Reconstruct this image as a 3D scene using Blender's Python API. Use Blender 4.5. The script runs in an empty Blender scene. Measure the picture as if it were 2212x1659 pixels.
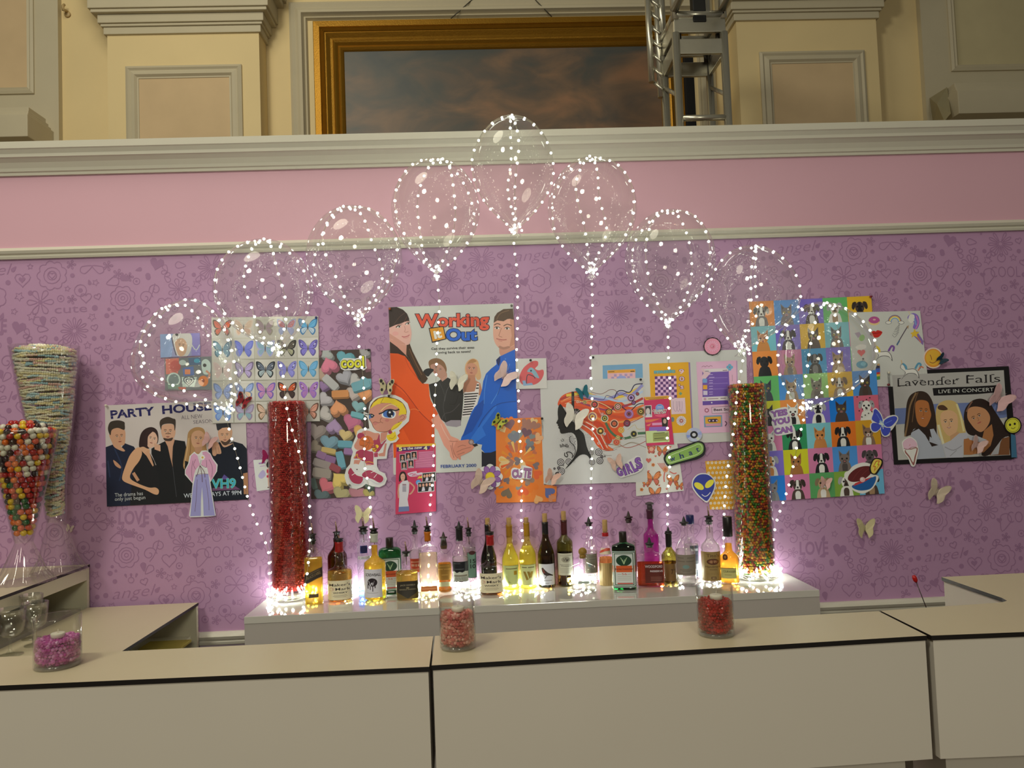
import bpy, bmesh, math, random
from mathutils import Vector, Matrix
from mathutils.geometry import tessellate_polygon
PI = math.pi
random.seed(7)
SC = bpy.context.scene
COL = SC.collection
# ---------------------------------------------------------------- camera
IW, IH, FPX = 2212.0, 1659.0, 1650.0
YAW, PITCH, ROLL = math.radians(2.246), math.radians(2.698), math.radians(-2.1686)
EYE = Vector((0, -3.64, 1.66))
_f = Vector((math.sin(YAW)*math.cos(PITCH), math.cos(YAW)*math.cos(PITCH), math.sin(PITCH)))
_r = Vector((math.cos(YAW), -math.sin(YAW), 0)); _u = _r.cross(_f)
RT = _r*math.cos(ROLL) + _u*math.sin(ROLL)
UP = -_r*math.sin(ROLL) + _u*math.cos(ROLL)
FW = _f
cam = bpy.data.objects.new('camera', bpy.data.cameras.new('camera'))
COL.objects.link(cam)
cam.data.sensor_width = 36; cam.data.lens = FPX*36/IW
cam.matrix_world = Matrix(((RT.x, UP.x, -FW.x, EYE.x), (RT.y, UP.y, -FW.y, EYE.y), (RT.z, UP.z, -FW.z, EYE.z), (0, 0, 0, 1)))
cam.data.clip_start = 0.02
SC.camera = cam
# ---------------------------------------------------------------- light and exposure
vs = SC.view_settings
SC.display_settings.display_device = 'sRGB'
vs.view_transform = 'Standard'; vs.look = 'None'; vs.gamma = 1; vs.use_curve_mapping = False
vs.exposure = 0.0
w = bpy.data.worlds.new('hall_air'); SC.world = w; w.use_nodes = True
w.node_tree.nodes['Background'].inputs[0].default_value = (1.0, 0.93, 0.76, 1)
w.node_tree.nodes['Background'].inputs[1].default_value = 0.10

def area(name, loc, target, size, power, col):
    d = bpy.data.lights.new(name, 'AREA'); d.energy = power; d.color = col; d.shape = 'DISK'; d.size = size
    o = bpy.data.objects.new(name, d); COL.objects.link(o); o.location = loc
    o.rotation_euler = (Vector(target)-Vector(loc)).to_track_quat('-Z', 'Y').to_euler()
    return o
WARM = (1.0, 0.95, 0.76)
area('unseen_area_light', (-2.6, -5.2, 5.4), (-0.6, 0, 2.2), 1.1, 118, WARM)  # warm key for the ballroom chandeliers out of view
area('unseen_area_light', (0.8, -7.6, 3.6), (0.3, -1.7, 1.0), 1.2, 86, WARM)  # added low frontal fill, out of view, to brighten the bar fronts
area('hall_downlight', (-2.0, -1.6, 6.0), (-2.0, 0.9, 3.4), 2.0, 60, (1.0, .93, .72))
cy = SC.cycles
cy.max_bounces = 10; cy.transparent_max_bounces = 40; cy.transmission_bounces = 8; cy.glossy_bounces = 4; cy.diffuse_bounces = 3
cy.caustics_reflective = False; cy.caustics_refractive = False
cy.sample_clamp_indirect = 4.0
cy.use_denoising = True
cy.use_light_tree = True

# ---------------------------------------------------------------- helpers
def ray(px, py): return FW + RT*((px-IW/2)/FPX) - UP*((py-IH/2)/FPX)
def on_y(px, py, Y=0.0):
    d = ray(px, py); return EYE + d*((Y-EYE.y)/d.y)
def on_z(px, py, Z):
    d = ray(px, py); return EYE + d*((Z-EYE.z)/d.z)
def lin1(c):
    c /= 255.0
    return c/12.92 if c <= 0.04045 else ((c+0.055)/1.055)**2.4
def lin(c): return tuple(lin1(v) for v in c[:3])
def tag(o, label, cat, group=None):
    o['label'] = label; o['category'] = cat
    if group: o['group'] = group
    return o
def struct(o): o['kind'] = 'structure'; return o
MATS = {}
def mat(name, rgb=None, rough=0.5, metal=0.0, spec=0.5, noise=0, nscale=8, bump=0, bscale=60, emit=None, es=0, attr=None, coat=0, sss=0, lin_col=None):
    if name in MATS: return MATS[name]
    m = bpy.data.materials.new(name); m.use_nodes = True; MATS[name] = m
    nt = m.node_tree; b = nt.nodes['Principled BSDF']
    c = lin_col if lin_col else (lin(rgb) if rgb else (.8, .8, .8))
    b.inputs['Base Color'].default_value = (*c, 1)
    b.inputs['Roughness'].default_value = rough; b.inputs['Metallic'].default_value = metal
    b.inputs['Specular IOR Level'].default_value = spec
    b.inputs['Coat Weight'].default_value = coat
    if sss: b.inputs['Subsurface Weight'].default_value = sss; b.inputs['Subsurface Radius'].default_value = (.01, .006, .004)
    if emit: b.inputs['Emission Color'].default_value = (*emit, 1); b.inputs['Emission Strength'].default_value = es
    if attr:
        a = nt.nodes.new('ShaderNodeAttribute'); a.attribute_name = 'Col'
        nt.links.new(a.outputs['Color'], b.inputs['Base Color'])
    tc = None
    if noise or bump: tc = nt.nodes.new('ShaderNodeTexCoord')
    if noise:
        n = nt.nodes.new('ShaderNodeTexNoise'); n.inputs['Scale'].default_value = nscale; n.inputs['Detail'].default_value = 5
        nt.links.new(tc.outputs['Object'], n.inputs['Vector'])
        mx = nt.nodes.new('ShaderNodeMix'); mx.data_type = 'RGBA'
        mx.inputs[6].default_value = (*[v*(1-noise) for v in c], 1); mx.inputs[7].default_value = (*[min(1, v*(1+noise)) for v in c], 1)
        nt.links.new(n.outputs['Fac'], mx.inputs[0]); nt.links.new(mx.outputs[2], b.inputs['Base Color'])
    if bump:
        n2 = nt.nodes.new('ShaderNodeTexNoise'); n2.inputs['Scale'].default_value = bscale; n2.inputs['Detail'].default_value = 4
        nt.links.new(tc.outputs['Object'], n2.inputs['Vector'])
        bp = nt.nodes.new('ShaderNodeBump'); bp.inputs['Strength'].default_value = bump; bp.inputs['Distance'].default_value = 0.004
        nt.links.new(n2.outputs['Fac'], bp.inputs['Height']); nt.links.new(bp.outputs['Normal'], b.inputs['Normal'])
    return m
def clear(name, tint=(1, 1, 1), rough=0.03, refl=0.06, edge=0.55, haze=0.0, hcol=(1, 1, 1)):
    """thin clear wall: tinted see-through with a gloss that grows towards the rim"""
    if name in MATS: return MATS[name]
    m = bpy.data.materials.new(name); m.use_nodes = True; MATS[name] = m
    nt = m.node_tree; nt.nodes.clear()
    out = nt.nodes.new('ShaderNodeOutputMaterial'); t = nt.nodes.new('ShaderNodeBsdfTransparent'); t.inputs[0].default_value = (*tint, 1)
    g = nt.nodes.new('ShaderNodeBsdfGlossy'); g.inputs['Roughness'].default_value = rough
    lw = nt.nodes.new('ShaderNodeLayerWeight'); lw.inputs[0].default_value = 0.35
    mr = nt.nodes.new('ShaderNodeMapRange'); mr.inputs[3].default_value = refl; mr.inputs[4].default_value = edge
    pw = nt.nodes.new('ShaderNodeMath'); pw.operation = 'POWER'; pw.inputs[1].default_value = 2.2
    nt.links.new(lw.outputs['Facing'], pw.inputs[0]); nt.links.new(pw.outputs[0], mr.inputs[0])
    mx = nt.nodes.new('ShaderNodeMixShader'); nt.links.new(mr.outputs[0], mx.inputs[0])
    base = t
    if haze:
        d = nt.nodes.new('ShaderNodeBsdfTranslucent'); d.inputs[0].default_value = (*hcol, 1)
        d2 = nt.nodes.new('ShaderNodeBsdfDiffuse'); d2.inputs[0].default_value = (*hcol, 1)
        ad = nt.nodes.new('ShaderNodeMixShader'); ad.inputs[0].default_value = 0.5
        nt.links.new(d.outputs[0], ad.inputs[1]); nt.links.new(d2.outputs[0], ad.inputs[2])
        hz = nt.nodes.new('ShaderNodeMixShader'); hz.inputs[0].default_value = haze
        nt.links.new(t.outputs[0], hz.inputs[1]); nt.links.new(ad.outputs[0], hz.inputs[2]); base = hz
    nt.links.new(base.outputs[0], mx.inputs[1]); nt.links.new(g.outputs[0], mx.inputs[2])
    nt.links.new(mx.outputs[0], out.inputs[0])
    return m
def fluid(name, tint, mixr=0.5, ior=1.2, glow=0.0):
    """coloured liquid: part straight see-through, part bent light, part scattered through"""
    if name in MATS: return MATS[name]
    m = bpy.data.materials.new(name); m.use_nodes = True; MATS[name] = m
    nt = m.node_tree; nt.nodes.clear()
    out = nt.nodes.new('ShaderNodeOutputMaterial')
    t = nt.nodes.new('ShaderNodeBsdfTransparent'); t.inputs[0].default_value = (*tint, 1)
    rf = nt.nodes.new('ShaderNodeBsdfRefraction'); rf.inputs[0].default_value = (*tint, 1); rf.inputs['IOR'].default_value = ior; rf.inputs['Roughness'].default_value = 0.02
    mx = nt.nodes.new('ShaderNodeMixShader'); mx.inputs[0].default_value = mixr
    nt.links.new(t.outputs[0], mx.inputs[1]); nt.links.new(rf.outputs[0], mx.inputs[2])
    last = mx
    if glow:
        tr = nt.nodes.new('ShaderNodeBsdfTranslucent'); tr.inputs[0].default_value = (*tint, 1)
        m2 = nt.nodes.new('ShaderNodeMixShader'); m2.inputs[0].default_value = glow
        nt.links.new(last.outputs[0], m2.inputs[1]); nt.links.new(tr.outputs[0], m2.inputs[2]); last = m2
    nt.links.new(last.outputs[0], out.inputs[0])
    return m
def link(name, me, mats, parent=None, loc=None):
    o = bpy.data.objects.new(name, me); COL.objects.link(o)
    for m in (mats if isinstance(mats, (list, tuple)) else [mats]): me.materials.append(m)
    if parent: o.parent = parent
    if loc is not None: o.location = loc
    return o
def empty(name, loc, label=None, cat=None, group=None, rz=0):
    o = bpy.data.objects.new(name, None); COL.objects.link(o); o.location = loc; o.rotation_euler = (0, 0, rz)
    o.empty_display_size = 0.05
    if label: tag(o, label, cat, group)
    return o
def obj(name, bm, mats, parent=None, loc=None, smooth=False):
    me = bpy.data.meshes.new(name); bm.normal_update(); bm.to_mesh(me); bm.free()
    if smooth:
        for p in me.polygons: p.use_smooth = True
    return link(name, me, mats, parent, loc)
def box(bm, x0, x1, y0, y1, z0, z1, mi=0, bev=0):
    g = bmesh.ops.create_cube(bm, size=1)
    vs_ = g['verts']
    for v in vs_:
        v.co = Vector((x0+(v.co.x+.5)*(x1-x0), y0+(v.co.y+.5)*(y1-y0), z0+(v.co.z+.5)*(z1-z0)))
    fs = {f for v in vs_ for f in v.link_faces}
    for f in fs: f.material_index = mi
    if bev:
        es = list({e for v in vs_ for e in v.link_edges})
        bmesh.ops.bevel(bm, geom=es, offset=bev, segments=2, affect='EDGES', profile=.6)
    return fs
def prism(bm, pts, z0, z1, mi=0, mside=None):
    """footprint polygon (x,y) raised from z0 to z1"""
    a = [bm.verts.new((p[0], p[1], z0)) for p in pts]; b = [bm.verts.new((p[0], p[1], z1)) for p in pts]
    n = len(pts)
    f = bm.faces.new(b); f.material_index = mi
    f = bm.faces.new(a[::-1]); f.material_index = mi
    for i in range(n):
        f = bm.faces.new((a[i], a[(i+1) % n], b[(i+1) % n], b[i])); f.material_index = mi if mside is None else mside
def extr_x(bm, prof, x0, x1, mi=0):
    """profile [(y,z)...] closed, swept along x"""
    a = [bm.verts.new((x0, y, z)) for y, z in prof]; b = [bm.verts.new((x1, y, z)) for y, z in prof]
    n = len(prof)
    for i in range(n):
        f = bm.faces.new((a[i], a[(i+1) % n], b[(i+1) % n], b[i])); f.material_index = mi
    bm.faces.new(a[::-1]).material_index = mi; bm.faces.new(b).material_index = mi
def frame_loop(bm, x0, x1, z0, z1, ybase, prof, mi=0):
    """mitred picture-frame moulding; prof [(inset, height)], height towards -y"""
    rings = []
    for d, h in prof:
        rings.append([bm.verts.new(p) for p in ((x0+d, ybase-h, z0+d), (x1-d, ybase-h, z0+d), (x1-d, ybase-h, z1-d), (x0+d, ybase-h, z1-d))])
    for a, b in zip(rings, rings[1:]):
        for i in range(4):
            bm.faces.new((a[i], a[(i+1) % 4], b[(i+1) % 4], b[i])).material_index = mi
def tube(bm, pts, r, n=8, mi=0, cap=True):
    pts = [Vector(p) for p in pts]; rings = []
    for i, p in enumerate(pts):
        d = (pts[min(i+1, len(pts)-1)]-pts[max(i-1, 0)]).normalized()
        s = d.orthogonal().normalized() if i == 0 else (last - d*last.dot(d)).normalized()
        last = s; t = d.cross(s); rr = r[i] if isinstance(r, (list, tuple)) else r
        rings.append([bm.verts.new(p + (s*math.cos(2*PI*k/n)+t*math.sin(2*PI*k/n))*rr) for k in range(n)])
    for a, b in zip(rings, rings[1:]):
        for k in range(n):
            f = bm.faces.new((a[k], a[(k+1) % n], b[(k+1) % n], b[k])); f.smooth = True; f.material_index = mi
    if cap:
        bm.faces.new(rings[0][::-1]).material_index = mi; bm.faces.new(rings[-1]).material_index = mi
def loft(bm, rows, n=32, mi=0, cap0=True, cap1=True, flute=None):
    """rows [(z, rx, ry, exponent)]: rounded cross-sections stacked up z"""
    rings = []
    for row in rows:
        z, rx, ry = row[0], row[1], row[2] if len(row) > 2 else row[1]
        e = row[3] if len(row) > 3 else 2.0
        ring = []
        for k in range(n):
            a = 2*PI*k/n; c, s = math.cos(a), math.sin(a)
            q = (abs(c)**e+abs(s)**e)**(-1/e)
            if flute: q *= 1+flute(row[0])*math.cos(flute.k*a)
            ring.append(bm.verts.new((rx*q*c, ry*q*s, z)))
        rings.append(ring)
    for a, b in zip(rings, rings[1:]):
        for k in range(n):
            f = bm.faces.new((a[k], a[(k+1) % n], b[(k+1) % n], b[k])); f.smooth = True; f.material_index = mi
    if cap0: bm.faces.new(rings[0][::-1]).material_index = mi
    if cap1: bm.faces.new(rings[-1]).material_index = mi
    return rings
def ball(bm, c, r, seg=12, rings=8, sc=(1, 1, 1), mi=0):
    g = bmesh.ops.create_uvsphere(bm, u_segments=seg, v_segments=rings, radius=r)
    for v in g['verts']: v.co = Vector((v.co.x*sc[0], v.co.y*sc[1], v.co.z*sc[2]))+Vector(c)
    for f in {f for v in g['verts'] for f in v.link_faces}: f.smooth = True; f.material_index = mi
def cat_rom(pts, closed=True, k=4):
    n = len(pts); out = []
    rng = range(n) if closed else range(n-1)
    for i in rng:
        p0 = pts[(i-1) % n] if closed or i > 0 else pts[0]; p1 = pts[i]; p2 = pts[(i+1) % n]
        p3 = pts[(i+2) % n] if closed or i+2 < n else pts[-1]
        for j in range(k):
            t = j/k; t2 = t*t; t3 = t2*t
            out.append(tuple(.5*((2*p1[d])+(-p0[d]+p2[d])*t+(2*p0[d]-5*p1[d]+4*p2[d]-p3[d])*t2+(-p0[d]+3*p1[d]-3*p2[d]+p3[d])*t3) for d in range(len(p1))))
    if not closed: out.append(tuple(pts[-1]))
    return out
# ---- lettering: triangles of a string in unit space
_TX = {}
def text_tris(s, bold=0.0, shear=0.0, space=1.0):
    key = (s, round(bold, 4), shear, space)
    if key in _TX: return _TX[key]
    cu = bpy.data.curves.new('t', 'FONT'); cu.body = s; cu.offset = bold; cu.shear = shear; cu.space_character = space
    cu.resolution_u = 3; cu.fill_mode = 'FRONT'
    o = bpy.data.objects.new('t', cu); COL.objects.link(o)
    dg = bpy.context.evaluated_depsgraph_get(); dg.update()
    e = o.evaluated_get(dg); me = e.to_mesh()
    vv = [(v.co.x, v.co.y) for v in me.vertices]; ff = [tuple(p.vertices) for p in me.polygons]
    e.to_mesh_clear(); bpy.data.objects.remove(o); bpy.data.curves.remove(cu)
    if vv:
        x0 = min(v[0] for v in vv); x1 = max(v[0] for v in vv)
    else: x0, x1 = 0, 1
    _TX[key] = (vv, ff, x0, x1)
    return _TX[key]
CAP = 0.729
# ================================================================ the setting
M_cream = mat('cream_plaster', (228, 206, 156), .75, noise=.06, nscale=3, bump=.15, bscale=40)
M_stone = mat('grey_moulding', (196, 186, 160), .6, noise=.05, nscale=5, bump=.1, bscale=50)
M_peach = mat('peach_panel', (208, 182, 144), .8, noise=.12, nscale=4)
M_white = mat('white_trim', (214, 210, 196), .45, noise=.02)
M_lilac = mat('lilac_wallpaper', (190, 148, 188), .6, noise=.03, nscale=2)
M_doodle = mat('plum_print', (166, 124, 166), .6)
M_pink = mat('pink_paint', (220, 173, 192), .6, noise=.03, nscale=2)
M_floor = mat('dark_carpet', (92, 80, 66), .9, noise=.2, nscale=30)
bm = bmesh.new(); box(bm, -6, 6, -9, 2.6, -.1, 0); struct(obj('floor', bm, M_floor))
bm = bmesh.new(); box(bm, -6, 6, 2.4, 2.6, 0, 6.5); struct(obj('wall_far', bm, M_cream))

# ---- partition wall with printed paper below and pink band above
WX0, WX1 = -3.1, 3.6
ZR0, ZR1 = 0.677, 0.735       # dado rail
ZM0, ZM1 = 2.500, 2.552       # picture rail
ZC0, ZC1 = 2.896, 3.030       # crown
bm = bmesh.new()
box(bm, WX0, WX1, 0, .09, ZR1-.02, ZM0+.02, 0)
box(bm, WX0, WX1, 0, .09, ZM1-.02, ZC1-.01, 2)
box(bm, WX0, WX1, 0.002, .09, 0, ZR1-.02, 3)
class Doodle:
    """the hand-drawn repeat of the wallpaper: outlines and blots a hair proud of the sheet"""
    def __init__(s, bm): s.bm = bm; s.o = (0, 0); s.n = 0
    def P(s, x, y): return s.bm.verts.new((s.o[0]+x, -0.0005-(s.n % 7)*0.00004, s.o[1]+y))
    def poly(s, pts):
        s.n += 1
        if not all(ZR1 < s.o[1]+p[1] < ZM0 and WX0 < s.o[0]+p[0] < WX1 for p in pts): return
        f = s.bm.faces.new([s.P(*p) for p in pts]); f.material_index = 1
    def line(s, pts, w=.0038, closed=False, smooth=True):
        s.n += 1
        if not all(ZR1 < s.o[1]+p[1] < ZM0 and WX0 < s.o[0]+p[0] < WX1 for p in pts): return
        if smooth and len(pts) > 2: pts = cat_rom(pts, closed, 3)
        n = len(pts); L = []; R = []
        for i in range(n):
            a = pts[(i-1) % n] if closed else pts[max(i-1, 0)]; b = pts[(i+1) % n] if closed else pts[min(i+1, n-1)]
            dx, dy = b[0]-a[0], b[1]-a[1]; q = math.hypot(dx, dy) or 1
            nx, ny = -dy/q*w/2, dx/q*w/2
            L.append(s.P(pts[i][0]+nx, pts[i][1]+ny)); R.append(s.P(pts[i][0]-nx, pts[i][1]-ny))
        for i in range(n if closed else n-1):
            j = (i+1) % n
            s.bm.faces.new((L[i], R[i], R[j], L[j])).material_index = 1
    def circ(s, x, y, r, fill=False, w=.0038):
        pts = [(x+r*math.cos(2*PI*k/12), y+r*math.sin(2*PI*k/12)) for k in range(12)]
        s.poly(pts) if fill else s.line(pts, w, True, False)
    def heart(s, x, y, r, fill=False, rot=0):
        pts = []
        for k in range(16):
            t = 2*PI*k/16; hx = math.sin(t)**3; hy = (13*math.cos(t)-5*math.cos(2*t)-2*math.cos(3*t)-math.cos(4*t))/16
            pts.append((x+r*(hx*math.cos(rot)-hy*math.sin(rot)), y+r*(hx*math.sin(rot)+hy*math.cos(rot))))
        s.poly(pts) if fill else s.line(pts, .0046, True, False)
    def star(s, x, y, r, rot=0, fill=False):
        pts = [(x+(r if k % 2 == 0 else r*.5)*math.sin(rot+PI*k/5), y+(r if k % 2 == 0 else r*.5)*math.cos(rot+PI*k/5)) for k in range(10)]
        s.poly(pts) if fill else s.line(pts, .004, True, False)
    def drop(s, x, y, L, a, fill=False, fat=.3):
        c, q = math.cos(a), math.sin(a); base = [(0, 0), (.45*L, fat*L*.8), (.8*L, fat*L), (L, 0), (.8*L, -fat*L), (.45*L, -fat*L*.8)]
        pts = [(x+u*c-v*q, y+u*q+v*c) for u, v in base]
        if fill: s.poly(cat_rom(pts, True, 2))
        else: s.line(pts, .0042, True)
    def flower(s, x, y, r, n=8, thin=False):
        for k in range(n):
            a = 2*PI*k/n
            s.drop(x+r*.22*math.cos(a), y+r*.22*math.sin(a), r*.8, a, False, .12 if thin else .24)
        s.circ(x, y, r*.18, not thin)
    def scallop(s, x, y, r, n=8, inner=()):
        pts = []
        for k in range(n*4):
            a = 2*PI*k/(n*4); q = r*(.84+.16*abs(math.sin(n*a/2)))
            pts.append((x+q*math.cos(a), y+q*math.sin(a)))
        s.line(pts, .0044, True, False)
        for i in inner: s.circ(x, y, r*i)
    def swirl(s, x, y, r, a0, d=1):
        pts = [(x+r*(1-t)*math.cos(a0+d*t*9), y+r*(1-t)*math.sin(a0+d*t*9)) for t in [i/10*.9 for i in range(11)]]
        s.line(pts, .0044)
    def words(s, t, x, y, w_, h, shear=0, bold=0.0, rot=0):
        vv, ff, x0, x1 = text_tris(t, bold, shear)
        c, q = math.cos(rot), math.sin(rot); sx = w_/(x1-x0); sy = h/CAP
        p = [((v[0]-x0)*sx, v[1]*sy) for v in vv]; p = [(x+a*c-b*q, y+a*q+b*c) for a, b in p]
        s.n += 1
        if not all(ZR1 < s.o[1]+b < ZM0 and WX0 < s.o[0]+a < WX1 for a, b in p): return
        vs_ = [s.P(*k) for k in p]
        for f in ff:
            try: s.bm.faces.new([vs_[i] for i in f]).material_index = 1
            except ValueError: pass
    def fillers(s):
        rr = random.Random(21); pts = list(s.rec); s.fill = []
        for k in range(4000):
            x, y = rr.uniform(0, TW), rr.uniform(0, TH)
            d = min(min(abs(x-a-o), 9)**2+(y-b-q)**2 for a, b in pts for o in (-TW, 0, TW) for q in (0,)) if pts else 1
            if d > .030**2:
                s.fill.append((rr.choice('cshdofb'), x, y, min(.022, d**.5*.62), rr.uniform(0, 6.28))); pts += [(x+.018*math.cos(a), y+.018*math.sin(a)) for a in (0, 1.57, 3.14, 4.71)]
    def tile(s):
        s.tile0()
        for t, x, y, r, a in s.fill:
            if t == 'c': s.circ(x, y, r*.55, True)
            elif t == 's': s.star(x, y, r, a)
            elif t == 'h': s.heart(x, y, r*.85, False, (a-3)*.12)
            elif t == 'd': s.drop(x, y, r*1.5, a, True)
            elif t == 'o': s.circ(x, y, r*.7); s.circ(x, y, r*.25, True)
            elif t == 'f': s.flower(x, y, r*1.05, 5)
            else: s.drop(x, y, r*1.6, a); s.drop(x, y, r*1.3, a+1.3)
    def tile0(s):
        s.words('angel', .02, .30, .20, .055, .35, -.012, .06)
        for dx in (0, .02, .04): s.drop(.085+dx, .395, .022, PI/2+(.02-dx)*18, True, .25)
        s.circ(.105, .385, .013)
        s.heart(.265, .285, .036); s.heart(.262, .284, .016, True); s.heart(.06, .20, .024, True, .3)
        s.scallop(.13, .205, .062, 7); s.scallop(.13, .205, .03, 6)
        s.words('LOVE', .05, .045, .14, .062, 0, .03, -.03)
        s.heart(.245, .06, .034, True, -.25); s.star(.305, .11, .022); s.star(.225, .135, .016, .3)
        s.scallop(.40, .30, .07, 9, (.55, .3)); s.heart(.40, .30, .016); s.flower(.345, .175, .06, 6)
        s.words('cute', .41, .12, .15, .04, 0, 0, .02); s.circ(.595, .14, .014, True); s.heart(.555, .19, .026)
        s.flower(.50, .035, .062, 12, True); s.drop(.36, .06, .06, 2.4); s.drop(.36, .06, .05, 1.7, True); s.drop(.38, .045, .05, 3.0)
        s.circ(.53, .225, .028); s.circ(.53, .225, .011, True); s.star(.47, .235, .014, .2)
        s.words('COOL', .44, .47, .15, .058, 0, -.012, -.02)
        s.drop(.41, .43, .09, 1.2); s.heart(.28, .47, .034); s.heart(.32, .40, .018, True)
        s.scallop(.085, .50, .06, 8, (.6, .38, .15)); s.swirl(.19, .50, .035, 0); s.swirl(.235, .535, .03, 3.4, -1)
        s.line([(.19, .465), (.215, .50), (.235, .565)], .0044)
        s.flower(.345, .535, .05, 7); s.star(.43, .555, .022, .5); s.star(.56, .565, .018); s.circ(.50, .565, .02); s.circ(.01, .42, .012, True)
        s.circ(.02, .45, .008, True); s.circ(.036, .43, .007, True); s.drop(.17, .41, .05, .8); s.drop(.165, .42, .045, 1.7, True)
        for a in (.6, 2.5, -.5, -2.7): s.drop(.585, .34, .06, a, False, .28)
        s.swirl(.60, .40, .022, 1.6); s.star(.30, .345, .014); s.circ(.30, .22, .012, True); s.swirl(.02, .12, .028, 2.0, -1)
        s.heart(.40, .485, .014, True); s.star(.66-.06, .26, .016, .4); s.drop(.01, .57, .06, .3, False, .35); s.drop(.12, .585, .05, 2.8, True, .3)
TW, TH = .64, .60
_tb = bmesh.new(); D = Doodle(_tb); D.fill = []; D.o = (0, 1.2); D.tile0(); D.rec = [(v.co.x % TW, v.co.z-1.2) for v in _tb.verts][::3]; D.fillers(); _tb.free(); D.bm = bm
for i in range(-2, 10):
    for j in range(-1, 5):
        D.o = (-2.40+i*TW, .62+j*TH+(TH*.47 if i % 2 else 0)-.30); D.tile()
struct(obj('wall_back', bm, [M_lilac, M_doodle, M_pink, mat('lilac_wainscot', (196, 180, 196), .6)]))
bm = bmesh.new()
extr_x(bm, [(.085, ZC0), (0, ZC0), (-.012, ZC0), (-.014, ZC0+.012), (-.022, ZC0+.016), (-.026, ZC0+.03), (-.04, ZC0+.052), (-.058, ZC0+.066), (-.066, ZC0+.07), (-.068, ZC0+.084), (-.080, ZC0+.10), (-.086, ZC0+.104), (-.090, ZC1), (.12, ZC1), (.12, ZC0+.05), (.085, ZC0+.05)], WX0, WX1)
struct(obj('trim_1', bm, M_white))
bm = bmesh.new()
extr_x(bm, [(.03, ZM0), (-.012, ZM0), (-.016, ZM0+.01), (-.012, ZM0+.018), (-.022, ZM0+.024), (-.028, ZM0+.036), (-.020, ZM0+.044), (-.014, ZM1), (.03, ZM1)], WX0, WX1)
struct(obj('trim_2', bm, M_white))
bm = bmesh.new()
extr_x(bm, [(.03, ZR0), (-.014, ZR0), (-.018, ZR0+.012), (-.014, ZR0+.02), (-.026, ZR0+.026), (-.034, ZR0+.040), (-.026, ZR0+.05), (-.014, ZR1), (.03, ZR1)], WX0, WX1)
struct(obj('trim_3', bm, M_white))

# ---- the hall's own wall behind: pilasters, capitals, panel mouldings
def xz(px, py, Y): p = on_y(px, py, Y); return p.x, p.z
YF = 2.4; YP = 2.2
panel_prof = [(0, 0), (0, .018), (.02, .03), (.035, .018), (.05, .024), (.07, .03), (.085, .012), (.095, .012), (.10, 0)]
for nm, (a, b), (m0, m1), side in (('left', (232, 560), (273, 523), 1), ('right', (1593, 1896), (1641, 1868), -1)):
    x0 = xz(a, 110, YP)[0]; x1 = xz(b, 110, YP)[0]
    ztop = xz((a+b)/2, 74 if side > 0 else 44, YP)[1]
    bm = bmesh.new(); box(bm, x0, x1, YP, YF, 2.0, ztop+.02); struct(obj('trim_4', bm, M_cream))
    bm = bmesh.new()
    for k, (g, h0, h1) in enumerate(((.02, 0, .055), (.035, .055, .075), (.05, .075, .14), (.085, .14, .165), (.10, .165, .30), (.15, .30, .34), (.17, .34, .7))):
        box(bm, x0-g, x1+g, YP-g, YF, ztop+h0, ztop+h1, 0, .006)
    struct(obj('trim_5', bm, M_stone))
    mx0 = xz(m0, 160, YP)[0]; mx1 = xz(m1, 160, YP)[0]; mz = xz((m0+m1)/2, 143 if side > 0 else 112, YP)[1]
    bm = bmesh.new(); frame_loop(bm, mx0, mx1, 2.6, mz, YP, panel_prof); struct(obj('trim_6', bm, M_stone))
    bm = bmesh.new(); box(bm, mx0+.09, mx1-.09, YP-.006, YP, 2.69, mz-.09); struct(obj('trim_7', bm, M_peach))
# window-like niches cut by the edges of the view
def niche(x_in, x_out, sgn, zi, zl0, zl1, xi):
    bm = bmesh.new()
    lo, hi = sorted((x_in, x_out)); pi0, pi1 = sorted((xi, x_out))
    box(bm, lo, hi, 2.345, YF, 3.2, zi); xa, xb = sorted((x_in, xi)); box(bm, xa, xb, 2.345, YF, zi, 6.2)
    frame_loop(bm, xi-.05 if sgn > 0 else pi0-1, pi1+1 if sgn > 0 else xi+.05, zi-.05, 7.5, 2.35, [(0, 0), (0, .02), (.02, .03), (.035, .012), (.05, .02), (.06, -.02)])
    struct(obj('trim_8', bm, M_stone))
    bm = bmesh.new(); box(bm, pi0, pi1, 2.37, YF, zi, 6.2); struct(obj('trim_9', bm, M_peach if sgn < 0 else mat('olive_plaster', (196, 184, 146), .8, noise=.12, nscale=4)))
    bm = bmesh.new(); q = .07
    for k, (g, a, b) in enumerate(((.26, 0, .55), (.22, .0, .62), (.18, .62, .72), (.14, .72, .84), (.10, .84, 1))):
        if k == 0: continue
        e = x_in - sgn*(-.02 + (.30-g)*.8) if False else x_in + sgn*(.02+(.26-g)*.5)
        aa, bb = sorted((e, x_out)); box(bm, aa, bb, 2.22-g, YF, zl0+(zl1-zl0)*a, zl0+(zl1-zl0)*b, 0, .005)
    struct(obj('trim_10', bm, M_stone))
niche(xz(126, 150, 2.345)[0], -5.2, -1, xz(60, 190, 2.345)[1], xz(60, 300, 2.05)[1], xz(60, 243, 2.22)[1], xz(60, 100, 2.345)[0])
niche(xz(1996, 150, 2.345)[0], 6.0, 1, xz(2065, 142, 2.345)[1], xz(2100, 250, 2.05)[1], xz(2100, 190, 2.22)[1], xz(2062, 80, 2.345)[0])
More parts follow.
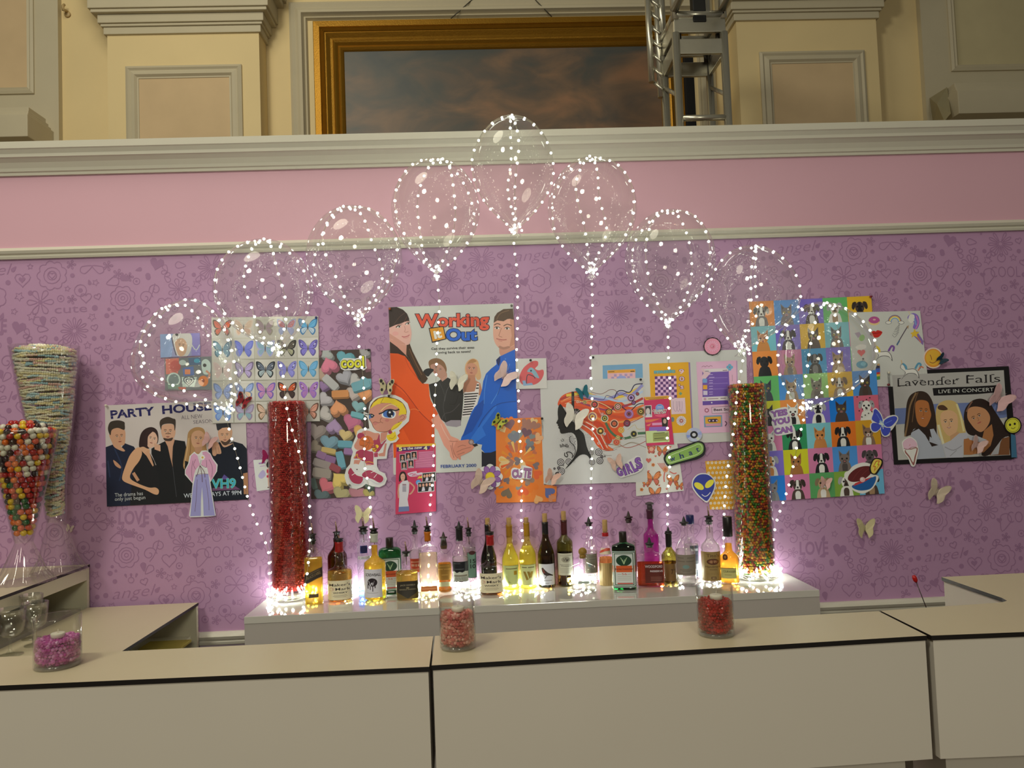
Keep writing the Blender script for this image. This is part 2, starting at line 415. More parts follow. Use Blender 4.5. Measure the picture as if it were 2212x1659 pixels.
# alcove moulding round the painting
ax0 = xz(629, 150, YF)[0]; ax1 = xz(1540, 100, YF)[0]; az1 = xz(1000, 3, YF)[1]
bm = bmesh.new(); frame_loop(bm, ax0, ax1, 2.4, az1, YF, [(0, 0), (0, .03), (.02, .045), (.05, .03), (.075, .05), (.10, .06), (.115, .02), (.13, .03), (.14, 0)])
struct(obj('trim_11', bm, M_stone))

# ---- gilt-framed painting
M_gold = mat('gilt', (150, 108, 28), .42, .7, noise=.12, nscale=14, bump=.3, bscale=90)
px0 = xz(678, 150, 2.34)[0]; px1 = xz(1488, 100, 2.34)[0]; pz1 = xz(1050, 39, 2.34)[1]; pz0 = 2.75
pt = empty('framed_painting', ((px0+px1)/2, 2.39, pz0), 'large cloud painting in a wide gilt frame high on the hall wall', 'painting')
OX, OY, OZ = pt.location
bm = bmesh.new()
frame_loop(bm, px0-OX, px1-OX, 0, pz1-OZ, 0, [(0, 0), (0, .05), (.004, .055), (.05, .058), (.054, .05), (.06, .056), (.066, .05), (.072, .056), (.078, .05), (.084, .056), (.09, .048), (.10, .05), (.13, .03), (.15, .034), (.158, .042), (.17, .036), (.19, .02), (.20, .026), (.21, .03), (.225, .02), (.235, .01), (.235, .002)])
obj('frame', bm, M_gold, pt)
mp = bpy.data.materials.new('cloud_painting'); mp.use_nodes = True; nt = mp.node_tree; b = nt.nodes['Principled BSDF']
b.inputs['Roughness'].default_value = .45
tc = nt.nodes.new('ShaderNodeTexCoord'); mpn = nt.nodes.new('ShaderNodeMapping'); mpn.inputs['Scale'].default_value = (1.0, 1, 1.9); mpn.inputs['Rotation'].default_value = (0, .3, 0)
n1 = nt.nodes.new('ShaderNodeTexNoise'); n1.inputs['Scale'].default_value = 2.1; n1.inputs['Detail'].default_value = 7; n1.inputs['Distortion'].default_value = .5
nt.links.new(tc.outputs['Object'], mpn.inputs[0]); nt.links.new(mpn.outputs[0], n1.inputs['Vector'])
sx = nt.nodes.new('ShaderNodeSeparateXYZ'); nt.links.new(tc.outputs['Object'], sx.inputs[0])
ad = nt.nodes.new('ShaderNodeMath'); ad.operation = 'MULTIPLY_ADD'; ad.inputs[1].default_value = -.22; ad.inputs[2].default_value = .62
nt.links.new(sx.outputs['Z'], ad.inputs[0])
ad1 = nt.nodes.new('ShaderNodeMath'); ad1.operation = 'MULTIPLY_ADD'; ad1.inputs[1].default_value = .07; nt.links.new(sx.outputs['X'], ad1.inputs[0]); nt.links.new(ad.outputs[0], ad1.inputs[2])
ad2 = nt.nodes.new('ShaderNodeMath'); ad2.operation = 'ADD'; nt.links.new(n1.outputs['Fac'], ad2.inputs[0]); nt.links.new(ad1.outputs[0], ad2.inputs[1])
cr = nt.nodes.new('ShaderNodeValToRGB'); nt.links.new(ad2.outputs[0], cr.inputs[0])
els = cr.color_ramp.elements; els[0].position = .52; els[0].color = (*lin((64, 70, 72)), 1); els[1].position = 1.0; els[1].color = (*lin((150, 112, 84)), 1)
for p_, c_ in ((.64, (78, 78, 74)), (.74, (96, 84, 74)), (.86, (122, 98, 78))):
    e_ = els.new(p_); e_.color = (*lin(c_), 1)
nt.links.new(cr.outputs[0], b.inputs['Base Color'])
bm = bmesh.new(); box(bm, px0-OX+.23, px1-OX-.23, -.008, .005, .22, pz1-OZ-.22); obj('canvas', bm, mp, pt)
for (a, bq) in (((1035, -14), (974, 40)), ((1143, -14), (1192, 36))):
    p = on_y(*a, 2.36); q = on_y(*bq, 2.345)
    bm = bmesh.new(); tube(bm, [p-pt.location, q-pt.location], .004, 6); obj('hanging_wire', bm, mat('wire_steel', (90, 86, 76), .5, .7), pt)
# ---- little wall hook, loose plastic sheet, narrow black strip
bm = bmesh.new(); h = on_y(147, 32, 2.4)
tube(bm, [(0, 0, .02), (0, -.04, .015), (0, -.07, .0), (0, -.075, .03), (0, -.055, .05)], .011, 8); ball(bm, (0, -.01, .0), .025, 12, 8, (1, .4, 1))
tag(obj('wall_hook', bm, mat('cream_metal', (186, 160, 112), .5), None, h), 'small cream hook screwed to the bare wall above left', 'hook')
bm = bmesh.new()
q = [on_y(2008, 212, 2.338), on_y(2046, 188, 2.20), on_y(2054, 245, 2.02), on_y(2040, 262, 2.06), on_y(2016, 272, 2.336), on_y(2024, 225, 2.12)]
v_ = [bm.verts.new(p) for p in q]
for f in ((0, 5, 1), (1, 5, 2), (2, 5, 3), (3, 5, 4), (4, 5, 0)): bm.faces.new([v_[i] for i in f])
bmesh.ops.solidify(bm, geom=bm.faces[:], thickness=.004)
tag(obj('plastic_sheet', bm, mat('milky_plastic', (206, 196, 160), .25, noise=.05)), 'crumpled milky plastic sheet taped to the corner of the right moulding', 'sheet')
bm = bmesh.new(); a = on_y(1476, 140, 1.9); c = on_y(1497, 140, 1.9)
box(bm, a.x, c.x, 1.88, 1.92, 0, 4.35, 0, .008)
tag(obj('black_strip', bm, mat('black_matte', (14, 13, 14), .8, bump=.4, bscale=30)), 'narrow black upright strip behind the silver truss', 'drape')

# ---- aluminium truss tower with an arm reaching over the room
M_alu = mat('aluminium', (204, 200, 184), .30, .8, noise=.06, nscale=20)
TX0, TX1, TY0, TY1 = 1.225, 1.515, .76, 1.06
tr = empty('lighting_truss', ((TX0+TX1)/2, (TY0+TY1)/2, 0), 'silver aluminium truss tower standing behind the pink wall', 'truss')
cx_, cy_ = tr.location.x, tr.location.y; hx, hy = (TX1-TX0)/2, (TY1-TY0)/2
ZB = 3.92
def tpart(nm, pts, r, n=12):
    bm = bmesh.new(); tube(bm, pts, r, n); obj(nm, bm, M_alu, tr)
for sx_ in (-1, 1):
    for sy_ in (-1, 1): tpart('chord', [(sx_*hx, sy_*hy, 0), (sx_*hx, sy_*hy, ZB)], .024)
bm = bmesh.new()
box(bm, -.25, .25, -.25, .25, 0, .012, 0, .003); obj('base_plate', bm, M_alu, tr)
for i, zc in enumerate((.10, .84, 1.57, 2.30, 2.72, 3.405)):
    for sy_ in (-1, 1): tpart('rung', [(-hx, sy_*hy, zc), (hx, sy_*hy, zc)], .016 if i < 5 else .018)
for i, (za, zb) in enumerate(((.15, .5), (.5, .84), (.9, 1.25), (1.25, 1.57), (1.6, 1.95), (1.95, 2.3), (2.35, 2.7), (2.72, 3.1), (3.66, 3.46))):
    for sx_ in (-1, 1):
        if i == 8: tpart('brace', [(sx_*hx, hy, 3.72), (sx_*hx, -hy, 3.54)], .013)
        else: tpart('brace', [(sx_*hx, hy*(1 if i % 2 else -1), za), (sx_*hx, -hy*(1 if i % 2 else -1), zb)], .013)
bm = bmesh.new()   # end plates: hollow square collars, two stacked
for zc, hgt in ((3.79, .09), (3.92, .09)):
    for sy_ in (-1, 1): box(bm, -hx-.01, hx+.01, sy_*hy-.012, sy_*hy+.012, zc, zc+hgt, 0, .004)
    for sx_ in (-1, 1): box(bm, sx_*hx-.012, sx_*hx+.012, -hy, hy, zc, zc+hgt, 0, .004)
obj('joint_plate', bm, M_alu, tr)
for sx_ in (-1, 1):
    for sy_ in (-1, 1):
        bm = bmesh.new(); tube(bm, [(sx_*hx*.8, sy_*hy*.8, 3.865), (sx_*hx*.8, sy_*hy*.8, 3.925)], .014, 8); obj('bolt', bm, mat('dark_steel', (58, 54, 48), .4, .8), tr)
bm = bmesh.new()   # corner block frame
for sx_ in (-1, 1):
    for sy_ in (-1, 1): tube(bm, [(sx_*hx, sy_*hy, 4.0), (sx_*hx, sy_*hy, 4.42)], .024, 12)
for zc in (4.03, 4.39):
    for s_ in (-1, 1):
        tube(bm, [(-hx, s_*hy, zc), (hx, s_*hy, zc)], .024, 12); tube(bm, [(s_*hx, -hy, zc), (s_*hx, hy, zc)], .024, 12)
obj('corner_block', bm, M_alu, tr)
for sx_ in (-1, 1):
    for zc in (4.06, 4.36): tpart('arm_chord', [(sx_*hx, -hy, zc), (sx_*hx, -hy-3.0, zc)], .024)
    for k in range(6):
        y0 = -hy-.05-k*.48; tpart('arm_brace', [(sx_*hx, y0, 4.06 if k % 2 else 4.36), (sx_*hx, y0-.46, 4.36 if k % 2 else 4.06)], .013)
for zc in (4.06, 4.36):
    for s_ in (-1, 1): tpart('arm_chord', [(-hx, s_*hy, zc), (-hx-1.6, s_*hy+2.5*0, zc)], .024) if False else None
bm = bmesh.new(); box(bm, -.04, .04, -hy-.02, -hy+.04, 3.98, 4.5, 0, .006); obj('cable_strap', bm, mat('black_rubber', (18, 17, 16), .6), tr)
bm = bmesh.new()   # flat-folded side grid of the joint seen at the left
for k in range(7): tube(bm, [(-hx-.02, hy-.02, 3.70+k*.09), (-hx-.075, hy+.02, 3.78+k*.09)], .012, 8)
tube(bm, [(-hx-.03, hy, 3.66), (-hx-.03, hy, 4.42)], .02, 10); tube(bm, [(-hx-.085, hy, 3.76), (-hx-.085, hy, 4.42)], .02, 10)
obj('side_lattice', bm, M_alu, tr)

# ================================================================ bars
M_top = mat('bar_laminate', (216, 204, 172), .35, noise=.02, nscale=6)
M_edge = mat('black_edge', (20, 14, 12), .5)
M_front = mat('bar_panel', (216, 208, 196), .55, noise=.03, nscale=3)
M_inner = mat('bar_inner', (206, 200, 176), .6)
ZB_ = 1.07
def bar(name, foot, label, fascia=None, lower=True, bodyfoot=None, face=M_front):
    cx = sum(p[0] for p in foot)/len(foot); cyy = sum(p[1] for p in foot)/len(foot)
    e = empty(name, (cx, cyy, 0), label, 'bar counter')
    P = [(p[0]-cx, p[1]-cyy) for p in foot]
    bm = bmesh.new(); prism(bm, P, ZB_-.012, ZB_, 0, 1); obj('counter_top', bm, [M_top, M_edge], e)
    B = [(p[0]-cx, p[1]-cyy) for p in (bodyfoot or foot)]
    def inset(P_, d):
        mx = sum(p[0] for p in P_)/len(P_); my = sum(p[1] for p in P_)/len(P_)
        return [(p[0]+(-d if p[0] > mx else d), p[1]+(-d if p[1] > my else d)) for p in P_]
    bm = bmesh.new(); prism(bm, inset(B, .003), .76, ZB_-.0125, 0); obj('front_panel', bm, face, e)
    bm = bmesh.new(); prism(bm, inset(B, .05), .09, .7595, 0); obj('lower_body', bm, face, e)
    bm = bmesh.new(); prism(bm, inset(B, .09), 0, .0895, 0); obj('plinth', bm, M_edge, e)
    return e
bar('bar_counter', [(-2.5, -1.702), (-.1525, -1.749), (-.1605, -1.484), (-2.5, -1.478)], 'white front bar section with black top edge under the magenta bead jar')
bar('bar_counter', [(-.1475, -1.740), (1.112, -1.700), (1.118, -1.449), (-.1555, -1.482)], 'white front bar section in the middle, carrying the pink and the red bead jars')
# L-shaped corner section on the right
L = [(1.1225, -1.702), (2.3, -1.742), (2.3, -1.055), (1.541, -1.062), (1.539, -1.37), (1.530, -1.405), (1.50, -1.42), (1.1255, -1.446)]
cx, cyy = 1.7, -1.4
e = empty('bar_counter', (cx, cyy, 0), 'white L-shaped corner bar section at the right end of the bar', 'bar counter')
bm = bmesh.new(); prism(bm, [(a-cx, b_-cyy) for a, b_ in L], ZB_-.012, ZB_, 0, 1); obj('counter_top', bm, [M_top, M_edge], e)
Li = [(1.128, -1.699), (2.297, -1.738), (2.297, -1.058), (1.546, -1.066), (1.544, -1.37), (1.535, -1.41), (1.50, -1.426), (1.130, -1.449)]
bm = bmesh.new(); prism(bm, [(a-cx, b_-cyy) for a, b_ in Li], .76, ZB_-.0125); obj('front_panel', bm, M_front, e)
Lb = [(1.17, -1.65), (2.25, -1.69), (2.25, -1.11), (1.60, -1.12), (1.60, -1.47), (1.17, -1.49)]
bm = bmesh.new(); prism(bm, [(a-cx, b_-cyy) for a, b_ in Lb], 0, .7595); obj('lower_body', bm, M_front, e)
# left wing, upper bar: open towards the aisle
def carcass(name, x0, x1, y0, y1, zt, label, cat, shelf, lip=.05, depth_open=True):
    e = empty(name, ((x0+x1)/2, (y0+y1)/2, 0), label, cat); cx, cyy = e.location.x, e.location.y
    A, B, C_, Dd = x0-cx, x1-cx, y0-cyy, y1-cyy
    bm = bmesh.new(); prism(bm, [(A, C_), (B, C_), (B, Dd), (A, Dd)], zt-.012, zt, 0, 1); obj('counter_top', bm, [M_top, M_edge], e)
    bm = bmesh.new(); box(bm, A, B-.002, Dd-.022, Dd-.002, 0, zt-.0125); obj('end_panel', bm, M_inner, e)
    bm = bmesh.new(); box(bm, A, B-.002, C_+.002, C_+.022, 0, zt-.0125); obj('end_panel', bm, M_inner, e)
    bm = bmesh.new(); box(bm, A, A+.02, C_+.0225, Dd-.0225, 0, zt-.0125); obj('back_panel', bm, M_inner, e)
    if lip: bm = bmesh.new(); box(bm, B-.022, B-.002, C_+.0225, Dd-.0225, zt-.0125-lip, zt-.0125); obj('fascia', bm, M_inner, e)
    for zs in shelf: bm = bmesh.new(); box(bm, A+.0205, B-.03, C_+.0225, Dd-.0225, zs-.018, zs); obj('shelf', bm, M_inner, e)
    return e
carcass('bar_counter', -2.45, -1.835, -1.36, -.014, 1.07, 'white side bar with black edge along the left, carrying two trumpet vases', 'bar counter', (.55, .8795), .055)
carcass('back_counter', -1.83, -1.333, -1.36, -.045, .88, 'low white open-fronted work counter at the left inside the bar', 'counter', (.735, .35), 0)
# back ledge that carries the bottles
LX0, LX1, LY0, LY1, LZ = -1.03, 1.42, -.362, -.004, .88
e = empty('display_ledge', (.19, -.18, 0), 'glossy white display counter against the purple wall, carrying all the bottles', 'counter')
M_gloss = mat('gloss_white', (212, 210, 204), .06, spec=.8, coat=1.0)
bm = bmesh.new(); box(bm, LX0-.19, LX1-.19, LY0+.18, LY1+.18, LZ-.03, LZ, 0, .002); obj('counter_top', bm, M_gloss, e)
bm = bmesh.new(); box(bm, LX0-.189, LX1-.191, LY0+.182, LY1+.14, 0, LZ-.0305); obj('front_panel', bm, mat('grey_panel', (186, 180, 176), .4, noise=.03, nscale=4), e)
# ================================================================ prints on the wall
M_print = mat('printed_paper', rough=.42, attr=True)
M_paper3d = mat('pale_paper', rough=.6, attr=True)
def PP(s): return [tuple(float(v) for v in q.split(',')) for q in s.split()]
class Art:
    """a flat print: coloured shapes laid on one sheet. Coordinates are traced in a frame (ox, oy, scale) and dropped onto the wall"""
    def __init__(s, fr, level, wp=(196, 194, 170), k=.80):
        k *= .88
        s.fr = fr; s.y = -.0025-level*.0024; s.n = 0; s.hold = False; s.clip = None; s.V = []; s.F = []; s.C = []; s.wp = lin(wp); s.k = k
    def frame(s, fr): s.fr = fr; return s
    def P(s, p): return on_y(s.fr[0]+p[0]/s.fr[2], s.fr[1]+p[1]/s.fr[2], s.y-s.n*.000012)
    def col(s, c): return tuple(min(.92, a/b*s.k) for a, b in zip(lin(c), s.wp))
    def add(s, pts, faces, c):
        s.n += 0 if s.hold else 1
        if s.clip:
            P2, F2_ = [], []
            for f in faces:
                q = [pts[i] for i in f]; m = len(s.clip)
                A = sum(s.clip[i][0]*s.clip[(i+1) % m][1]-s.clip[(i+1) % m][0]*s.clip[i][1] for i in range(m)); sg = 1 if A > 0 else -1
                for i in range(m):
                    (ax_, ay_), (bx_, by_) = s.clip[i], s.clip[(i+1) % m]; d = [sg*((bx_-ax_)*(p[1]-ay_)-(by_-ay_)*(p[0]-ax_)) for p in q]; r = []
                    for j in range(len(q)):
                        k = (j+1) % len(q)
                        if d[j] >= 0: r.append(q[j])
                        if d[j]*d[k] < 0: t = d[j]/(d[j]-d[k]); r.append((q[j][0]+t*(q[k][0]-q[j][0]), q[j][1]+t*(q[k][1]-q[j][1])))
                    q = r
                    if len(q) < 3: break
                if len(q) >= 3: F2_.append(tuple(range(len(P2), len(P2)+len(q)))); P2 += q
            pts, faces = P2, F2_
            if not pts: return
        b = len(s.V); cc = s.col(c)
        for p in pts: s.V.append(s.P(p)); s.C.append(cc)
        for f in faces: s.F.append(tuple(b+i for i in f))
    def poly(s, pts, c, smooth=False):
        if isinstance(pts, str): pts = PP(pts)
        if smooth: pts = cat_rom(pts, True, 4)
        tris = tessellate_polygon([[Vector((p[0], p[1], 0)) for p in pts]])
        s.add(pts, tris, c); return s
    def sm(s, pts, c): return s.poly(pts, c, True)
    def ell(s, x, y, rx, ry=None, c=(0, 0, 0), rot=0, n=24):
        ry = ry or rx; q, w_ = math.cos(rot), math.sin(rot)
        pts = [(x+rx*math.cos(2*PI*i/n)*q-ry*math.sin(2*PI*i/n)*w_, y+rx*math.cos(2*PI*i/n)*w_+ry*math.sin(2*PI*i/n)*q) for i in range(n)]
        s.add(pts, [tuple(range(n))], c); return s
    def rect(s, x0, y0, x1, y1, c): s.add([(x0, y0), (x1, y0), (x1, y1), (x0, y1)], [(0, 1, 2, 3)], c); return s
    def line(s, pts, w_, c, closed=False, smooth=True):
        if isinstance(pts, str): pts = PP(pts)
        if smooth and len(pts) > 2: pts = cat_rom(pts, closed, 4)
        n = len(pts); out = []; F = []
        for i in range(n):
            a = pts[(i-1) % n] if closed else pts[max(i-1, 0)]; b = pts[(i+1) % n] if closed else pts[min(i+1, n-1)]
            dx, dy = b[0]-a[0], b[1]-a[1]; q = math.hypot(dx, dy) or 1; ww = w_(i/(n-1)) if callable(w_) else w_
            out += [(pts[i][0]-dy/q*ww/2, pts[i][1]+dx/q*ww/2), (pts[i][0]+dy/q*ww/2, pts[i][1]-dx/q*ww/2)]
        for i in range(n if closed else n-1):
            j = (i+1) % n; F.append((2*i, 2*i+1, 2*j+1, 2*j))
        s.add(out, F, c); return s
    def ring(s, x, y, r, w_, c): return s.line([(x+r*math.cos(2*PI*i/24), y+r*math.sin(2*PI*i/24)) for i in range(24)], w_, c, True, False)
    def text(s, t, p0, p1, h, c, bold=0, shear=0, out=None, ow=.05, serif=None):
        dx, dy = p1[0]-p0[0], p1[1]-p0[1]; L = math.hypot(dx, dy); ux, uy = dx/L, dy/L; vx, vy = uy, -ux
        for bb, cc in (((bold+ow, out), (bold, c)) if out else ((bold, c),)):
            vv, ff, _, _ = text_tris(t, bb, shear); _, _, x0, x1 = text_tris(t, bold, shear)
            sx = L/(x1-x0); sy = h/CAP
            s.add([(p0[0]+(v[0]-x0)*sx*ux+v[1]*sy*vx, p0[1]+(v[0]-x0)*sx*uy+v[1]*sy*vy) for v in vv], ff, cc)
        return s
    def heart(s, x, y, r, c, rot=0, sx=1):
        pts = []
        for k in range(20):
            t = 2*PI*k/20; hx = math.sin(t)**3*sx; hy = -(13*math.cos(t)-5*math.cos(2*t)-2*math.cos(3*t)-math.cos(4*t))/16
            pts.append((x+r*(hx*math.cos(rot)-hy*math.sin(rot)), y+r*(hx*math.sin(rot)+hy*math.cos(rot))))
        s.add(pts, tessellate_polygon([[Vector((*p, 0)) for p in pts]]), c); return s
    def face(s, x, y, w_, h, rot=0, eye=(40, 26, 20), brow=(60, 40, 28), lip=(150, 70, 60), shade=None, turn=0, smile=0, ey=1.0):
        """features only, on top of a face shape; w_ half width, h half height"""
        q, k = math.cos(rot), math.sin(rot)
        T = lambda a, b: (x+a*w_*q-b*h*k, y+a*w_*k+b*h*q)
        t = turn*.25
        for sg in (-1, 1):
            e = T(sg*.40+t, -.05); s.ell(*e, w_*.17, h*.055*ey, (225, 215, 200), rot, 10); s.ell(*e, w_*.085, h*.055*ey, eye, rot, 10)
            s.line([T(sg*.40+t-.19, -.07), T(sg*.40+t, -.11), T(sg*.40+t+.19, -.07)], h*.03, eye)
            s.line([T(sg*.40+t-.22, -.20), T(sg*.40+t, -.25), T(sg*.40+t+.22, -.20)], h*.05, brow)
        if shade: s.line([T(t*1.2+.06, -.05), T(t*1.4+.10, .22), T(t*1.4+.12, .27), T(t*1.4-.10, .29)], h*.03, shade)
        s.poly(cat_rom([T(t-.30, .49-smile*.06), T(t-.08, .45), T(t, .465), T(t+.08, .45), T(t+.30, .49-smile*.06), T(t+.10, .56), T(t-.10, .56)], True, 3), lip)
        if smile > .5: s.poly(cat_rom([T(t-.22, .48), T(t, .49), T(t+.22, .48), T(t, .53)], True, 3), (235, 228, 214))
        return s
    def done(s, name, label, cat, group=None, thick=.0012, base=None):
        c = sum((Vector(v) for v in s.V), Vector())/len(s.V)
        me = bpy.data.meshes.new(name); V = [v-c for v in s.V]; F = list(s.F); C = list(s.C)
        if base is not None:      # a real sheet under the print: back face and edge
            n = len(base); b0 = len(V); pts = [s.fr0(p) for p in base] if hasattr(s, 'fr0') else base
            yb = s.y+thick
            front = [Vector(p)-c for p in s.basep]; back = [Vector((p.x, yb, p.z))-c for p in s.basep]
            V += front+back; C += [s.basec]*(2*n)
            F.append(tuple(b0+n+i for i in range(n))[::-1])
            for i in range(n): F.append((b0+i, b0+(i+1) % n, b0+n+(i+1) % n, b0+n+i))
        me.from_pydata(V, [], F); me.update()
        at = me.color_attributes.new('Col', 'FLOAT_COLOR', 'POINT')
        for i, cc in enumerate(C): at.data[i].color = (*cc, 1)
        o = link(name, me, M_print, None, c)
        return tag(o, label, cat, group)
    def sheet(s, pts, c, smooth=False):
        """the paper itself, with thickness"""
        if isinstance(pts, str): pts = PP(pts)
        if smooth: pts = cat_rom(pts, True, 4)
        s.poly(pts, c); s.basep = [Vector(v) for v in s.V[:len(pts)]]; s.basec = s.col(c)
        if len(pts) == 4: s.clip = list(pts)
        return s
    def end(s, name, label, cat, group=None): return s.done(name, label, cat, group, base=s.basep)
    def outset(s, pts, d):
        """pushed-out copy of an outline (for sticker borders)"""
        if isinstance(pts, str): pts = PP(pts)
        n = len(pts); A = sum(pts[i][0]*pts[(i+1) % n][1]-pts[(i+1) % n][0]*pts[i][1] for i in range(n)); sg = 1 if A > 0 else -1; out = []
        for i in range(n):
            a, b, p = pts[i-1], pts[(i+1) % n], pts[i]; dx, dy = b[0]-a[0], b[1]-a[1]; q = math.hypot(dx, dy) or 1
            out.append((p[0]+sg*dy/q*d, p[1]-sg*dx/q*d))
        return out

SKIN = (206, 150, 116); SKIN2 = (222, 172, 140); BRN = (60, 38, 26)
# ---------------------------------------------------------------- film poster in the middle
a = Art((830, 650, 7.3733), 1)
a.sheet('68,100 2055,38 2150,2680 150,2770', (196, 196, 172))
a.sm('705,985 740,935 820,912 905,932 965,990 995,1080 990,1140 1000,1170 960,1190 880,1130 780,1100 735,1090', (128, 92, 56))
a.sm('735,1030 800,1000 880,1010 945,1060 980,1130 1000,1210 930,1290 885,1230 820,1180 770,1120', (178, 132, 104))
a.face(850, 1085, 95, 120, .5, shade=(140, 96, 74))
a.poly('710,1330 850,1290 900,1250 925,1285 1010,1220 1080,1260 1240,1330 1262,1500 1252,1660 1235,1831 1222,1941 1150,1965 1060,1960 980,1945 900,1881 860,1791 790,1651 740,1531', (38, 36, 32))
a.poly('905,1250 925,1285 1005,1215 985,1190', (188, 140, 112))
a.line('880,1300 960,1500 940,1700 980,1900', 10, (62, 60, 54)).line('1090,1290 1000,1420 960,1600', 8, (84, 82, 76)).line('1200,1640 1080,1760 960,1800 920,1900', 10, (70, 66, 60)).line('1180,1500 1130,1640 1040,1640', 8, (20, 18, 16))
a.sm('620,1130 690,1075 790,1095 740,1160 690,1205', (30, 30, 30))
a.poly('960,1945 1060,1900 1220,1900 1225,1985 1150,2010 1000,1990', (150, 140, 136))
a.sm('1285,1070 1300,1000 1350,940 1425,918 1490,955 1515,1050 1542,1180 1530,1245 1480,1255 1440,1200 1320,1190 1290,1130', (206, 164, 108))
a.sm('1320,1010 1360,950 1420,925 1470,960 1420,985 1350,1010', (176, 128, 76))
a.sm('1298,1075 1330,1005 1420,990 1480,1050 1484,1130 1448,1185 1392,1215 1335,1175', (198, 140, 104))
a.face(1390, 1085, 88, 120, .05, shade=(158, 100, 70))
a.poly('1335,1180 1445,1180 1455,1265 1530,1310 1562,1440 1540,1500 1480,1500 1262,1470 1250,1330 1330,1250', (186, 128, 92))
a.poly('1272,1450 1330,1455 1440,1440 1478,1310 1512,1312 1508,1450 1490,1570 1480,1660 1440,1730 1390,1790 1370,1840 1240,1840 1275,1650', (222, 214, 200))
for i in range(9):
    y = 1478+i*41; xl = 1274 if y < 1640 else 1274-(y-1640)*.17; xr = 1500-(y-1478)*.36
    a.poly([(xl, y), (xr, y-14), (xr-3, y+4), (xl, y+20)], (34, 28, 30))
a.poly('1475,1330 1508,1330 1506,1352 1468,1352', (34, 28, 30)).poly('1462,1380 1506,1380 1504,1400 1456,1400', (34, 28, 30))
# man in blue
a.poly('1830,745 1900,775 2078,690 2082,790 1860,890 1835,830', (196, 140, 108))
a.poly('1850,880 2080,772 2100,1200 2115,1560 2122,1868 1780,1875 1782,2385 1700,2415 1600,2420 1545,2360 1560,2290 1440,2270 1340,2206 1215,2231 1230,2171 1290,2061 1330,1931 1390,1771 1440,1691 1480,1650 1530,1500 1560,1400 1575,1280 1620,1160 1700,1080 1790,1010 1782,940 1845,880', (16, 92, 176))
a.poly('1782,940 1845,878 1850,960 1825,1040 1800,1000', (12, 34, 84))
a.poly('1500,2020 1780,1640 1790,1700 1560,2010 1620,2140 1560,2180 1440,2270 1380,2190', (40, 112, 190)).poly('1475,1660 1600,1560 1560,1800 1400,2080 1240,2170 1330,1931', (10, 72, 150))
a.line('2000,1000 1840,1400 1700,1640', 12, (70, 132, 200)).line('1640,1180 1600,1420 1590,1640', 10, (70, 132, 200)).line('2100,1600 1800,1650 1600,1840 1500,2010', 12, (8, 62, 132)).line('1900,1240 1800,1500', 9, (8, 62, 132))
a.ell(1930, 925, 12, 12, (70, 132, 200))
a.sm('1735,440 1745,340 1770,270 1900,280 2062,250 2072,600 2080,690 2000,745 1900,775 1820,742 1762,662 1738,560', (212, 158, 124))
a.poly('2000,300 2062,280 2078,690 1990,745 2030,560', (190, 134, 100))
a.poly('1742,350 1755,255 1800,190 1900,130 2050,122 2064,300 2000,285 1960,290 1900,325 1850,318 1800,312', (78, 56, 34))
a.line('1790,300 1850,200 1990,150', 14, (112, 84, 52))
for ex, ey in ((1800, 432), (1962, 440)):
    a.ell(ex, ey, 40, 17, (230, 214, 196)).ell(ex-6, ey, 17, 17, (74, 58, 40)).line([(ex-46, ey-6), (ex, ey-22), (ex+46, ey-2)], 9, (70, 44, 30))
a.line('1750,385 1800,362 1850,378', 14, (92, 62, 40)).line('1900,400 1960,372 2030,395', 14, (92, 62, 40))
a.line('1870,430 1835,520 1830,560 1880,578', 9, (168, 112, 82)).line('1785,600 1830,612 1890,622 1950,615', 14, (176, 96, 82)).line('1820,632 1880,646', 9, (190, 120, 98))
a.sm('1820,742 1900,775 2000,745 1980,720 1900,735 1840,715', (168, 120, 92))
# woman in orange
a.poly('85,570 200,640 280,690 356,690 352,880 200,750 90,670', (206, 148, 118))
a.poly('88,645 210,735 350,870 430,1000 330,900 220,850 92,835', (52, 32, 22))
a.poly('92,832 220,840 330,880 420,1000 560,1260 640,1320 705,1320 720,1500 740,1581 860,1801 745,1891 790,1971 800,2021 800,2420 150,2500 110,1300', (224, 84, 24))
a.poly('110,1300 420,1570 620,1830 790,1971 800,2021 800,2300 440,2300 120,1700', (210, 74, 18))
a.line('125,1290 280,1400 420,1570 560,1760 700,1900 790,1975', 12, (160, 44, 16)).line('360,1760 470,1720 560,1750', 8, (240, 130, 60)).line('330,900 420,1100 640,1340', 10, (200, 70, 20)).line('705,1330 720,1500', 8, (240, 110, 40))
a.poly('358,690 405,680 450,800 540,980 620,1130 695,1235 660,1290 610,1320 545,1250 480,1120 410,990 350,860', (66, 44, 26))
a.line('400,760 480,950 600,1180', 16, (104, 74, 42)).line('380,860 480,1060 580,1250', 12, (40, 26, 18))
a.sm('78,400 150,350 300,300 395,315 412,400 434,490 432,560 420,630 396,690 340,702 270,690 190,640 90,590', (226, 172, 146))
a.sm('78,520 150,560 270,640 340,690 280,692 190,645 88,590', (204, 146, 118))
a.poly('68,103 200,97 300,140 365,205 396,280 400,322 330,330 285,352 180,384 80,428', (44, 28, 22))
a.line('150,380 240,260 330,190', 10, (76, 50, 38)).line('320,330 360,250', 8, (90, 50, 34))
for ex, ey in ((232, 412), (376, 362)):
    a.ell(ex, ey, 34, 15, (236, 222, 206), -.3).ell(ex+8, ey-2, 15, 14, (58, 40, 28)).line([(ex-42, ey+14), (ex-8, ey-18), (ex+38, ey-20)], 9, (48, 28, 24))
a.line('180,420 240,372 290,370', 8, (120, 84, 64)).line('340,330 380,312 402,330', 8, (110, 74, 54))
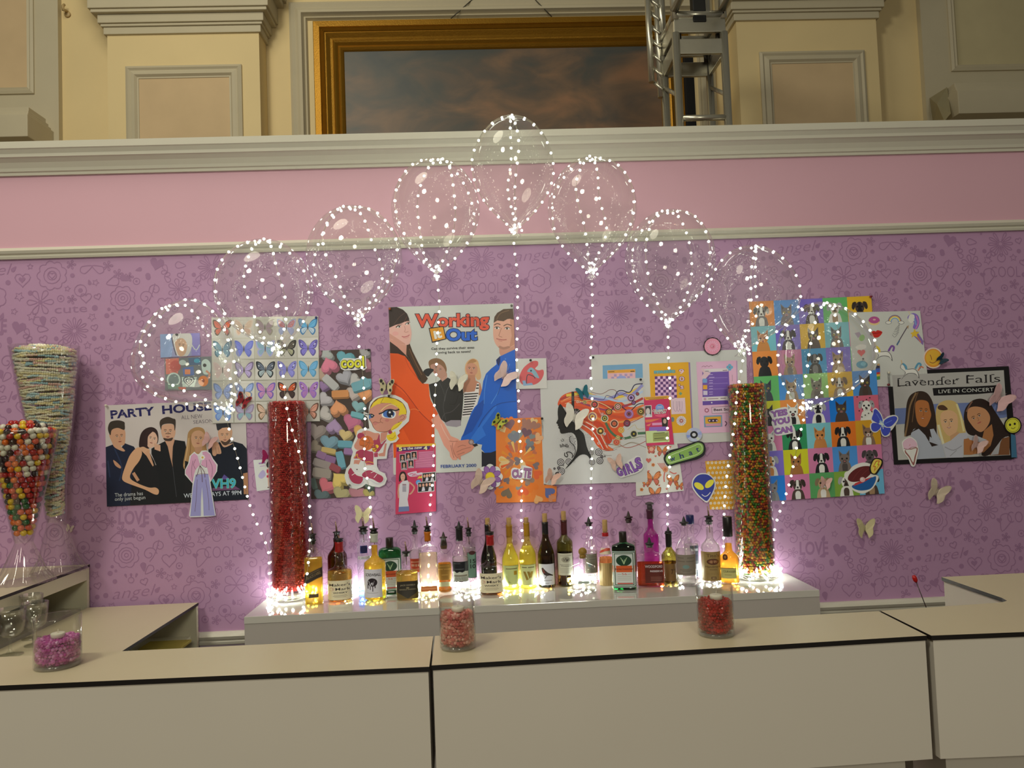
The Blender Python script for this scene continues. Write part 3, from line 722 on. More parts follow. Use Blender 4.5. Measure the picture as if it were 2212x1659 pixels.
a.line('322,400 335,460 320,488 352,500 385,486', 8, (190, 128, 104)).line('280,566 320,574 370,562 402,540', 13, (190, 96, 92)).line('300,586 350,592 392,572', 8, (206, 134, 116))
a.ell(180, 520, 50, 34, (230, 160, 140))
# arms and joined hands
a.poly('745,1891 860,1808 905,1885 960,1961 1060,2151 1180,2201 1230,2260 1160,2330 1110,2400 1175,2500 1150,2535 1090,2535 1050,2480 1040,2411 950,2301 850,2061 800,2011', (218, 150, 118))
a.poly('1150,2230 1340,2206 1440,2290 1430,2330 1390,2390 1215,2475 1222,2530 1190,2525 1160,2475 1100,2440 1100,2340', (206, 134, 102))
for l_ in ('1040,2230 1100,2240 1170,2230', '1090,2260 1090,2350 1130,2460 1170,2500', '1060,2300 1080,2400 1110,2500', '1170,2330 1240,2300 1300,2310', '1150,2410 1260,2360 1380,2330', '1170,2450 1280,2410'): a.line(l_, 9, (164, 98, 74))
a.line('900,1960 960,2090 1040,2220', 12, (236, 178, 146))
a.ell(1385, 2248, 44, 44, (128, 104, 92), 0).ell(1385, 2248, 28, 28, (170, 150, 138)).poly('1400,2290 1470,2270 1495,2300 1440,2325', (24, 22, 26))
a.poly('1552,2395 1600,2420 1700,2415 1780,2385 1786,2680 1552,2690', (26, 26, 36))
# lettering
a.text('Working', (500, 412), (1672, 392), 205, (214, 80, 50), .035, 0, (24, 18, 40), .035)
a.poly('706,432 945,400 990,608 760,668', (24, 18, 40)).poly('722,444 935,414 974,600 770,648', (218, 148, 26))
a.text('it', (800, 600), (925, 575), 128, (226, 220, 206), .05)
a.text('Out', (985, 628), (1482, 618), 185, (24, 92, 178), .045, 0, (20, 18, 40), .035)
a.text('Can they survive their exes', (750, 780), (1435, 757), 38, (32, 30, 28), .015).text('moving back to town?', (812, 840), (1378, 822), 38, (32, 30, 28), .015)
a.text('FEBRUARY 2000', (900, 2661), (1468, 2641), 50, (22, 62, 128), .02)
a.end('film_poster', 'tall white film poster with a woman in orange and a man in blue holding hands', 'poster')

# ---------------------------------------------------------------- Party House poster (left)
a = Art((220, 865, 6.9125), 1, (205, 186, 164), .78)
a.sheet('45,74 2140,-15 2190,1478 75,1586', (202, 176, 158))
a.poly('60,1000 2180,900 2190,1478 75,1586', (24, 22, 26))
a.text('PARTY', (135, 272), (790, 214), 124, (34, 28, 74), .035, 0).text('HOUSE', (905, 200), (1640, 140), 124, (34, 28, 74), .035)
for i, x in enumerate((150, 300, 450, 620, 760, 930, 1120, 1300, 1480)):
    a.line([(x, 190-i*14), (x+70, 176-i*14)], 6, (196, 172, 156)).line([(x-10, 236-i*14), (x+40, 230-i*14)], 4, (196, 172, 156))
a.text('ALL NEW', (1188, 284), (1502, 262), 62, (66, 46, 62), -.01).text('SEASON', (1368, 350), (1660, 330), 56, (66, 46, 62), -.01)
# far-left man
a.poly('50,700 160,660 260,740 345,640 480,690 540,800 560,1200 520,1560 75,1582 55,1000', (28, 32, 48)).line('190,720 300,1000 260,1200', 20, (40, 48, 70)).line('90,900 120,1150', 20, (40, 48, 70))
a.sm('110,520 140,440 240,400 340,440 352,560 335,660 280,680 345,745 310,760 190,700 150,620', (204, 142, 104))
a.sm('92,400 130,320 240,296 330,320 342,360 335,440 240,410 150,440 130,520 100,470', (58, 44, 34)); a.face(262, 545, 88, 140, -.12, shade=(160, 100, 70), ey=.6)
a.sm('170,890 230,930 285,990 270,1015 200,970', (196, 134, 96))
# woman with bob
a.poly('560,700 700,760 780,900 850,1100 880,1560 420,1570 460,1100 520,850', (26, 24, 26))
a.poly('555,700 640,690 720,740 700,860 600,760', (214, 154, 112)).poly('700,740 775,970 760,985 640,780', (208, 146, 106))
a.sm('430,800 540,700 600,780 560,900 470,1020 420,1150 520,1230 700,1300 800,1300 850,1340 840,1400 780,1400 640,1330 420,1250 320,1200 305,1130 360,960', (214, 152, 108))
a.sm('555,690 575,520 640,430 740,398 820,440 845,540 830,640 770,640 700,720 620,690', (48, 28, 26))
a.sm('660,520 720,470 790,480 830,560 820,640 770,690 710,710 670,650', (220, 164, 130)); a.sm('640,640 650,500 720,440 760,460 690,540 680,680', (52, 30, 28)); a.face(752, 575, 78, 118, .25, shade=(180, 116, 88))
a.line('470,1080 520,1160 545,1200', 46, (196, 134, 96))
# middle man
a.poly('880,640 960,600 1100,590 1240,610 1260,700 1240,1000 1250,1570 860,1575 850,1050 740,800 740,720', (22, 22, 24))
a.poly('940,600 1090,580 1060,690 1050,900 1060,1000 1020,850 985,690', (200, 140, 104)).line('1060,1000 1090,1250 1115,1440', 7, (70, 66, 66))
a.sm('885,470 900,380 990,350 1080,370 1100,450 1092,520 1050,590 980,600 920,570', (208, 148, 112)); a.sm('862,340 890,280 980,245 1060,270 1100,290 1100,400 1085,450 1070,360 980,345 900,370 885,440', (62, 46, 36))
a.face(985, 470, 95, 145, 0, shade=(160, 102, 74), ey=.6).sm('920,560 990,570 1060,555 1040,600 985,608 935,595', (70, 48, 38)); a.line('950,500 985,490 1030,500', 10, (90, 62, 48))
for i in range(4): a.line([(790+i*24, 640+i*8), (800+i*22, 735+i*8)], 22, (212, 152, 116))
# blonde woman
a.sm('1270,640 1290,480 1370,410 1460,400 1530,440 1550,560 1560,700 1600,900 1500,1000 1300,1050 1215,990 1240,800', (176, 124, 74)); a.line('1300,560 1270,760 1230,980', 14, (206, 158, 104)).line('1330,520 1320,760 1280,1000', 12, (138, 92, 52))
a.sm('1330,560 1370,470 1460,450 1525,500 1530,600 1500,690 1430,720 1360,680', (206, 146, 106)); a.face(1440, 575, 88, 130, .08, shade=(160, 100, 70)); a.poly('1380,700 1500,690 1490,780 1400,780', (188, 130, 94))
a.poly('1240,900 1420,960 1560,900 1560,1500 1240,1540', (26, 24, 26))
# right man
a.poly('1590,720 1760,620 1830,690 1960,610 2100,650 2180,740 2190,1080 2110,1100 2130,1478 1560,1500 1600,1000', (20, 24, 34))
a.sm('1735,500 1760,420 1880,400 1940,440 1945,500 1920,600 1850,660 1960,640 1830,700 1770,620', (214, 152, 112)); a.poly('1705,350 1925,340 1930,440 1900,400 1800,410 1740,450 1720,440', (44, 40, 42))
a.face(1835, 525, 92, 130, -.05, shade=(160, 102, 74), ey=.6).sm('1780,600 1850,620 1925,560 1910,630 1850,672 1800,650', (84, 58, 44))
a.sm('1650,640 1720,620 1760,680 1785,780 1760,800 1720,800 1690,830 1650,800', (206, 146, 108)); a.line('1700,700 1710,800', 5, (150, 96, 68)).line('1735,700 1755,790', 5, (150, 96, 68))
a.poly('2110,1090 2185,1075 2190,1400 2120,1400', (176, 116, 76))
a.poly('1780,1180 1825,1105 1920,1180', (96, 74, 128)).poly('1650,1310 1960,1260 2070,1330 1650,1350', (110, 66, 92))
a.text('VH9', (1640, 1310), (2000, 1300), 140, (66, 156, 168), .02, 0, (130, 190, 130), .03)
a.text('The drama has', (195, 1440), (615, 1412), 58, (196, 184, 170), 0).text('only just begun', (195, 1500), (650, 1472), 56, (196, 184, 170), 0)
a.text('WEDNESDAYS AT 9PM', (1225, 1455), (2085, 1405), 66, (206, 196, 190), .005)
a.end('band_poster', 'wide cast poster of five young people in black under a purple headline', 'poster')

# ---------------------------------------------------------------- Lavender Falls poster (right)
a = Art((1900, 785, 7.0897), 2, (160, 148, 138), .72)
a.sheet('115,125 1978,42 2105,1440 2020,1470 222,1550', (16, 12, 14))
a.poly('192,180 1902,104 1955,880 2000,1405 285,1480', (150, 138, 130))
a.poly('232,690 430,680 860,620 1400,600 1935,590 1950,820 1900,835 250,935', (92, 98, 132))
a.poly('250,935 1900,835 1960,960 2000,1405 285,1480', (158, 146, 136))
tx = 'Lavender Falls'
a.text('Lavender', (278, 352), (1205, 316), 118, (24, 18, 20), -.005).text('Falls', (1330, 302), (1850, 282), 122, (24, 18, 20), -.005)
def slab(xa, y, w_=46): a.line([(xa-w_/2, y+1.5), (xa+w_/2, y-1.5)], 11, (24, 18, 20))
for xa, y in ((298, 350), (298, 232), (395, 338), (800, 328), (880, 326), (1140, 312), (1195, 236), (975, 208), (960, 322), (1352, 300), (1352, 184), (1420, 190), (1545, 284), (1625, 292), (1625, 178), (1735, 290), (1735, 172), (545, 262), (640, 258)): slab(xa, y)
a.poly('812,380 1000,368 1400,355 1825,332 1828,440 1500,470 1000,490 828,494', (18, 14, 16))
a.text('LIVE IN CONCERT', (905, 458), (1748, 424), 58, (186, 176, 166), -.005)
# brunette left
a.sm('400,800 420,600 480,480 600,425 720,450 800,560 840,700 870,880 880,1080 930,1190 860,1270 800,1270 700,1080 560,1100 470,1100 380,1100', (44, 28, 20)); a.line('560,450 470,640 430,900 390,1120', 26, (112, 82, 54)).line('590,440 540,600 500,900', 12, (96, 66, 44))
a.sm('545,700 560,590 640,560 740,590 770,700 790,800 740,930 690,975 620,950 570,870', (150, 86, 44)); a.face(670, 740, 100, 200, .1, shade=(112, 58, 28), smile=1, lip=(130, 60, 44))
a.poly('520,1010 620,960 740,1100 960,1250 1010,1440 560,1470 470,1300 480,1080', (146, 140, 144)); a.poly('480,1060 600,950 780,1010 760,1200 900,1250 800,1275 700,1100 600,1000', (36, 22, 18)); a.poly('770,1010 830,1000 940,1200 930,1260 800,1140', (150, 144, 148))
# blonde
a.sm('860,760 890,640 980,575 1090,565 1180,610 1240,740 1290,900 1320,1060 1290,1080 1000,1270 960,1200 900,1080 870,900', (172, 138, 84)); a.sm('900,650 980,640 1045,700 980,720 900,700', (70, 44, 28)); a.line('1180,620 1240,800 1290,1040', 30, (196, 168, 118)).line('900,940 940,1100 980,1240', 34, (190, 172, 136))
a.sm('930,820 970,740 1090,720 1180,780 1200,900 1180,1040 1100,1110 1030,1090 960,980', (186, 138, 100)); a.face(1055, 900, 115, 170, -.1, shade=(140, 92, 62), smile=1, eye=(52, 38, 30)); a.poly('1080,1110 1200,1040 1240,1100 1180,1180 1090,1200', (170, 122, 86))
a.poly('960,1240 1090,1180 1220,1070 1330,1060 1370,1110 1280,1200 1280,1440 1020,1446', (158, 148, 150)); a.line('1000,1280 1130,1330 1260,1260', 12, (126, 116, 120)).line('1080,1420 1180,1330', 12, (130, 120, 122))
# brunette right
a.sm('1290,820 1320,680 1420,570 1560,540 1680,600 1760,720 1850,860 1980,1090 1900,1140 1780,1300 1660,1410 1560,1390 1640,1160 1600,1160 1480,1120 1360,1080 1310,980', (36, 22, 18)); a.line('1420,580 1380,640 1330,740', 22, (110, 72, 56))
a.sm('1345,830 1360,700 1460,660 1600,690 1680,780 1690,880 1640,980 1560,1050 1480,1020 1400,930', (168, 112, 76)); a.face(1490, 830, 120, 170, -.45, shade=(124, 76, 48))
a.poly('1600,1030 1720,930 1745,1100 1700,1260 1600,1360 1400,1400 1290,1400 1290,1160 1400,1140 1560,1200', (146, 90, 52)); a.poly('1340,1110 1480,1105 1640,1170 1640,1240 1500,1200 1380,1170', (150, 142, 142))
a.poly('1700,1380 1780,1290 1880,1150 1990,1120 1990,1400 1680,1406', (104, 62, 36)); a.poly('1760,1310 1880,1150 1850,1210 1820,1390 1700,1404', (146, 136, 134)); a.poly('2010,1080 2080,1100 2105,1440 2020,1440', (54, 88, 110))
a.end('concert_poster', 'black-bordered concert poster of three women under typewriter lettering', 'poster')

# ---------------------------------------------------------------- butterfly sheet
def bfly(a, x, y, w_, h, c1, c2, c3=None, spots=0, body=(60, 50, 40), pale=False):
    """printed butterfly: half width w_, half height h"""
    for sg in (-1, 1):
        T = lambda pts: [(x+sg*p[0]*w_, y+p[1]*h) for p in pts]
        a.poly(cat_rom(T([(.05, -.05), (.40, -.75), (.80, -1), (1, -.92), (.96, -.40), (.78, 0), (.4, .12)]), True, 3), c2)
        a.poly(cat_rom(T([(.05, .05), (.45, .05), (.78, .22), (.80, .62), (.55, .98), (.34, .80), (.12, .35)]), True, 3), c2)
        a.poly(cat_rom(T([(.07, -.05), (.40, -.62), (.74, -.84), (.86, -.76), (.80, -.36), (.66, -.06), (.36, .04)]), True, 3), c1)
        a.poly(cat_rom(T([(.08, .09), (.42, .12), (.66, .27), (.66, .56), (.52, .80), (.36, .66), (.16, .34)]), True, 3), c3 or c1)
        for k in range(spots):
            a.ell(x+sg*w_*(.80-.1*k), y-h*(.70-.22*k), w_*.07, h*.07, (238, 228, 200) if k % 2 else body, 0, 8)
        a.line(T([(.06, 0), (.4, -.35), (.78, -.70)]), w_*.025, c2).line(T([(.08, .1), (.35, .35), (.55, .75)]), w_*.025, c2)
    a.ell(x, y, w_*.045, h*.42, body, 0, 10)
a = Art((440, 675, 6.636), 2, (205, 203, 170), .82)
a.sheet('110,72 1642,52 1668,1562 125,1592', (200, 196, 156))
rb = random.Random(5)
cols = [((222, 110, 70), (96, 84, 60)), ((214, 186, 140), (220, 200, 160)), ((158, 134, 128), (150, 142, 110)), ((190, 110, 104), (150, 160, 176)), ((104, 176, 204), (60, 120, 150)),
        ((110, 148, 144), (70, 110, 112)), ((132, 140, 206), (110, 120, 180)), ((140, 176, 168), (170, 170, 190)), ((96, 88, 66), (36, 34, 30)), ((132, 122, 178), (96, 84, 140)),
        ((200, 176, 150), (206, 186, 156)), ((182, 164, 180), (120, 104, 116)), ((110, 120, 120), (34, 40, 40)), ((146, 144, 190), (124, 122, 170)), ((112, 176, 190), (84, 150, 166)),
        ((134, 160, 190), (110, 130, 150)), ((150, 170, 206), (110, 130, 150)), ((196, 138, 158), (112, 94, 160)), ((222, 104, 50), (48, 36, 34)), ((182, 130, 170), (150, 112, 176)),
        ((140, 172, 206), (110, 140, 184)), ((176, 168, 172), (150, 130, 140)), ((214, 180, 136), (120, 96, 60)), ((210, 186, 140), (120, 100, 70)), ((222, 160, 120), (110, 74, 50))]
c3s = {12: (170, 186, 166), 18: (70, 54, 44), 21: (136, 176, 160), 3: (150, 164, 186), 8: (170, 168, 120), 4: (190, 206, 190), 16: (224, 190, 130), 1: (214, 176, 130)}
for i in range(5):
    for j in range(5):
        u0, u1 = j/5, (j+1)/5; v0, v1 = i/5, (i+1)/5
        B = lambda u, v: ((110+15*v)*(1-u)+(1642+26*v)*u, (72-20*u)*(1-v)+(1592-30*u)*v)
        g = rb.randint(-12, 8); a.poly([B(u0+.004, v0+.004), B(u1-.004, v0+.004), B(u1-.004, v1-.004), B(u0+.004, v1-.004)], (200+g, 196+g, 162+g))
        for k in range(3):
            q = B(u0+.03, v0+.03+k*.05); a.line([q, (q[0]+60+rb.random()*160, q[1]-3)], 5, (188+g, 182+g, 146+g))
        x, y = B((u0+u1)/2, (v0+v1)/2); k = i*5+j
        bfly(a, x, y, 136, 118, cols[k][0], cols[k][1], c3s.get(k), 3 if k in (8, 12, 18, 9, 13, 19) else (2 if k == 20 else 0))
a.end('butterfly_poster', 'cream sheet with a grid of printed butterflies behind the red candy cylinder', 'poster')

# ---------------------------------------------------------------- candy heart photo
a = Art((660, 750, 5.027), 1, (196, 190, 166), .66)
a.sheet('60,40 705,20 752,1612 60,1650', (74, 58, 48))
def candy(x, y, r, c, rot=0, side=(.22, .30), sq=0):
    d = tuple(int(v*.72) for v in c); l = tuple(min(255, int(v*1.08)) for v in c)
    if sq:
        q, k = math.cos(rot), math.sin(rot)
        R_ = lambda w_, h, ox=0, oy=0: [(x+ox+u*w_*q-v*h*k, y+oy+u*w_*k+v*h*q) for u, v in ((-1, -.8), (-.8, -1), (.8, -1), (1, -.8), (1, .8), (.8, 1), (-.8, 1), (-1, .8))]
        a.poly(R_(r, r*sq, r*.1, r*.22), d).poly(R_(r, r*sq), c)
    else:
        for k in range(5): a.heart(x+r*side[0]*(5-k)/4, y+r*side[1]*(5-k)/4, r, d, rot, 1.05)
        a.heart(x, y, r, c, rot, 1.05); a.heart(x-r*.06, y-r*.08, r*.78, l, rot, 1.0)
for t in ((110, 60, 60, (150, 104, 108), .4), (230, 70, 70, (168, 168, 150), 1), (430, 120, 95, (104, 160, 156), .2), (640, 60, 60, (160, 152, 138), .4), (680, 190, 70, (170, 112, 116), .6), (170, 300, 70, (180, 150, 120), 1.2),
          (250, 195, 90, (214, 122, 132), PI-.35), (195, 420, 60, (150, 118, 146), .2), (420, 320, 85, (172, 166, 158), -.5), (540, 360, 75, (186, 178, 160), .9), (660, 380, 70, (112, 164, 160), .3), (520, 500, 80, (190, 172, 150), .2),
          (640, 510, 80, (222, 150, 92), .1), (210, 560, 75, (196, 186, 172), .7), (350, 660, 88, (224, 152, 98), PI-.2), (210, 720, 80, (196, 186, 164), 1.2), (570, 640, 70, (132, 168, 156), .2), (120, 910, 100, (150, 136, 118), .2), (310, 860, 85, (170, 140, 160), PI+.1),
          (500, 810, 95, (190, 108, 124), .35), (430, 950, 70, (204, 176, 112), .2), (600, 930, 90, (210, 160, 84), .5), (255, 1030, 95, (120, 150, 150), .1), (110, 1080, 70, (140, 126, 100), .9), (640, 1100, 80, (170, 110, 130), .3)):
    candy(*t)
for t in ((270, 380, 95, (196, 190, 172), .75, .45), (600, 410, 100, (122, 172, 168), -.3, .5), (375, 505, 92, (222, 150, 84), -.05, .42), (560, 735, 70, (122, 178, 170), .25, .4), (430, 1050, 80, (110, 166, 166), .05, .45), (470, 1130, 55, (160, 120, 150), .1, .6), (250, 1120, 78, (206, 176, 100), .2, .35),
          (170, 1170, 52, (156, 116, 140), .4, .7), (270, 1215, 55, (150, 110, 140), .3, .65), (380, 1220, 90, (114, 166, 166), 1.35, .45), (180, 1265, 100, (160, 146, 128), .3, .4), (175, 1365, 100, (166, 152, 128), .15, .5), (320, 1310, 60, (160, 80, 80), .5, .6), (90, 1480, 60, (90, 104, 88), 1.3, .5)): candy(*t[:5], sq=t[5])
for t in ((225, 1500, 90, (206, 112, 112), .5), (365, 1440, 95, (222, 192, 100), PI-.7), (385, 1590, 90, (176, 164, 110), .3), (560, 1590, 95, (180, 122, 120), .2), (170, 1610, 80, (96, 112, 104), .2), (680, 1590, 60, (168, 150, 80), .2), (690, 1500, 60, (90, 104, 84), .2)): candy(*t)
a2 = a; o = a.end('candy_photo', 'tall photo print of pastel candy hearts between the butterfly sheet and film poster', 'poster')

# ---------------------------------------------------------------- big white music poster
a = Art((1270, 740, 6.32), 1, (198, 198, 172), .82)
a.sheet('42,168 2162,92 2190,1340 70,1430', (198, 198, 174))
a.poly('200,312 745,288 770,1180 215,1210', (112, 160, 176)); a.poly('265,380 645,360 660,900 280,930', (222, 176, 164)).poly('268,380 645,362 648,405 270,420', (220, 158, 50)); a.line('280,400 360,396', 9, (90, 60, 30)).line('580,394 635,391', 12, (90, 60, 30))
for i in range(8):
    for j in range(3):
        if (i+j) % 2: a.rect(320+i*36, 432+j*34-i*1.2, 356+i*36, 466+j*34-i*1.2, (176, 150, 170))
a.ell(460, 500, 70, 50, (150, 160, 190))
a.poly('1370,268 1395,272 1438,1235 1415,1230', (146, 122, 148)).poly('835,288 1372,266 1418,1224 880,1250', (222, 164, 30))
a.text('music', (905, 420), (1190, 408), 50, (96, 166, 158), .05, 0, (70, 120, 130), .03)
for t, x, y in (('9', 1245, 425), ('0', 1250, 525), ("'s", 1240, 632)): a.text(t, (x, y), (x+66, y-2), 62, (232, 188, 190), .02, 0, (96, 50, 70), .05)
a.poly('1262,672 1290,695 1266,722 1240,698', (110, 150, 110))
a.poly('912,462 1205,452 1212,720 1220,815 1180,818 1140,740 920,738', (224, 180, 196))
for i in range(8):
    for j in range(7 if i < 5 else 9):
        if (i+j) % 2 == 0 and not (j >= 7 and i < 6): x = 912+i*37+j*1; y = 462+j*37.5-i*1.3; a.poly([(x, y), (x+37, y-1.3), (x+38, y+36), (x+1, y+37.5)], (100, 58, 108))
a.poly('1130,765 1325,752 1338,970 1140,980', (218, 192, 182))
for k in range(3): a.line([(1165+k*40, 800), (1170+k*42, 900), (1200+k*38, 940), (1225+k*30, 880), (1228+k*28, 800)], 6, (176, 144, 150))
a.ell(1275, 1068, 66, 66, (226, 212, 204))
for k in range(14): a.line([(1275+26*math.cos(k*.449), 1068+26*math.sin(k*.449)), (1275+62*math.cos(k*.449), 1068+62*math.sin(k*.449))], 5, (130, 110, 130), smooth=False)
a.ell(1275, 1068, 26, 26, (176, 96, 80)).ell(1275, 1068, 9, 9, (240, 220, 210)); a.ell(1155, 1050, 24, 34, (110, 130, 120))
a.poly('2020,245 2040,250 2060,1225 2040,1222', (186, 150, 166)).poly('1478,266 2022,244 2042,1218 1530,1240', (224, 178, 184))
a.line('1555,335 1580,318 1600,332 1625,315 1650,330 1675,314 1700,326', 6, (150, 90, 110))
a.poly('1562,362 1920,346 1940,735 1565,760', (112, 82, 152)).poly('1565,362 1915,347 1918,392 1570,406', (226, 210, 206)); a.line('1840,382 1905,378', 8, (100, 70, 90)).line('1600,392 1650,390', 8, (100, 70, 90))
a.poly('1540,360 1580,350 1600,400 1680,410 1600,500 1570,510 1545,480 1580,420', (232, 190, 180))
for i, (c, y) in enumerate((((118, 160, 188), 520), ((222, 160, 40), 608), ((206, 196, 210), 686))): a.rect(1568+i*3, y-28, 1626+i*3, y+30, c)
for y in (438, 475, 520, 552, 598, 632, 676, 706): a.line([(1655, y), (1655+(70 if y % 2 else 50), y-2)], 9, (190, 170, 206))
for y in (488, 565, 640): a.line([(1640, y), (1908, y-12)], 3, (190, 170, 206))
a.poly('1562,745 1950,728 1955,785 1565,800', (230, 214, 200)).rect(1580, 755, 1616, 788, (200, 150, 160)); a.line('1640,770 1780,764', 9, (140, 110, 110)).line('1810,762 1880,759', 9, (110, 80, 90)); a.poly('1565,800 1955,785 1958,838 1567,856', (104, 74, 146)).ell(1690, 820, 10, 10, (230, 220, 230))
for k in range(10): a.ell(1622+24*math.cos(k*.63), 925+24*math.sin(k*.63), 8, 8, (160, 84, 100))
a.poly('1688,880 1960,868 1964,958 1692,970', (120, 90, 96)).poly('1693,885 1956,873 1960,953 1697,965', (230, 196, 190)); a.text('Best Songs', (1718, 934), (2010, 922), 34, (60, 40, 48), .03)
a.poly('1582,1000 1830,990 1834,1146 1588,1156', (112, 152, 166)).poly('1600,1018 1815,1008 1817,1100 1603,1108', (222, 168, 48)).poly('1636,1050 1660,1044 1760,1040 1780,1060 1764,1084 1660,1090 1640,1076', (60, 44, 60)); a.poly('1606,1112 1814,1104 1816,1136 1608,1144', (206, 150, 160))
for x in (1660, 1710, 1760): a.ell(x, 1066, 11, 11, (210, 190, 190))
for k in range(4): a.ell(1936+24*math.cos(k*PI/2), 337+24*math.sin(k*PI/2), 22, 22, (110, 176, 186))
a.ell(1936, 337, 10, 10, (150, 120, 140)); a.line('1970,440 1972,530', 4, (130, 100, 110)).line('1870,1075 1895,1100 1872,1140', 14, (110, 70, 90))
a.end('music_poster', 'large white poster with three retro music cards in blue, yellow and pink', 'poster')

# ---------------------------------------------------------------- girl silhouette poster
a = Art((1160, 815, 6.636), 2, (198, 198, 172), .82)
a.sheet('42,45 1520,8 1585,1500 95,1545', (196, 196, 174))
a.hold = True
for i in range(17):
    for j in range(24):
        x = 200+i*21+(j % 2)*10; y = 730+j*21; dd = abs((x-200)/350); r = 2+8*dd-abs(y-930)/90
        if r > 1.8 and x < 560-max(0, (900-y))*.6 and x > 200+max(0, 800-y): a.ell(x, y, r, r, (110, 100, 104), 0, 6)
for i in range(10):
    for j in range(14):
        x = 690+i*20; y = 820+j*22
        if x < 870-max(0, y-1100) and x > 660+(y-820)*.25: a.ell(x, y, 7-i*.3, 7-i*.3, (130, 120, 116), 0, 6)
a.hold = False
a.sm('300,400 330,300 400,240 520,205 640,205 760,225 900,270 1050,300 1180,330 1300,420 1480,440 1500,560 1300,660 1200,760 1240,880 1100,900 960,800 1000,960 1100,1040 960,1045 860,980 780,850 700,780 600,700 520,560 420,440', (214, 84, 36))
a.sm('560,560 700,600 900,640 1000,760 1080,900 1000,1000 1100,1045 950,1040 880,900 760,740 640,680', (196, 62, 30))
strands = [('330,320 520,260 800,330 1050,420 1300,400 1520,300', 34, (176, 60, 48)), ('340,350 560,300 860,420 1100,500 1330,470 1530,400', 30, (226, 120, 60)), ('420,260 700,230 900,300 1100,290 1250,260 1510,130', 40, (222, 190, 66)),
           ('640,260 900,320 1080,290 1200,230 1340,260 1515,110', 44, (140, 140, 176)), ('700,250 950,290 1150,340 1280,330 1420,260 1515,200', 30, (170, 190, 200)), ('560,340 800,420 1000,470 1180,440 1300,400', 26, (150, 60, 90)),
           ('520,420 720,460 900,540 1100,560 1300,580 1500,520', 40, (200, 76, 40)), ('600,520 800,560 1000,640 1200,640 1400,600 1520,560', 30, (226, 140, 60)), ('640,620 820,700 940,860 1000,1000 1080,1040', 30, (230, 110, 50)),
           ('620,660 780,760 880,900 950,1030', 12, (240, 220, 190)), ('700,640 860,740 950,900 1010,1010', 9, (250, 230, 200)), ('600,360 780,330 980,400 1120,500', 10, (240, 200, 120)), ('380,330 520,270 700,290', 9, (245, 170, 110)), ('400,380 560,330 720,380', 9, (245, 170, 110)),
           ('770,210 900,240 980,215 1040,180 1120,185 1180,260 1300,210', 7, (110, 50, 40)), ('1110,300 1150,210 1220,190 1330,215 1400,110 1515,92', 14, (36, 34, 70)), ('800,300 950,320 1000,260 1110,300', 8, (70, 60, 100)), ('1060,480 1160,380 1260,460 1340,480 1440,390 1530,375', 13, (36, 30, 60)),
           ('985,650 1040,760 1140,850 1260,875 1350,850', 34, (70, 110, 72)), ('1430,805 1560,798', 36, (70, 110, 72)), ('970,960 1100,970 1200,990 1340,940 1440,960 1570,1010', 6, (130, 110, 80)), ('1180,960 1280,1010 1420,980 1570,910', 8, (160, 60, 40)), ('960,1040 1180,1000 1350,930 1480,960', 5, (140, 130, 90)), ('1240,880 1360,880 1480,850 1560,860', 5, (110, 120, 80)), ('1300,750 1400,680 1440,740 1540,740', 5, (190, 170, 80)), ('1330,660 1420,620 1530,560', 8, (160, 60, 50)), ('950,800 980,940 1100,960', 5, (110, 120, 110)), ('1000,780 1040,900 1150,920', 5, (110, 120, 110)), ('940,1060 1080,1050 1150,1030', 4, (110, 90, 70)), ('950,1100 1000,1120 1070,1120', 4, (110, 90, 70)), ('860,400 900,500 930,540', 12, (230, 150, 110))]
for p, w_, c in strands: a.line(p, w_, c)
def rings(x, y, r, cs):
    for i, c in enumerate(cs): a.ell(x, y, r*(1-i/len(cs)), None, c, 0, 18)
K = (50, 34, 40)
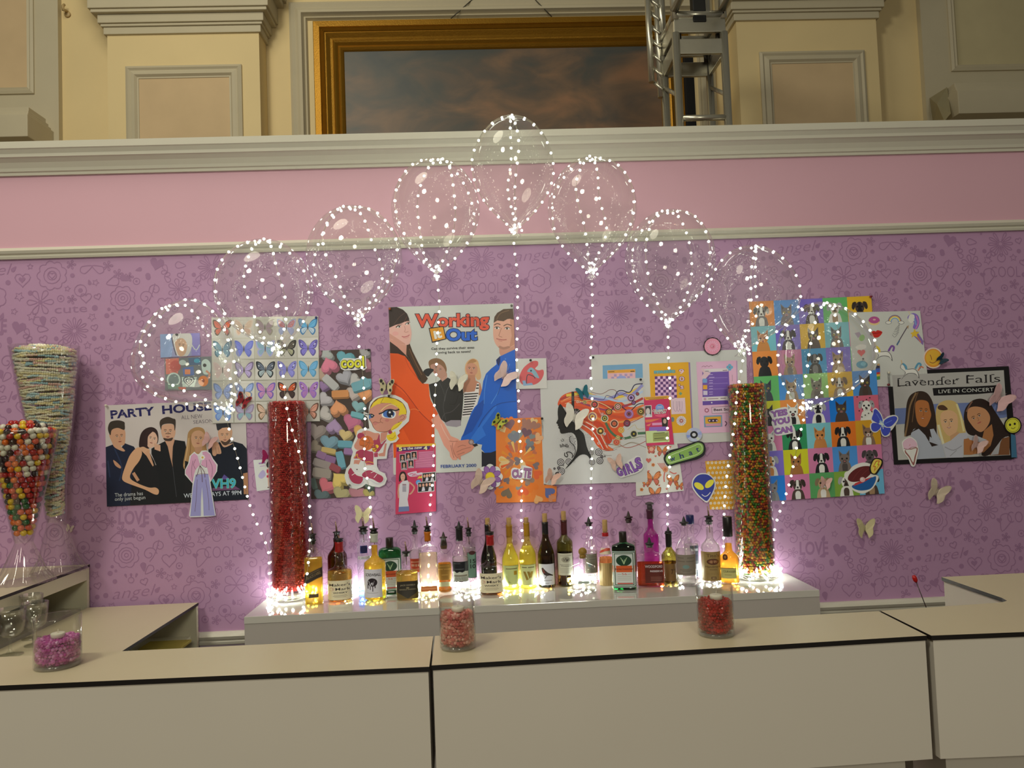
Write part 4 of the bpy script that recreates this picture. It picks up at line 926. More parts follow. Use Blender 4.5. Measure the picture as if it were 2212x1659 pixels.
for x, y, r, cs in ((825, 390, 62, ((210, 150, 110), K, (200, 84, 60), (170, 60, 80))), (795, 565, 68, ((224, 190, 130), (140, 84, 110), (226, 200, 90), (170, 60, 30))), (970, 588, 54, ((200, 200, 160), (40, 60, 40), (190, 180, 70), (60, 60, 40))), (1350, 293, 62, ((190, 150, 150), K, (190, 170, 190), (110, 70, 130), K)), (1440, 238, 26, (K, (180, 90, 80), (120, 40, 60))), (1160, 420, 56, ((200, 150, 90), K, (230, 190, 160), (150, 60, 50), (230, 210, 190))), (1318, 525, 66, ((150, 110, 150), (170, 130, 166), (120, 70, 110), (150, 70, 60), K)), (1488, 490, 58, ((130, 120, 70), (110, 90, 40), (60, 40, 30), (230, 200, 90), K)), (1290, 660, 50, (K, (150, 60, 70), (110, 40, 60), (150, 110, 120), (60, 40, 50))), (1108, 665, 64, ((220, 170, 130), (60, 34, 30), (190, 110, 70), (200, 80, 40))), (1030, 495, 48, (K, (200, 150, 60), (160, 100, 30), (220, 180, 90))), (910, 770, 58, ((200, 180, 130), (90, 70, 40), (60, 40, 30), (226, 170, 50), (240, 200, 110))), (1205, 755, 46, ((200, 150, 60), (230, 190, 90), (190, 120, 40), (240, 210, 130))), (1388, 812, 58, ((190, 190, 150), (60, 60, 50), (40, 40, 36), (180, 160, 50))), (1140, 930, 58, ((180, 170, 130), (200, 110, 70), (190, 70, 50), (210, 130, 90), (170, 60, 50))), (695, 505, 32, ((226, 160, 70), (190, 90, 40), (230, 190, 100))), (685, 358, 26, ((180, 170, 90), (130, 110, 50), (220, 200, 130))), (1385, 365, 32, (K, (150, 100, 140), (100, 60, 100))), (935, 530, 26, ((180, 130, 110), (210, 160, 140))), (580, 352, 18, ((230, 190, 150), (190, 90, 60))), (1160, 865, 32, ((190, 180, 110), (150, 140, 70), (220, 200, 140))), (885, 945, 20, ((220, 190, 160), (190, 90, 60))), (968, 810, 22, ((190, 190, 170), (150, 150, 140))), (1240, 878, 16, ((190, 190, 170), (110, 110, 90)))): rings(x, y, r, cs)
W_ = (206, 204, 184); B_ = (40, 36, 34)
for x, y, r in ((885, 1072, 52), (900, 1195, 50), (340, 1218, 52), (455, 1210, 46), (790, 1215, 44), (350, 1345, 50), (780, 1080, 34)): rings(x, y, r, (B_, W_, B_, W_, B_))
for x, y, r in ((930, 1138, 22), (972, 1132, 12), (312, 1300, 24), (250, 1308, 16), (290, 1385, 30), (378, 1265, 8)): rings(x, y, r, (B_, (130, 124, 116)))
a.line('490,845 465,870 480,930 530,980 550,1060 520,1140', 9, B_).line('360,880 380,895 375,915 350,915 345,890', 6, B_).line('400,1080 395,1120 430,1140 440,1110 420,1080 470,1070 510,1110 500,1160', 12, B_)
for k in range(8): a.line([(330+k*17, 960+12*math.sin(k*2)), (342+k*15, 1000+8*math.cos(k))], 9, B_)
a.poly(cat_rom(PP('330,380 300,450 298,540 302,600 275,655 300,672 295,690 312,705 305,725 325,745 330,780 350,808 420,800 490,790 545,830 575,920 575,1020 555,1090 520,1160 460,1240 400,1320 480,1250 560,1160 620,1115 680,1105 730,1130 770,1190 790,1200 770,1120 740,1060 710,980 690,880 665,800 600,740 520,640 440,540 380,440'), True, 2), (16, 14, 14))
a.rect(495, 205, 533, 450, (26, 22, 22)).rect(500, 270, 528, 340, (70, 66, 64)); a.ell(560, 560, 92, 112, (18, 16, 18)).ell(550, 566, 68, 86, (120, 116, 112)).ell(548, 568, 44, 58, (40, 38, 38))
a.end('silhouette_poster', 'white poster of a black female profile with streaming orange patterned hair', 'poster')

# ---------------------------------------------------------------- pet portraits poster
a = Art((0, 0, 1), 1, (186, 176, 156), .80)
Q = ((1618, 652), (1882, 639), (1911, 1066), (1645, 1084))
def PB(u, v): return tuple((Q[0][i]*(1-u)+Q[1][i]*u)*(1-v)+(Q[3][i]*(1-u)+Q[2][i]*u)*v for i in (0, 1))
a.sheet(Q, (150, 120, 130))
OR, BL, PU, GR, YE, TE, PK, LG, DG, CY, LY = (222, 124, 52), (70, 128, 186), (112, 92, 160), (92, 160, 84), (214, 158, 34), (112, 168, 164), (190, 108, 132), (136, 176, 92), (40, 124, 72), (44, 128, 160), (190, 180, 30)
cells = [[OR, BL, PU, GR, YE], [TE, PU, YE, TE, PK], [OR, PK, CY, PU, GR], [GR, BL, LG, YE, BL], [LY, OR, PU, (20, 108, 176), (196, 92, 104)], [PK, DG, TE, (216, 104, 28), (196, 138, 28)], [PU, LY, PK, BL, PK], [(20, 108, 176), PK, (80, 140, 76), (120, 146, 50), (100, 160, 180)]]
BK, WH, GY, GI, BW, TN = (26, 24, 26), (210, 202, 188), (104, 96, 88), (184, 116, 56), (70, 52, 42), (150, 116, 80)
pets = [[('d', GY, WH), ('c', GY, GY), ('d', BW, WH), ('d', WH, TN), ('d', BW, BK)], [('c', GI, GI), ('d', BK, WH), ('c', BW, BW), ('c', GY, TN), ('d', TN, TN)], [('d', BK, BK), ('c', TN, GY), ('d', BK, GY), ('c', TN, TN), ('d', TN, WH)], [('c', (60, 60, 64), (60, 60, 64)), ('c', TN, WH), ('c', (110, 100, 80), (90, 80, 66)), ('d', TN, WH), ('c', (70, 60, 50), BW)],
        [('c', BK, BK), ('c', WH, BK), ('d', WH, BK), ('c', BW, BW), ('d', WH, WH)], [('c', WH, GY), ('d', BK, WH), ('c', GI, GI), ('d', BK, WH), ('c', (130, 96, 70), WH)], [('d', WH, GI), ('c', (150, 94, 44), (150, 94, 44)), ('d', BK, WH), ('c', (112, 96, 84), (70, 60, 54)), ('d', (90, 76, 72), (70, 60, 56))], [('c', (120, 112, 106), GY), ('d', BW, WH), ('d', (170, 138, 96), WH), ('d', WH, BW), ('d', BW, TN)]]
for i in range(8):
    for j in range(5):
        u0, u1, v0, v1 = j/5, (j+1)/5, i/8, (i+1)/8
        a.poly([PB(u0, v0), PB(u1, v0), PB(u1, v1), PB(u0, v1)], cells[i][j])
        T = lambda x, y: PB(u0+(.5+x*.5)/5, v0+(.5+y*.5)/8)
        k, c, c2 = pets[i][j]; d = tuple(int(v*.72) for v in c); of = ((i*3+j) % 3-1)*.06
        a.poly(cat_rom([T(-.55+of, 1), T(-.48+of, .6), T(-.28+of, .25), T(.30+of, .25), T(.48+of, .6), T(.55+of, 1)], False, 3), c)
        a.poly(cat_rom([T(-.2+of, .98), T(-.22+of, .5), T(0+of, .3), T(.22+of, .5), T(.2+of, .98)], False, 3), c2)
        if k == 'c':
            a.poly([T(-.42+of, -.05), T(-.44+of, -.72), T(-.08+of, -.34), T(.10+of, -.34), T(.44+of, -.72), T(.42+of, -.05)], c)
            a.poly([T(-.36+of, -.2), T(-.38+of, -.56), T(-.18+of, -.34)], d).poly([T(.36+of, -.2), T(.38+of, -.56), T(.18+of, -.34)], d)
            a.poly([T(.42*math.cos(q*.45)+of, .0+.40*math.sin(q*.45)) for q in range(14)], c)
            a.poly([T(.16*math.cos(q*.45)+of, .20+.14*math.sin(q*.45)) for q in range(14)], c2 if c2 != c else tuple(min(255, v+25) for v in c))
        else:
            a.poly([T(.38*math.cos(q*.45)+of, -.12+.46*math.sin(q*.45)) for q in range(14)], c)
            for sg in (-1, 1): a.poly(cat_rom([T(sg*.26+of, -.56), T(sg*.56+of, -.52), T(sg*.66+of, -.1), T(sg*.5+of, .06), T(sg*.36+of, -.2)], True, 2), d if c2 != c else d)
            a.poly([T(-.10+of, -.55), T(.10+of, -.55), T(.12+of, -.1), T(.22+of, .2), T(-.22+of, .2), T(-.12+of, -.1)], c2)
        m = .0 if k == 'c' else -.16
        for sg in (-1, 1): x, y = T(sg*.19+of, m-.02); a.ell(x, y, 2.2, 2.2, (196, 170, 70) if k == 'c' and c[0] < 110 else (14, 12, 12), 0, 8); a.ell(x, y, 1.1, 1.5, (8, 8, 8), 0, 6)
        x, y = T(of, m+.20); a.ell(x, y, 2.6, 1.9, (20, 16, 16) if k == 'd' else (150, 90, 80), 0, 8)
        a.line([T(-.10+of, m+.36), T(of, m+.30), T(.10+of, m+.36)], .8, (20, 16, 16))
for x, y in ((0, 0),):
    for k in range(14): q = PB(.83+.13*((k*37) % 14)/14, .505+.11*((k*53) % 14)/14); a.ell(*q, 1.6, 1.4, (30, 26, 26), 0, 6)
a.end('pet_poster', 'colourful grid poster of cat and dog portraits behind the rainbow candy cylinder', 'poster')

# ---------------------------------------------------------------- unicorn sticker sheet
a = Art((1590, 630, 6.9125), 2, (176, 168, 156), .80)
a.sheet('1680,310 2748,285 2880,1425 1755,1410', (178, 172, 160))
a.ell(2062, 432, 84, 62, (150, 70, 104)).ell(2062, 456, 80, 46, (206, 168, 110)).ell(2062, 425, 80, 50, (160, 72, 118)).ell(2064, 418, 22, 12, (196, 150, 140))
a.sm('1998,630 2050,585 2085,595 2115,575 2185,605 2140,670 2085,688 2030,665', (176, 36, 28)); a.line('2000,630 2090,622 2184,606', 8, (110, 16, 14))
for r, c in ((96, (110, 96, 120)), (82, (196, 150, 70)), (68, (206, 190, 120)), (54, (110, 140, 180)), (40, (178, 172, 160))): a.line([(2370+r*math.cos(PI+t*.314), 450+r*math.sin(PI+t*.314)) for t in range(11)], 15, c)
for x in (2275, 2465): a.ell(x, 462, 46, 26, (70, 66, 70)).ell(x, 462, 40, 21, (206, 202, 194))
a.sm('2600,450 2560,380 2640,320 2720,360 2740,470 2700,560 2640,540 2660,460', (120, 96, 160)); a.sm('2570,420 2600,340 2660,350 2660,430 2610,470', (214, 208, 200)).line('2600,350 2575,290', 8, (200, 170, 120)).line('2690,360 2720,460 2680,560', 16, (190, 110, 150)).line('2660,400 2690,500', 14, (110, 150, 190))
for k in range(5): a.line([(2330+k*12, 640-k*20), (2370+k*14, 680-k*44), (2430+k*4, 600-k*34)], 7, (120, 116, 110))
a.line('2400,790 2560,520', 14, (80, 66, 74)).line('2400,800 2440,730', 20, (70, 96, 120)).poly('2545,520 2580,500 2570,560', (150, 120, 90))
a.poly('2630,640 2700,590 2800,740 2790,800', (120, 90, 140)).line('2690,650 2760,760', 14, (190, 110, 70)).poly('2600,620 2650,600 2660,550 2690,600 2740,600 2700,640 2710,690 2660,660 2620,690 2630,640', (206, 160, 50))
def uni(x, y, s_, mane):
    a.sm([(x-1.0*s_, y-.3*s_), (x-.75*s_, y-.75*s_), (x-.4*s_, y-.2*s_), (x+.4*s_, y-.2*s_), (x+.8*s_, y+.2*s_), (x+.9*s_, y+.8*s_), (x+.5*s_, y+.35*s_), (x-.3*s_, y+.35*s_), (x-.9*s_, y+.9*s_), (x-.5*s_, y+.2*s_)], (90, 84, 82))
    a.sm([(x-.94*s_, y-.3*s_), (x-.74*s_, y-.68*s_), (x-.42*s_, y-.14*s_), (x+.38*s_, y-.14*s_), (x+.72*s_, y+.2*s_), (x+.8*s_, y+.64*s_), (x+.5*s_, y+.28*s_), (x-.3*s_, y+.28*s_), (x-.8*s_, y+.76*s_), (x-.44*s_, y+.2*s_)], (206, 200, 190))
    a.line([(x-.75*s_, y-.7*s_), (x-.45*s_, y-.45*s_), (x-.38*s_, y-.1*s_)], s_*.2, mane[0]).line([(x+.5*s_, y-.2*s_), (x+.8*s_, y-.7*s_), (x+1.05*s_, y-.6*s_), (x+.95*s_, y-.2*s_)], s_*.2, mane[1]).line([(x-.8*s_, y-.7*s_), (x-.9*s_, y-1.05*s_)], s_*.07, (190, 150, 90))
uni(2200, 920, 150, ((196, 166, 50), (110, 70, 130))); uni(2600, 1180, 150, ((80, 130, 150), (80, 130, 150))); a.line('2720,1180 2760,1120 2800,1140', 18, (190, 100, 60))
a.poly('2090,1130 2110,1080 2145,1080 2150,1150 2150,1310 2090,1320 2055,1290', (60, 56, 70)).poly('2075,1210 2148,1200 2148,1230 2070,1240', (180, 50, 40)).poly('2068,1240 2148,1230 2148,1262 2060,1270', (206, 160, 50)).poly('2060,1270 2148,1262 2146,1310 2062,1316', (70, 130, 60)).poly('2085,1150 2148,1142 2148,1200 2078,1210', (70, 90, 160)).rect(2110, 1075, 2145, 1105, (176, 140, 96))
a.heart(1870, 910, 60, (196, 84, 84)); a.ell(1880, 1090, 85, 56, (80, 130, 146)).ell(1900, 1080, 40, 30, (110, 160, 170)); a.ell(1850, 1240, 56, 40, (176, 140, 130)).line('1950,1230 1960,1280 1930,1310', 14, (120, 70, 60))
a.poly('1770,620 1840,600 1880,660 1820,690', (150, 130, 140)).ell(1880, 690, 40, 50, (130, 160, 90), .4); a.sm('1780,830 1850,790 1940,800 1930,850 1840,870', (206, 202, 194))
a.end('unicorn_sheet', 'white sheet of small unicorn, rainbow and doughnut drawings above the concert poster', 'poster')

# ---------------------------------------------------------------- small cards, magazines, papers
a = Art((1080, 600, 3.95), 3, (198, 196, 172), .82)
a.sheet('135,690 395,686 402,944 138,950', (204, 200, 178)); a.sm('165,850 200,770 270,715 320,712 325,745 300,775 330,790 368,785 372,830 340,885 280,915 190,910', (206, 88, 84)); a.sm('232,800 262,765 300,790 335,855 300,845 270,810', (132, 170, 170)); a.line('225,905 235,830 285,840 300,860', 7, (60, 60, 70)).ell(265, 793, 8, 8, (40, 60, 70)); a.poly('190,880 215,875 225,905 270,895 285,915 200,922', (130, 160, 176))
a.end('drawing_card', 'small square card with a red palette drawing beside the film poster', 'card')
a = Art((830, 840, 7.3733), 2, (196, 190, 166), .8)
a.sheet('190,888 818,868 826,1950 180,2000', (196, 58, 84))
a.poly('190,888 818,868 820,905 195,930', (222, 170, 44)).poly('205,935 735,908 720,965 200,1000', (70, 36, 88)).text('5', (232, 988), (290, 984), 62, (236, 214, 120), .04).text('is the new', (308, 972), (605, 950), 44, (230, 220, 226), .02, .1).text('4', (628, 972), (688, 968), 60, (236, 224, 150), .04)
a.line('260,1018 390,1008', 10, (150, 60, 110)); a.poly('540,1000 800,985 805,1255 490,1270 480,1150 530,1140', (176, 74, 108))
for k in range(16): a.line([(548 if k < 8 else 496, 1008+k*16), (790, 996+k*16)], 6, (222, 150, 160), smooth=False)
for x, y in ((290, 1105), (385, 1080), (475, 1060), (315, 1225), (425, 1195)):
    a.poly([(x-48, y-62), (x+44, y-68), (x+48, y+62), (x-44, y+66)], (206, 196, 184)).poly([(x-42, y-56), (x+38, y-60), (x+42, y+56), (x-38, y+60)], (40, 32, 32)).ell(x, y-8, 22, 32, (206, 150, 116)).poly([(x-34, y+58), (x-20, y+28), (x+22, y+26), (x+38, y+56)], (170, 150, 140)).line([(x-24, y), (x-14, y-38), (x+14, y-38), (x+24, y)], 12, (30, 22, 20))
    a.ell(x-8, y-12, 3, 3, (20, 16, 16)).ell(x+8, y-12, 3, 3, (20, 16, 16)).line([(x-7, y+8), (x+7, y+8)], 4, (150, 60, 60))
a.sm('235,1400 260,1330 310,1315 345,1350 365,1440 340,1470 290,1440 240,1480', (46, 30, 28)).sm('262,1380 300,1345 330,1380 325,1440 295,1470 268,1440', (214, 160, 126)); a.face(298, 1405, 32, 55)
a.poly('232,1530 290,1470 372,1455 400,1500 392,1640 372,1760 395,1900 230,1915 240,1720', (206, 198, 186)).line('395,1485 440,1520 478,1572 440,1650 400,1680', 24, (206, 150, 116)).line('238,1520 222,1640 232,1740', 20, (206, 150, 116)).rect(290, 1515, 350, 1540, (150, 120, 120)).rect(290, 1546, 350, 1640, (160, 152, 150)).poly('232,1880 395,1870 398,1945 226,1960', (110, 120, 150))
a.sm('380,1340 510,1310 520,1340 600,1330 610,1370 440,1400 380,1370', (214, 190, 196)); a.line('400,1362 440,1350 470,1360 500,1350', 10, (190, 60, 90)).line('440,1385 500,1372 540,1380 600,1366', 10, (190, 60, 90)); a.poly('525,1430 560,1385 575,1400 600,1380 632,1415', (226, 180, 60))
a.ell(545, 1490, 42, 42, (90, 150, 186))
for (x0, y0, x1, y1) in ((610, 1340, 815, 1470), (540, 1490, 790, 1630)):
    a.poly([(x0-8, y0-2), (x1+6, y0-22), (x1+8, y1), (x0-6, y1+22)], (214, 206, 196)).poly([(x0, y0+6), (x1-2, y0-12), (x1, y1-8), (x0, y1+12)], (44, 40, 38))
    for k in range(4): x = x0+30+k*(x1-x0-40)/4; a.ell(x, y0+50-k*6, 18, 26, (206, 152, 118)).poly([(x-28, y1-2), (x-14, y0+72), (x+16, y0+72), (x+30, y1-8)], (206, 196, 186) if k % 2 else (30, 28, 30))
a.end('pink_magazine_page', 'pink magazine page with small portraits below the film poster', 'magazine page')
a = Art((830, 840, 7.3733), 0, (196, 190, 166), .8)
a.sheet('140,1000 190,995 180,1355 145,1350', (216, 190, 164)).end('paper_strip', 'narrow pale paper strip peeking out left of the pink magazine page', 'paper')
a = Art((1160, 815, 6.636), 3, (198, 192, 168), .8)
a.sheet('1530,285 1885,262 1965,960 1570,985', (200, 50, 84)); a.poly('1530,285 1885,262 1890,305 1560,330', (220, 160, 50)).line('1560,300 1860,285', 6, (110, 60, 30)).line('1600,316 1820,306', 6, (110, 60, 30))
a.poly('1545,405 1640,400 1650,570 1552,575', (220, 214, 204)).poly('1550,412 1632,408 1636,560 1556,566', (60, 54, 52)).ell(1590, 490, 30, 50, (206, 190, 170)).poly('1556,566 1570,530 1625,525 1636,560', (200, 196, 190))
a.ell(1760, 440, 62, 58, (130, 160, 206)).ell(1760, 440, 48, 44, (90, 130, 190)).line('1725,420 1795,416', 8, (220, 220, 230)).line('1720,440 1800,436', 8, (220, 220, 230))
a.text('CELEBRITY', (1655, 498), (1868, 486), 34, (232, 226, 226), .03, 0, (60, 24, 40), .05).text('FACE OFF', (1685, 528), (1850, 518), 30, (232, 226, 226), .03, 0, (60, 24, 40), .05); a.sm('1690,545 1850,525 1830,560 1760,570', (226, 90, 110))
a.poly('1550,610 1780,590 1640,640 1560,650', (222, 120, 70)).poly('1560,690 1640,660 1610,700', (222, 130, 80)).poly('1650,655 1790,648 1790,684 1652,690', (220, 150, 170)); a.poly('1785,580 1870,575 1880,706 1795,712', (40, 36, 32)).ell(1832, 630, 24, 36, (196, 160, 130))
a.poly('1610,715 1850,705 1860,780 1600,785', (140, 100, 166)); a.poly('1560,770 1715,765 1720,775 1890,770 1900,925 1570,945', (196, 206, 132)).poly('1660,800 1885,790 1890,905 1665,920', (156, 160, 84)); a.line('1675,802 1830,794', 9, (60, 60, 30)).line('1680,880 1820,870', 9, (60, 60, 30))
for y in (825, 842, 900): a.line([(1675, y), (1870, y-8)], 5, (110, 112, 60))
a.end('celebrity_magazine_page', 'red and yellow celebrity magazine page overlapping the silhouette poster', 'magazine page')
a = Art((1160, 815, 6.636), 1.5, (196, 194, 168), .8)
a.sheet('1400,980 2010,940 2105,1625 1422,1705', (208, 204, 176)); OC = (206, 124, 60); RC = (196, 100, 80)
for x, y, s_, r in ((1640, 1040, 60, 0), (1795, 1060, 80, 1), (1660, 1450, 110, 0), (1560, 1530, 50, 0), (1950, 1480, 90, 1), (1690, 1660, 90, 0), (2040, 1560, 60, 1)): bfly(a, x, y, s_, s_*.95, OC if r else (214, 130, 70), (150, 84, 40), RC)
for k in range(5): a.line([(1730+k*22, 1230), (1790+k*16, 1310), (1840, 1340)], 9, RC)
a.ell(1840, 1320, 40, 44, (206, 140, 90)).ell(1840, 1320, 20, 22, (190, 100, 60)); a.line('1830,1360 1820,1440 1826,1500', 16, RC).line('1900,1350 1960,1380 2000,1370', 16, RC)
for x, y in ((1910, 995), (1700, 1130), (1600, 1345), (1750, 1550), (1860, 1600)): a.heart(x, y, 16, RC)
for x, y in ((1665, 1255), (1500, 1610), (1760, 1400), (1880, 1440)):
    for k in range(5): a.ell(x+16*math.cos(k*1.256), y+16*math.sin(k*1.256), 11, 11, OC, 0, 8)
    a.ell(x, y, 8, 8, (120, 70, 40), 0, 8)
a.heart(1600, 1190, 40, RC); a.ell(1640, 1030, 46, 46, RC).ell(1640, 1030, 30, 30, (220, 170, 130)).line('1600,1060 1660,1090', 10, RC)
a.end('butterfly_pattern_paper', 'cream patterned paper with orange butterflies below the celebrity magazine page', 'paper')
a = Art((1080, 1000, 3.95), 0.5, (190, 180, 150), .8)
a.sheet('1752,-15 2040,-30 2060,395 1792,398', (212, 148, 36))
for i in range(9):
    for j in range(10):
        x = 1775+i*34+(j % 2)*16+j*3; y = 0+j*43-i
        if x < 2036: 
            for k in range(5): a.ell(x+8*math.cos(k*1.256), y+8*math.sin(k*1.256), 5, 5, (226, 214, 190), 0, 6)
            a.ell(x, y, 4, 4, (212, 148, 36), 0, 6)
a.end('orange_flower_paper', 'mustard paper with tiny white flowers beside the rainbow candy cylinder', 'paper')
a = Art((1080, 1000, 3.95), 2, (190, 180, 160), .85)
a.sheet('-35,-375 365,-390 375,-200 372,180 485,200 478,330 -32,340', (214, 110, 40))
ro = random.Random(3)
for k in range(60):
    x = -30+ro.random()*380; y = -380+ro.random()*700; c = ro.choice([(222, 120, 44), (206, 84, 40), (176, 92, 60), (226, 170, 110), (110, 92, 88), (150, 100, 80), (228, 150, 90), (120, 120, 110), (212, 104, 30)])
    if x+60 < 365: a.heart(x+20, y, 22+ro.random()*34, c, math.atan2(y+20, x-150)+PI/2)
for x, y, r, c in ((225, -260, 46, (104, 70, 76)), (120, -220, 54, (112, 110, 110)), (250, -170, 40, (110, 110, 108)), (80, -330, 50, (120, 84, 84)), (330, -220, 40, (216, 150, 100)), (60, 260, 50, (112, 92, 70)), (250, 150, 44, (140, 110, 90)), (420, 250, 50, (86, 92, 130)), (440, 300, 36, (190, 120, 80))): a.heart(x, y, r, c, math.atan2(y+20, x-150)+PI/2)
for k in range(16): t = k*.4; a.poly([(150+60*math.cos(t), -20+60*math.sin(t)), (150+150*math.cos(t-.08), -20+170*math.sin(t-.08)), (150+150*math.cos(t+.08), -20+170*math.sin(t+.08))], ((226, 124, 36), (212, 84, 30), (230, 160, 80))[k % 3])
a.end('orange_heart_paper', 'orange paper of overlapping hearts between the film and silhouette posters', 'paper')
# face print and sticker sheet seen through the leftmost balloon
a = Art((270, 620, 5.144), 1, (196, 176, 160), .8)
a.sheet('390,525 830,510 838,760 395,785', (150, 140, 168)); a.poly('390,525 540,520 520,780 395,785', (140, 150, 184)).poly('735,515 830,510 838,760 740,770', (140, 120, 176)); a.sm('540,520 720,515 745,640 700,760 620,772 560,740 530,620', (212, 190, 176)); a.sm('560,600 640,570 690,640 670,740 610,770 570,700', (206, 150, 116)); a.face(625, 655, 52, 90, .15); a.line('520,560 540,660 570,760', 14, (90, 80, 96)).line('740,640 790,700 830,640', 10, (210, 200, 220))
a.end('face_print', 'small lilac print of a made-up face seen through the leftmost balloon', 'card')
a = Art((270, 620, 5.144), 1.5, (196, 176, 160), .8)
a.sheet('440,795 965,770 972,1140 445,1150', (110, 106, 104)); a.poly('450,800 600,790 590,960 455,970', (206, 100, 80)).ell(560, 880, 60, 66, (190, 76, 66)); a.poly('640,900 760,880 770,980 650,990', (80, 100, 150)).rect(665, 915, 725, 970, (222, 120, 70)); a.ell(870, 1045, 56, 60, (222, 110, 40)).ell(870, 1040, 16, 20, (150, 60, 30)); a.ell(540, 1030, 76, 80, (196, 200, 196)).ell(540, 1030, 60, 64, (110, 120, 116)); a.poly('630,1000 800,1000 770,1110 640,1110', (200, 200, 200))
for r, c in ((66, (80, 84, 90)), (52, (210, 210, 210)), (38, (80, 84, 90)), (24, (214, 214, 214)), (10, (80, 84, 90))): a.heart(710, 1045, r, c)
a.poly('700,790 840,780 850,860 720,870', (70, 90, 116)).ell(800, 820, 34, 24, (60, 140, 160)); a.sm('850,840 900,800 950,850 940,960 870,960', (196, 196, 196)).ell(885, 870, 20, 20, (40, 40, 40)); a.poly('470,1080 610,1090 600,1130 480,1130', (120, 140, 120)).poly('590,1110 680,1115 670,1140 600,1140', (206, 90, 70)); a.line('900,930 940,970 920,1020', 22, (206, 130, 100)).ell(640, 840, 40, 30, (190, 190, 176))
a.end('sticker_collage', 'small dark card crowded with assorted stickers seen through the leftmost balloon', 'card')
a = Art((540, 1000, 3.95), 0, (200, 190, 176), .85)
a.sheet('28,-25 300,-40 310,205 58,242', (210, 204, 198)); a.line('75,5 130,-2', 12, (150, 110, 160)).line('85,30 125,24', 6, (190, 150, 180)); a.sm('70,110 110,60 135,100 100,135', (176, 160, 190)); a.sm('140,10 160,-20 180,-10 182,30 150,40', (40, 26, 26)).line('162,40 160,90 166,200', 20, (206, 140, 110)).rect(142, 55, 182, 85, (190, 40, 60)).rect(142, 105, 182, 125, (190, 40, 60)).line('150,210 176,206', 10, (90, 30, 30))
a.end('doll_card', 'small white card with a dark-haired paper doll left of the red cylinder', 'card')
# ================================================================ stickers, pins, paper butterflies
WS = (212, 206, 186)
def sticker(fr, level, outline, wp=(196, 192, 170), k=.82, edge=WS, smooth=True):
    a = Art(fr, level, wp, k); a.sheet(outline, edge, smooth); return a
ZB1 = (540, 600, 3.95)
a = sticker((660, 750, 5.027), 3, '368,180 380,150 410,120 470,118 540,125 595,110 600,90 655,88 658,200 668,225 630,255 600,235 540,250 500,250 420,252 385,235', smooth=False)
a.text('cool', (392, 232), (650, 222), 124, (36, 36, 60), .05).text('cool', (384, 224), (640, 214), 122, (214, 206, 50), .03, 0, (60, 60, 50), .03)
a.end('word_sticker', 'yellow COOL word sticker on the candy heart photo', 'sticker')
# basketball girl
a = Art((740, 845, 7.541), 3, (198, 196, 174), .82)
a.sheet('760,50 640,62 520,110 450,180 425,270 425,370 345,330 340,380 400,420 420,480 435,610 300,610 240,650 220,730 180,820 145,930 170,990 140,1080 120,1190 60,1260 30,1380 60,1500 130,1580 230,1596 320,1560 380,1510 480,1550 600,1566 690,1520 725,1430 690,1340 600,1300 560,1220 560,1110 720,1100 735,960 780,850 870,830 920,770 890,720 935,680 920,640 1080,490 1100,330 1060,200 960,110 860,65', (206, 204, 184))
HAIR, LNE, RED, SK = (218, 190, 36), (110, 66, 40), (160, 52, 74), (196, 134, 106)
a.sm('440,300 470,210 560,120 700,90 860,120 980,190 1040,300 1040,380 990,480 860,580 760,650 660,670 560,650 500,590 470,520 430,450 430,370', LNE)
a.sm('446,300 480,240 600,200 800,200 900,270 960,400 940,470 850,560 750,640 660,660 560,645 510,590 480,520 440,450 438,370', SK)
a.poly('450,285 500,190 590,120 700,98 850,125 980,200 1036,310 1038,375 960,380 910,400 930,300 880,240 780,195 640,190 610,205 560,215 500,250', HAIR).line('620,200 650,140 670,110', 6, LNE).line('620,325 700,250 800,215 900,265', 10, (226, 206, 120))
a.sm('780,640 830,560 920,510 975,500 900,590 830,630 780,650', HAIR).line('790,640 870,590 950,520', 5, LNE)
a.sm('910,440 960,380 1030,385 1040,430 1000,480 920,500', SK).line('930,430 980,395 1010,420 980,460 940,470', 6, LNE)
a.sm('650,420 640,370 690,320 780,300 850,320 870,380 830,440 740,440', (226, 222, 214)).sm('660,385 680,330 760,310 840,345 840,400 790,430 700,425', (70, 110, 166)).ell(775, 365, 56, 66, (18, 22, 40)).ell(768, 345, 17, 17, (240, 240, 236)).ell(803, 405, 13, 13, (220, 224, 226)).line('590,370 650,350 700,315 780,298 860,315 925,295', 20, (26, 18, 20))
a.sm('430,430 440,380 490,378 520,400 480,430 440,450', (80, 116, 160)).ell(482, 402, 26, 32, (18, 22, 40)).ell(480, 398, 9, 10, (240, 240, 236)).line('365,378 420,384 470,372 520,402', 12, (26, 18, 20))
a.line('640,430 612,470 625,500 660,520', 6, LNE).sm('492,520 530,495 580,515 600,515 560,535 530,555 510,545', (190, 116, 100)).line('490,520 530,497 590,515 620,500', 6, LNE).ell(725, 475, 34, 24, (190, 116, 100))
a.sm('720,720 780,700 800,650 830,680 850,650 870,700 880,760 840,800 780,810 730,780', HAIR).line('760,760 820,770 860,720', 5, LNE).ell(775, 668, 32, 30, RED)
a.poly('620,680 740,660 700,790 610,850', SK).sm('310,670 400,640 520,680 600,690 600,780 540,800 480,780 380,720', SK)
a.sm('600,700 620,860 700,800 720,790 660,880 600,970 540,1000 480,960 510,880 500,800 560,790', RED).line('610,855 660,830 715,790', 6, (110, 30, 46))
a.ell(300, 735, 62, 58, RED, .3).sm('250,770 300,790 280,880 260,960 200,930 190,880 230,810', SK)
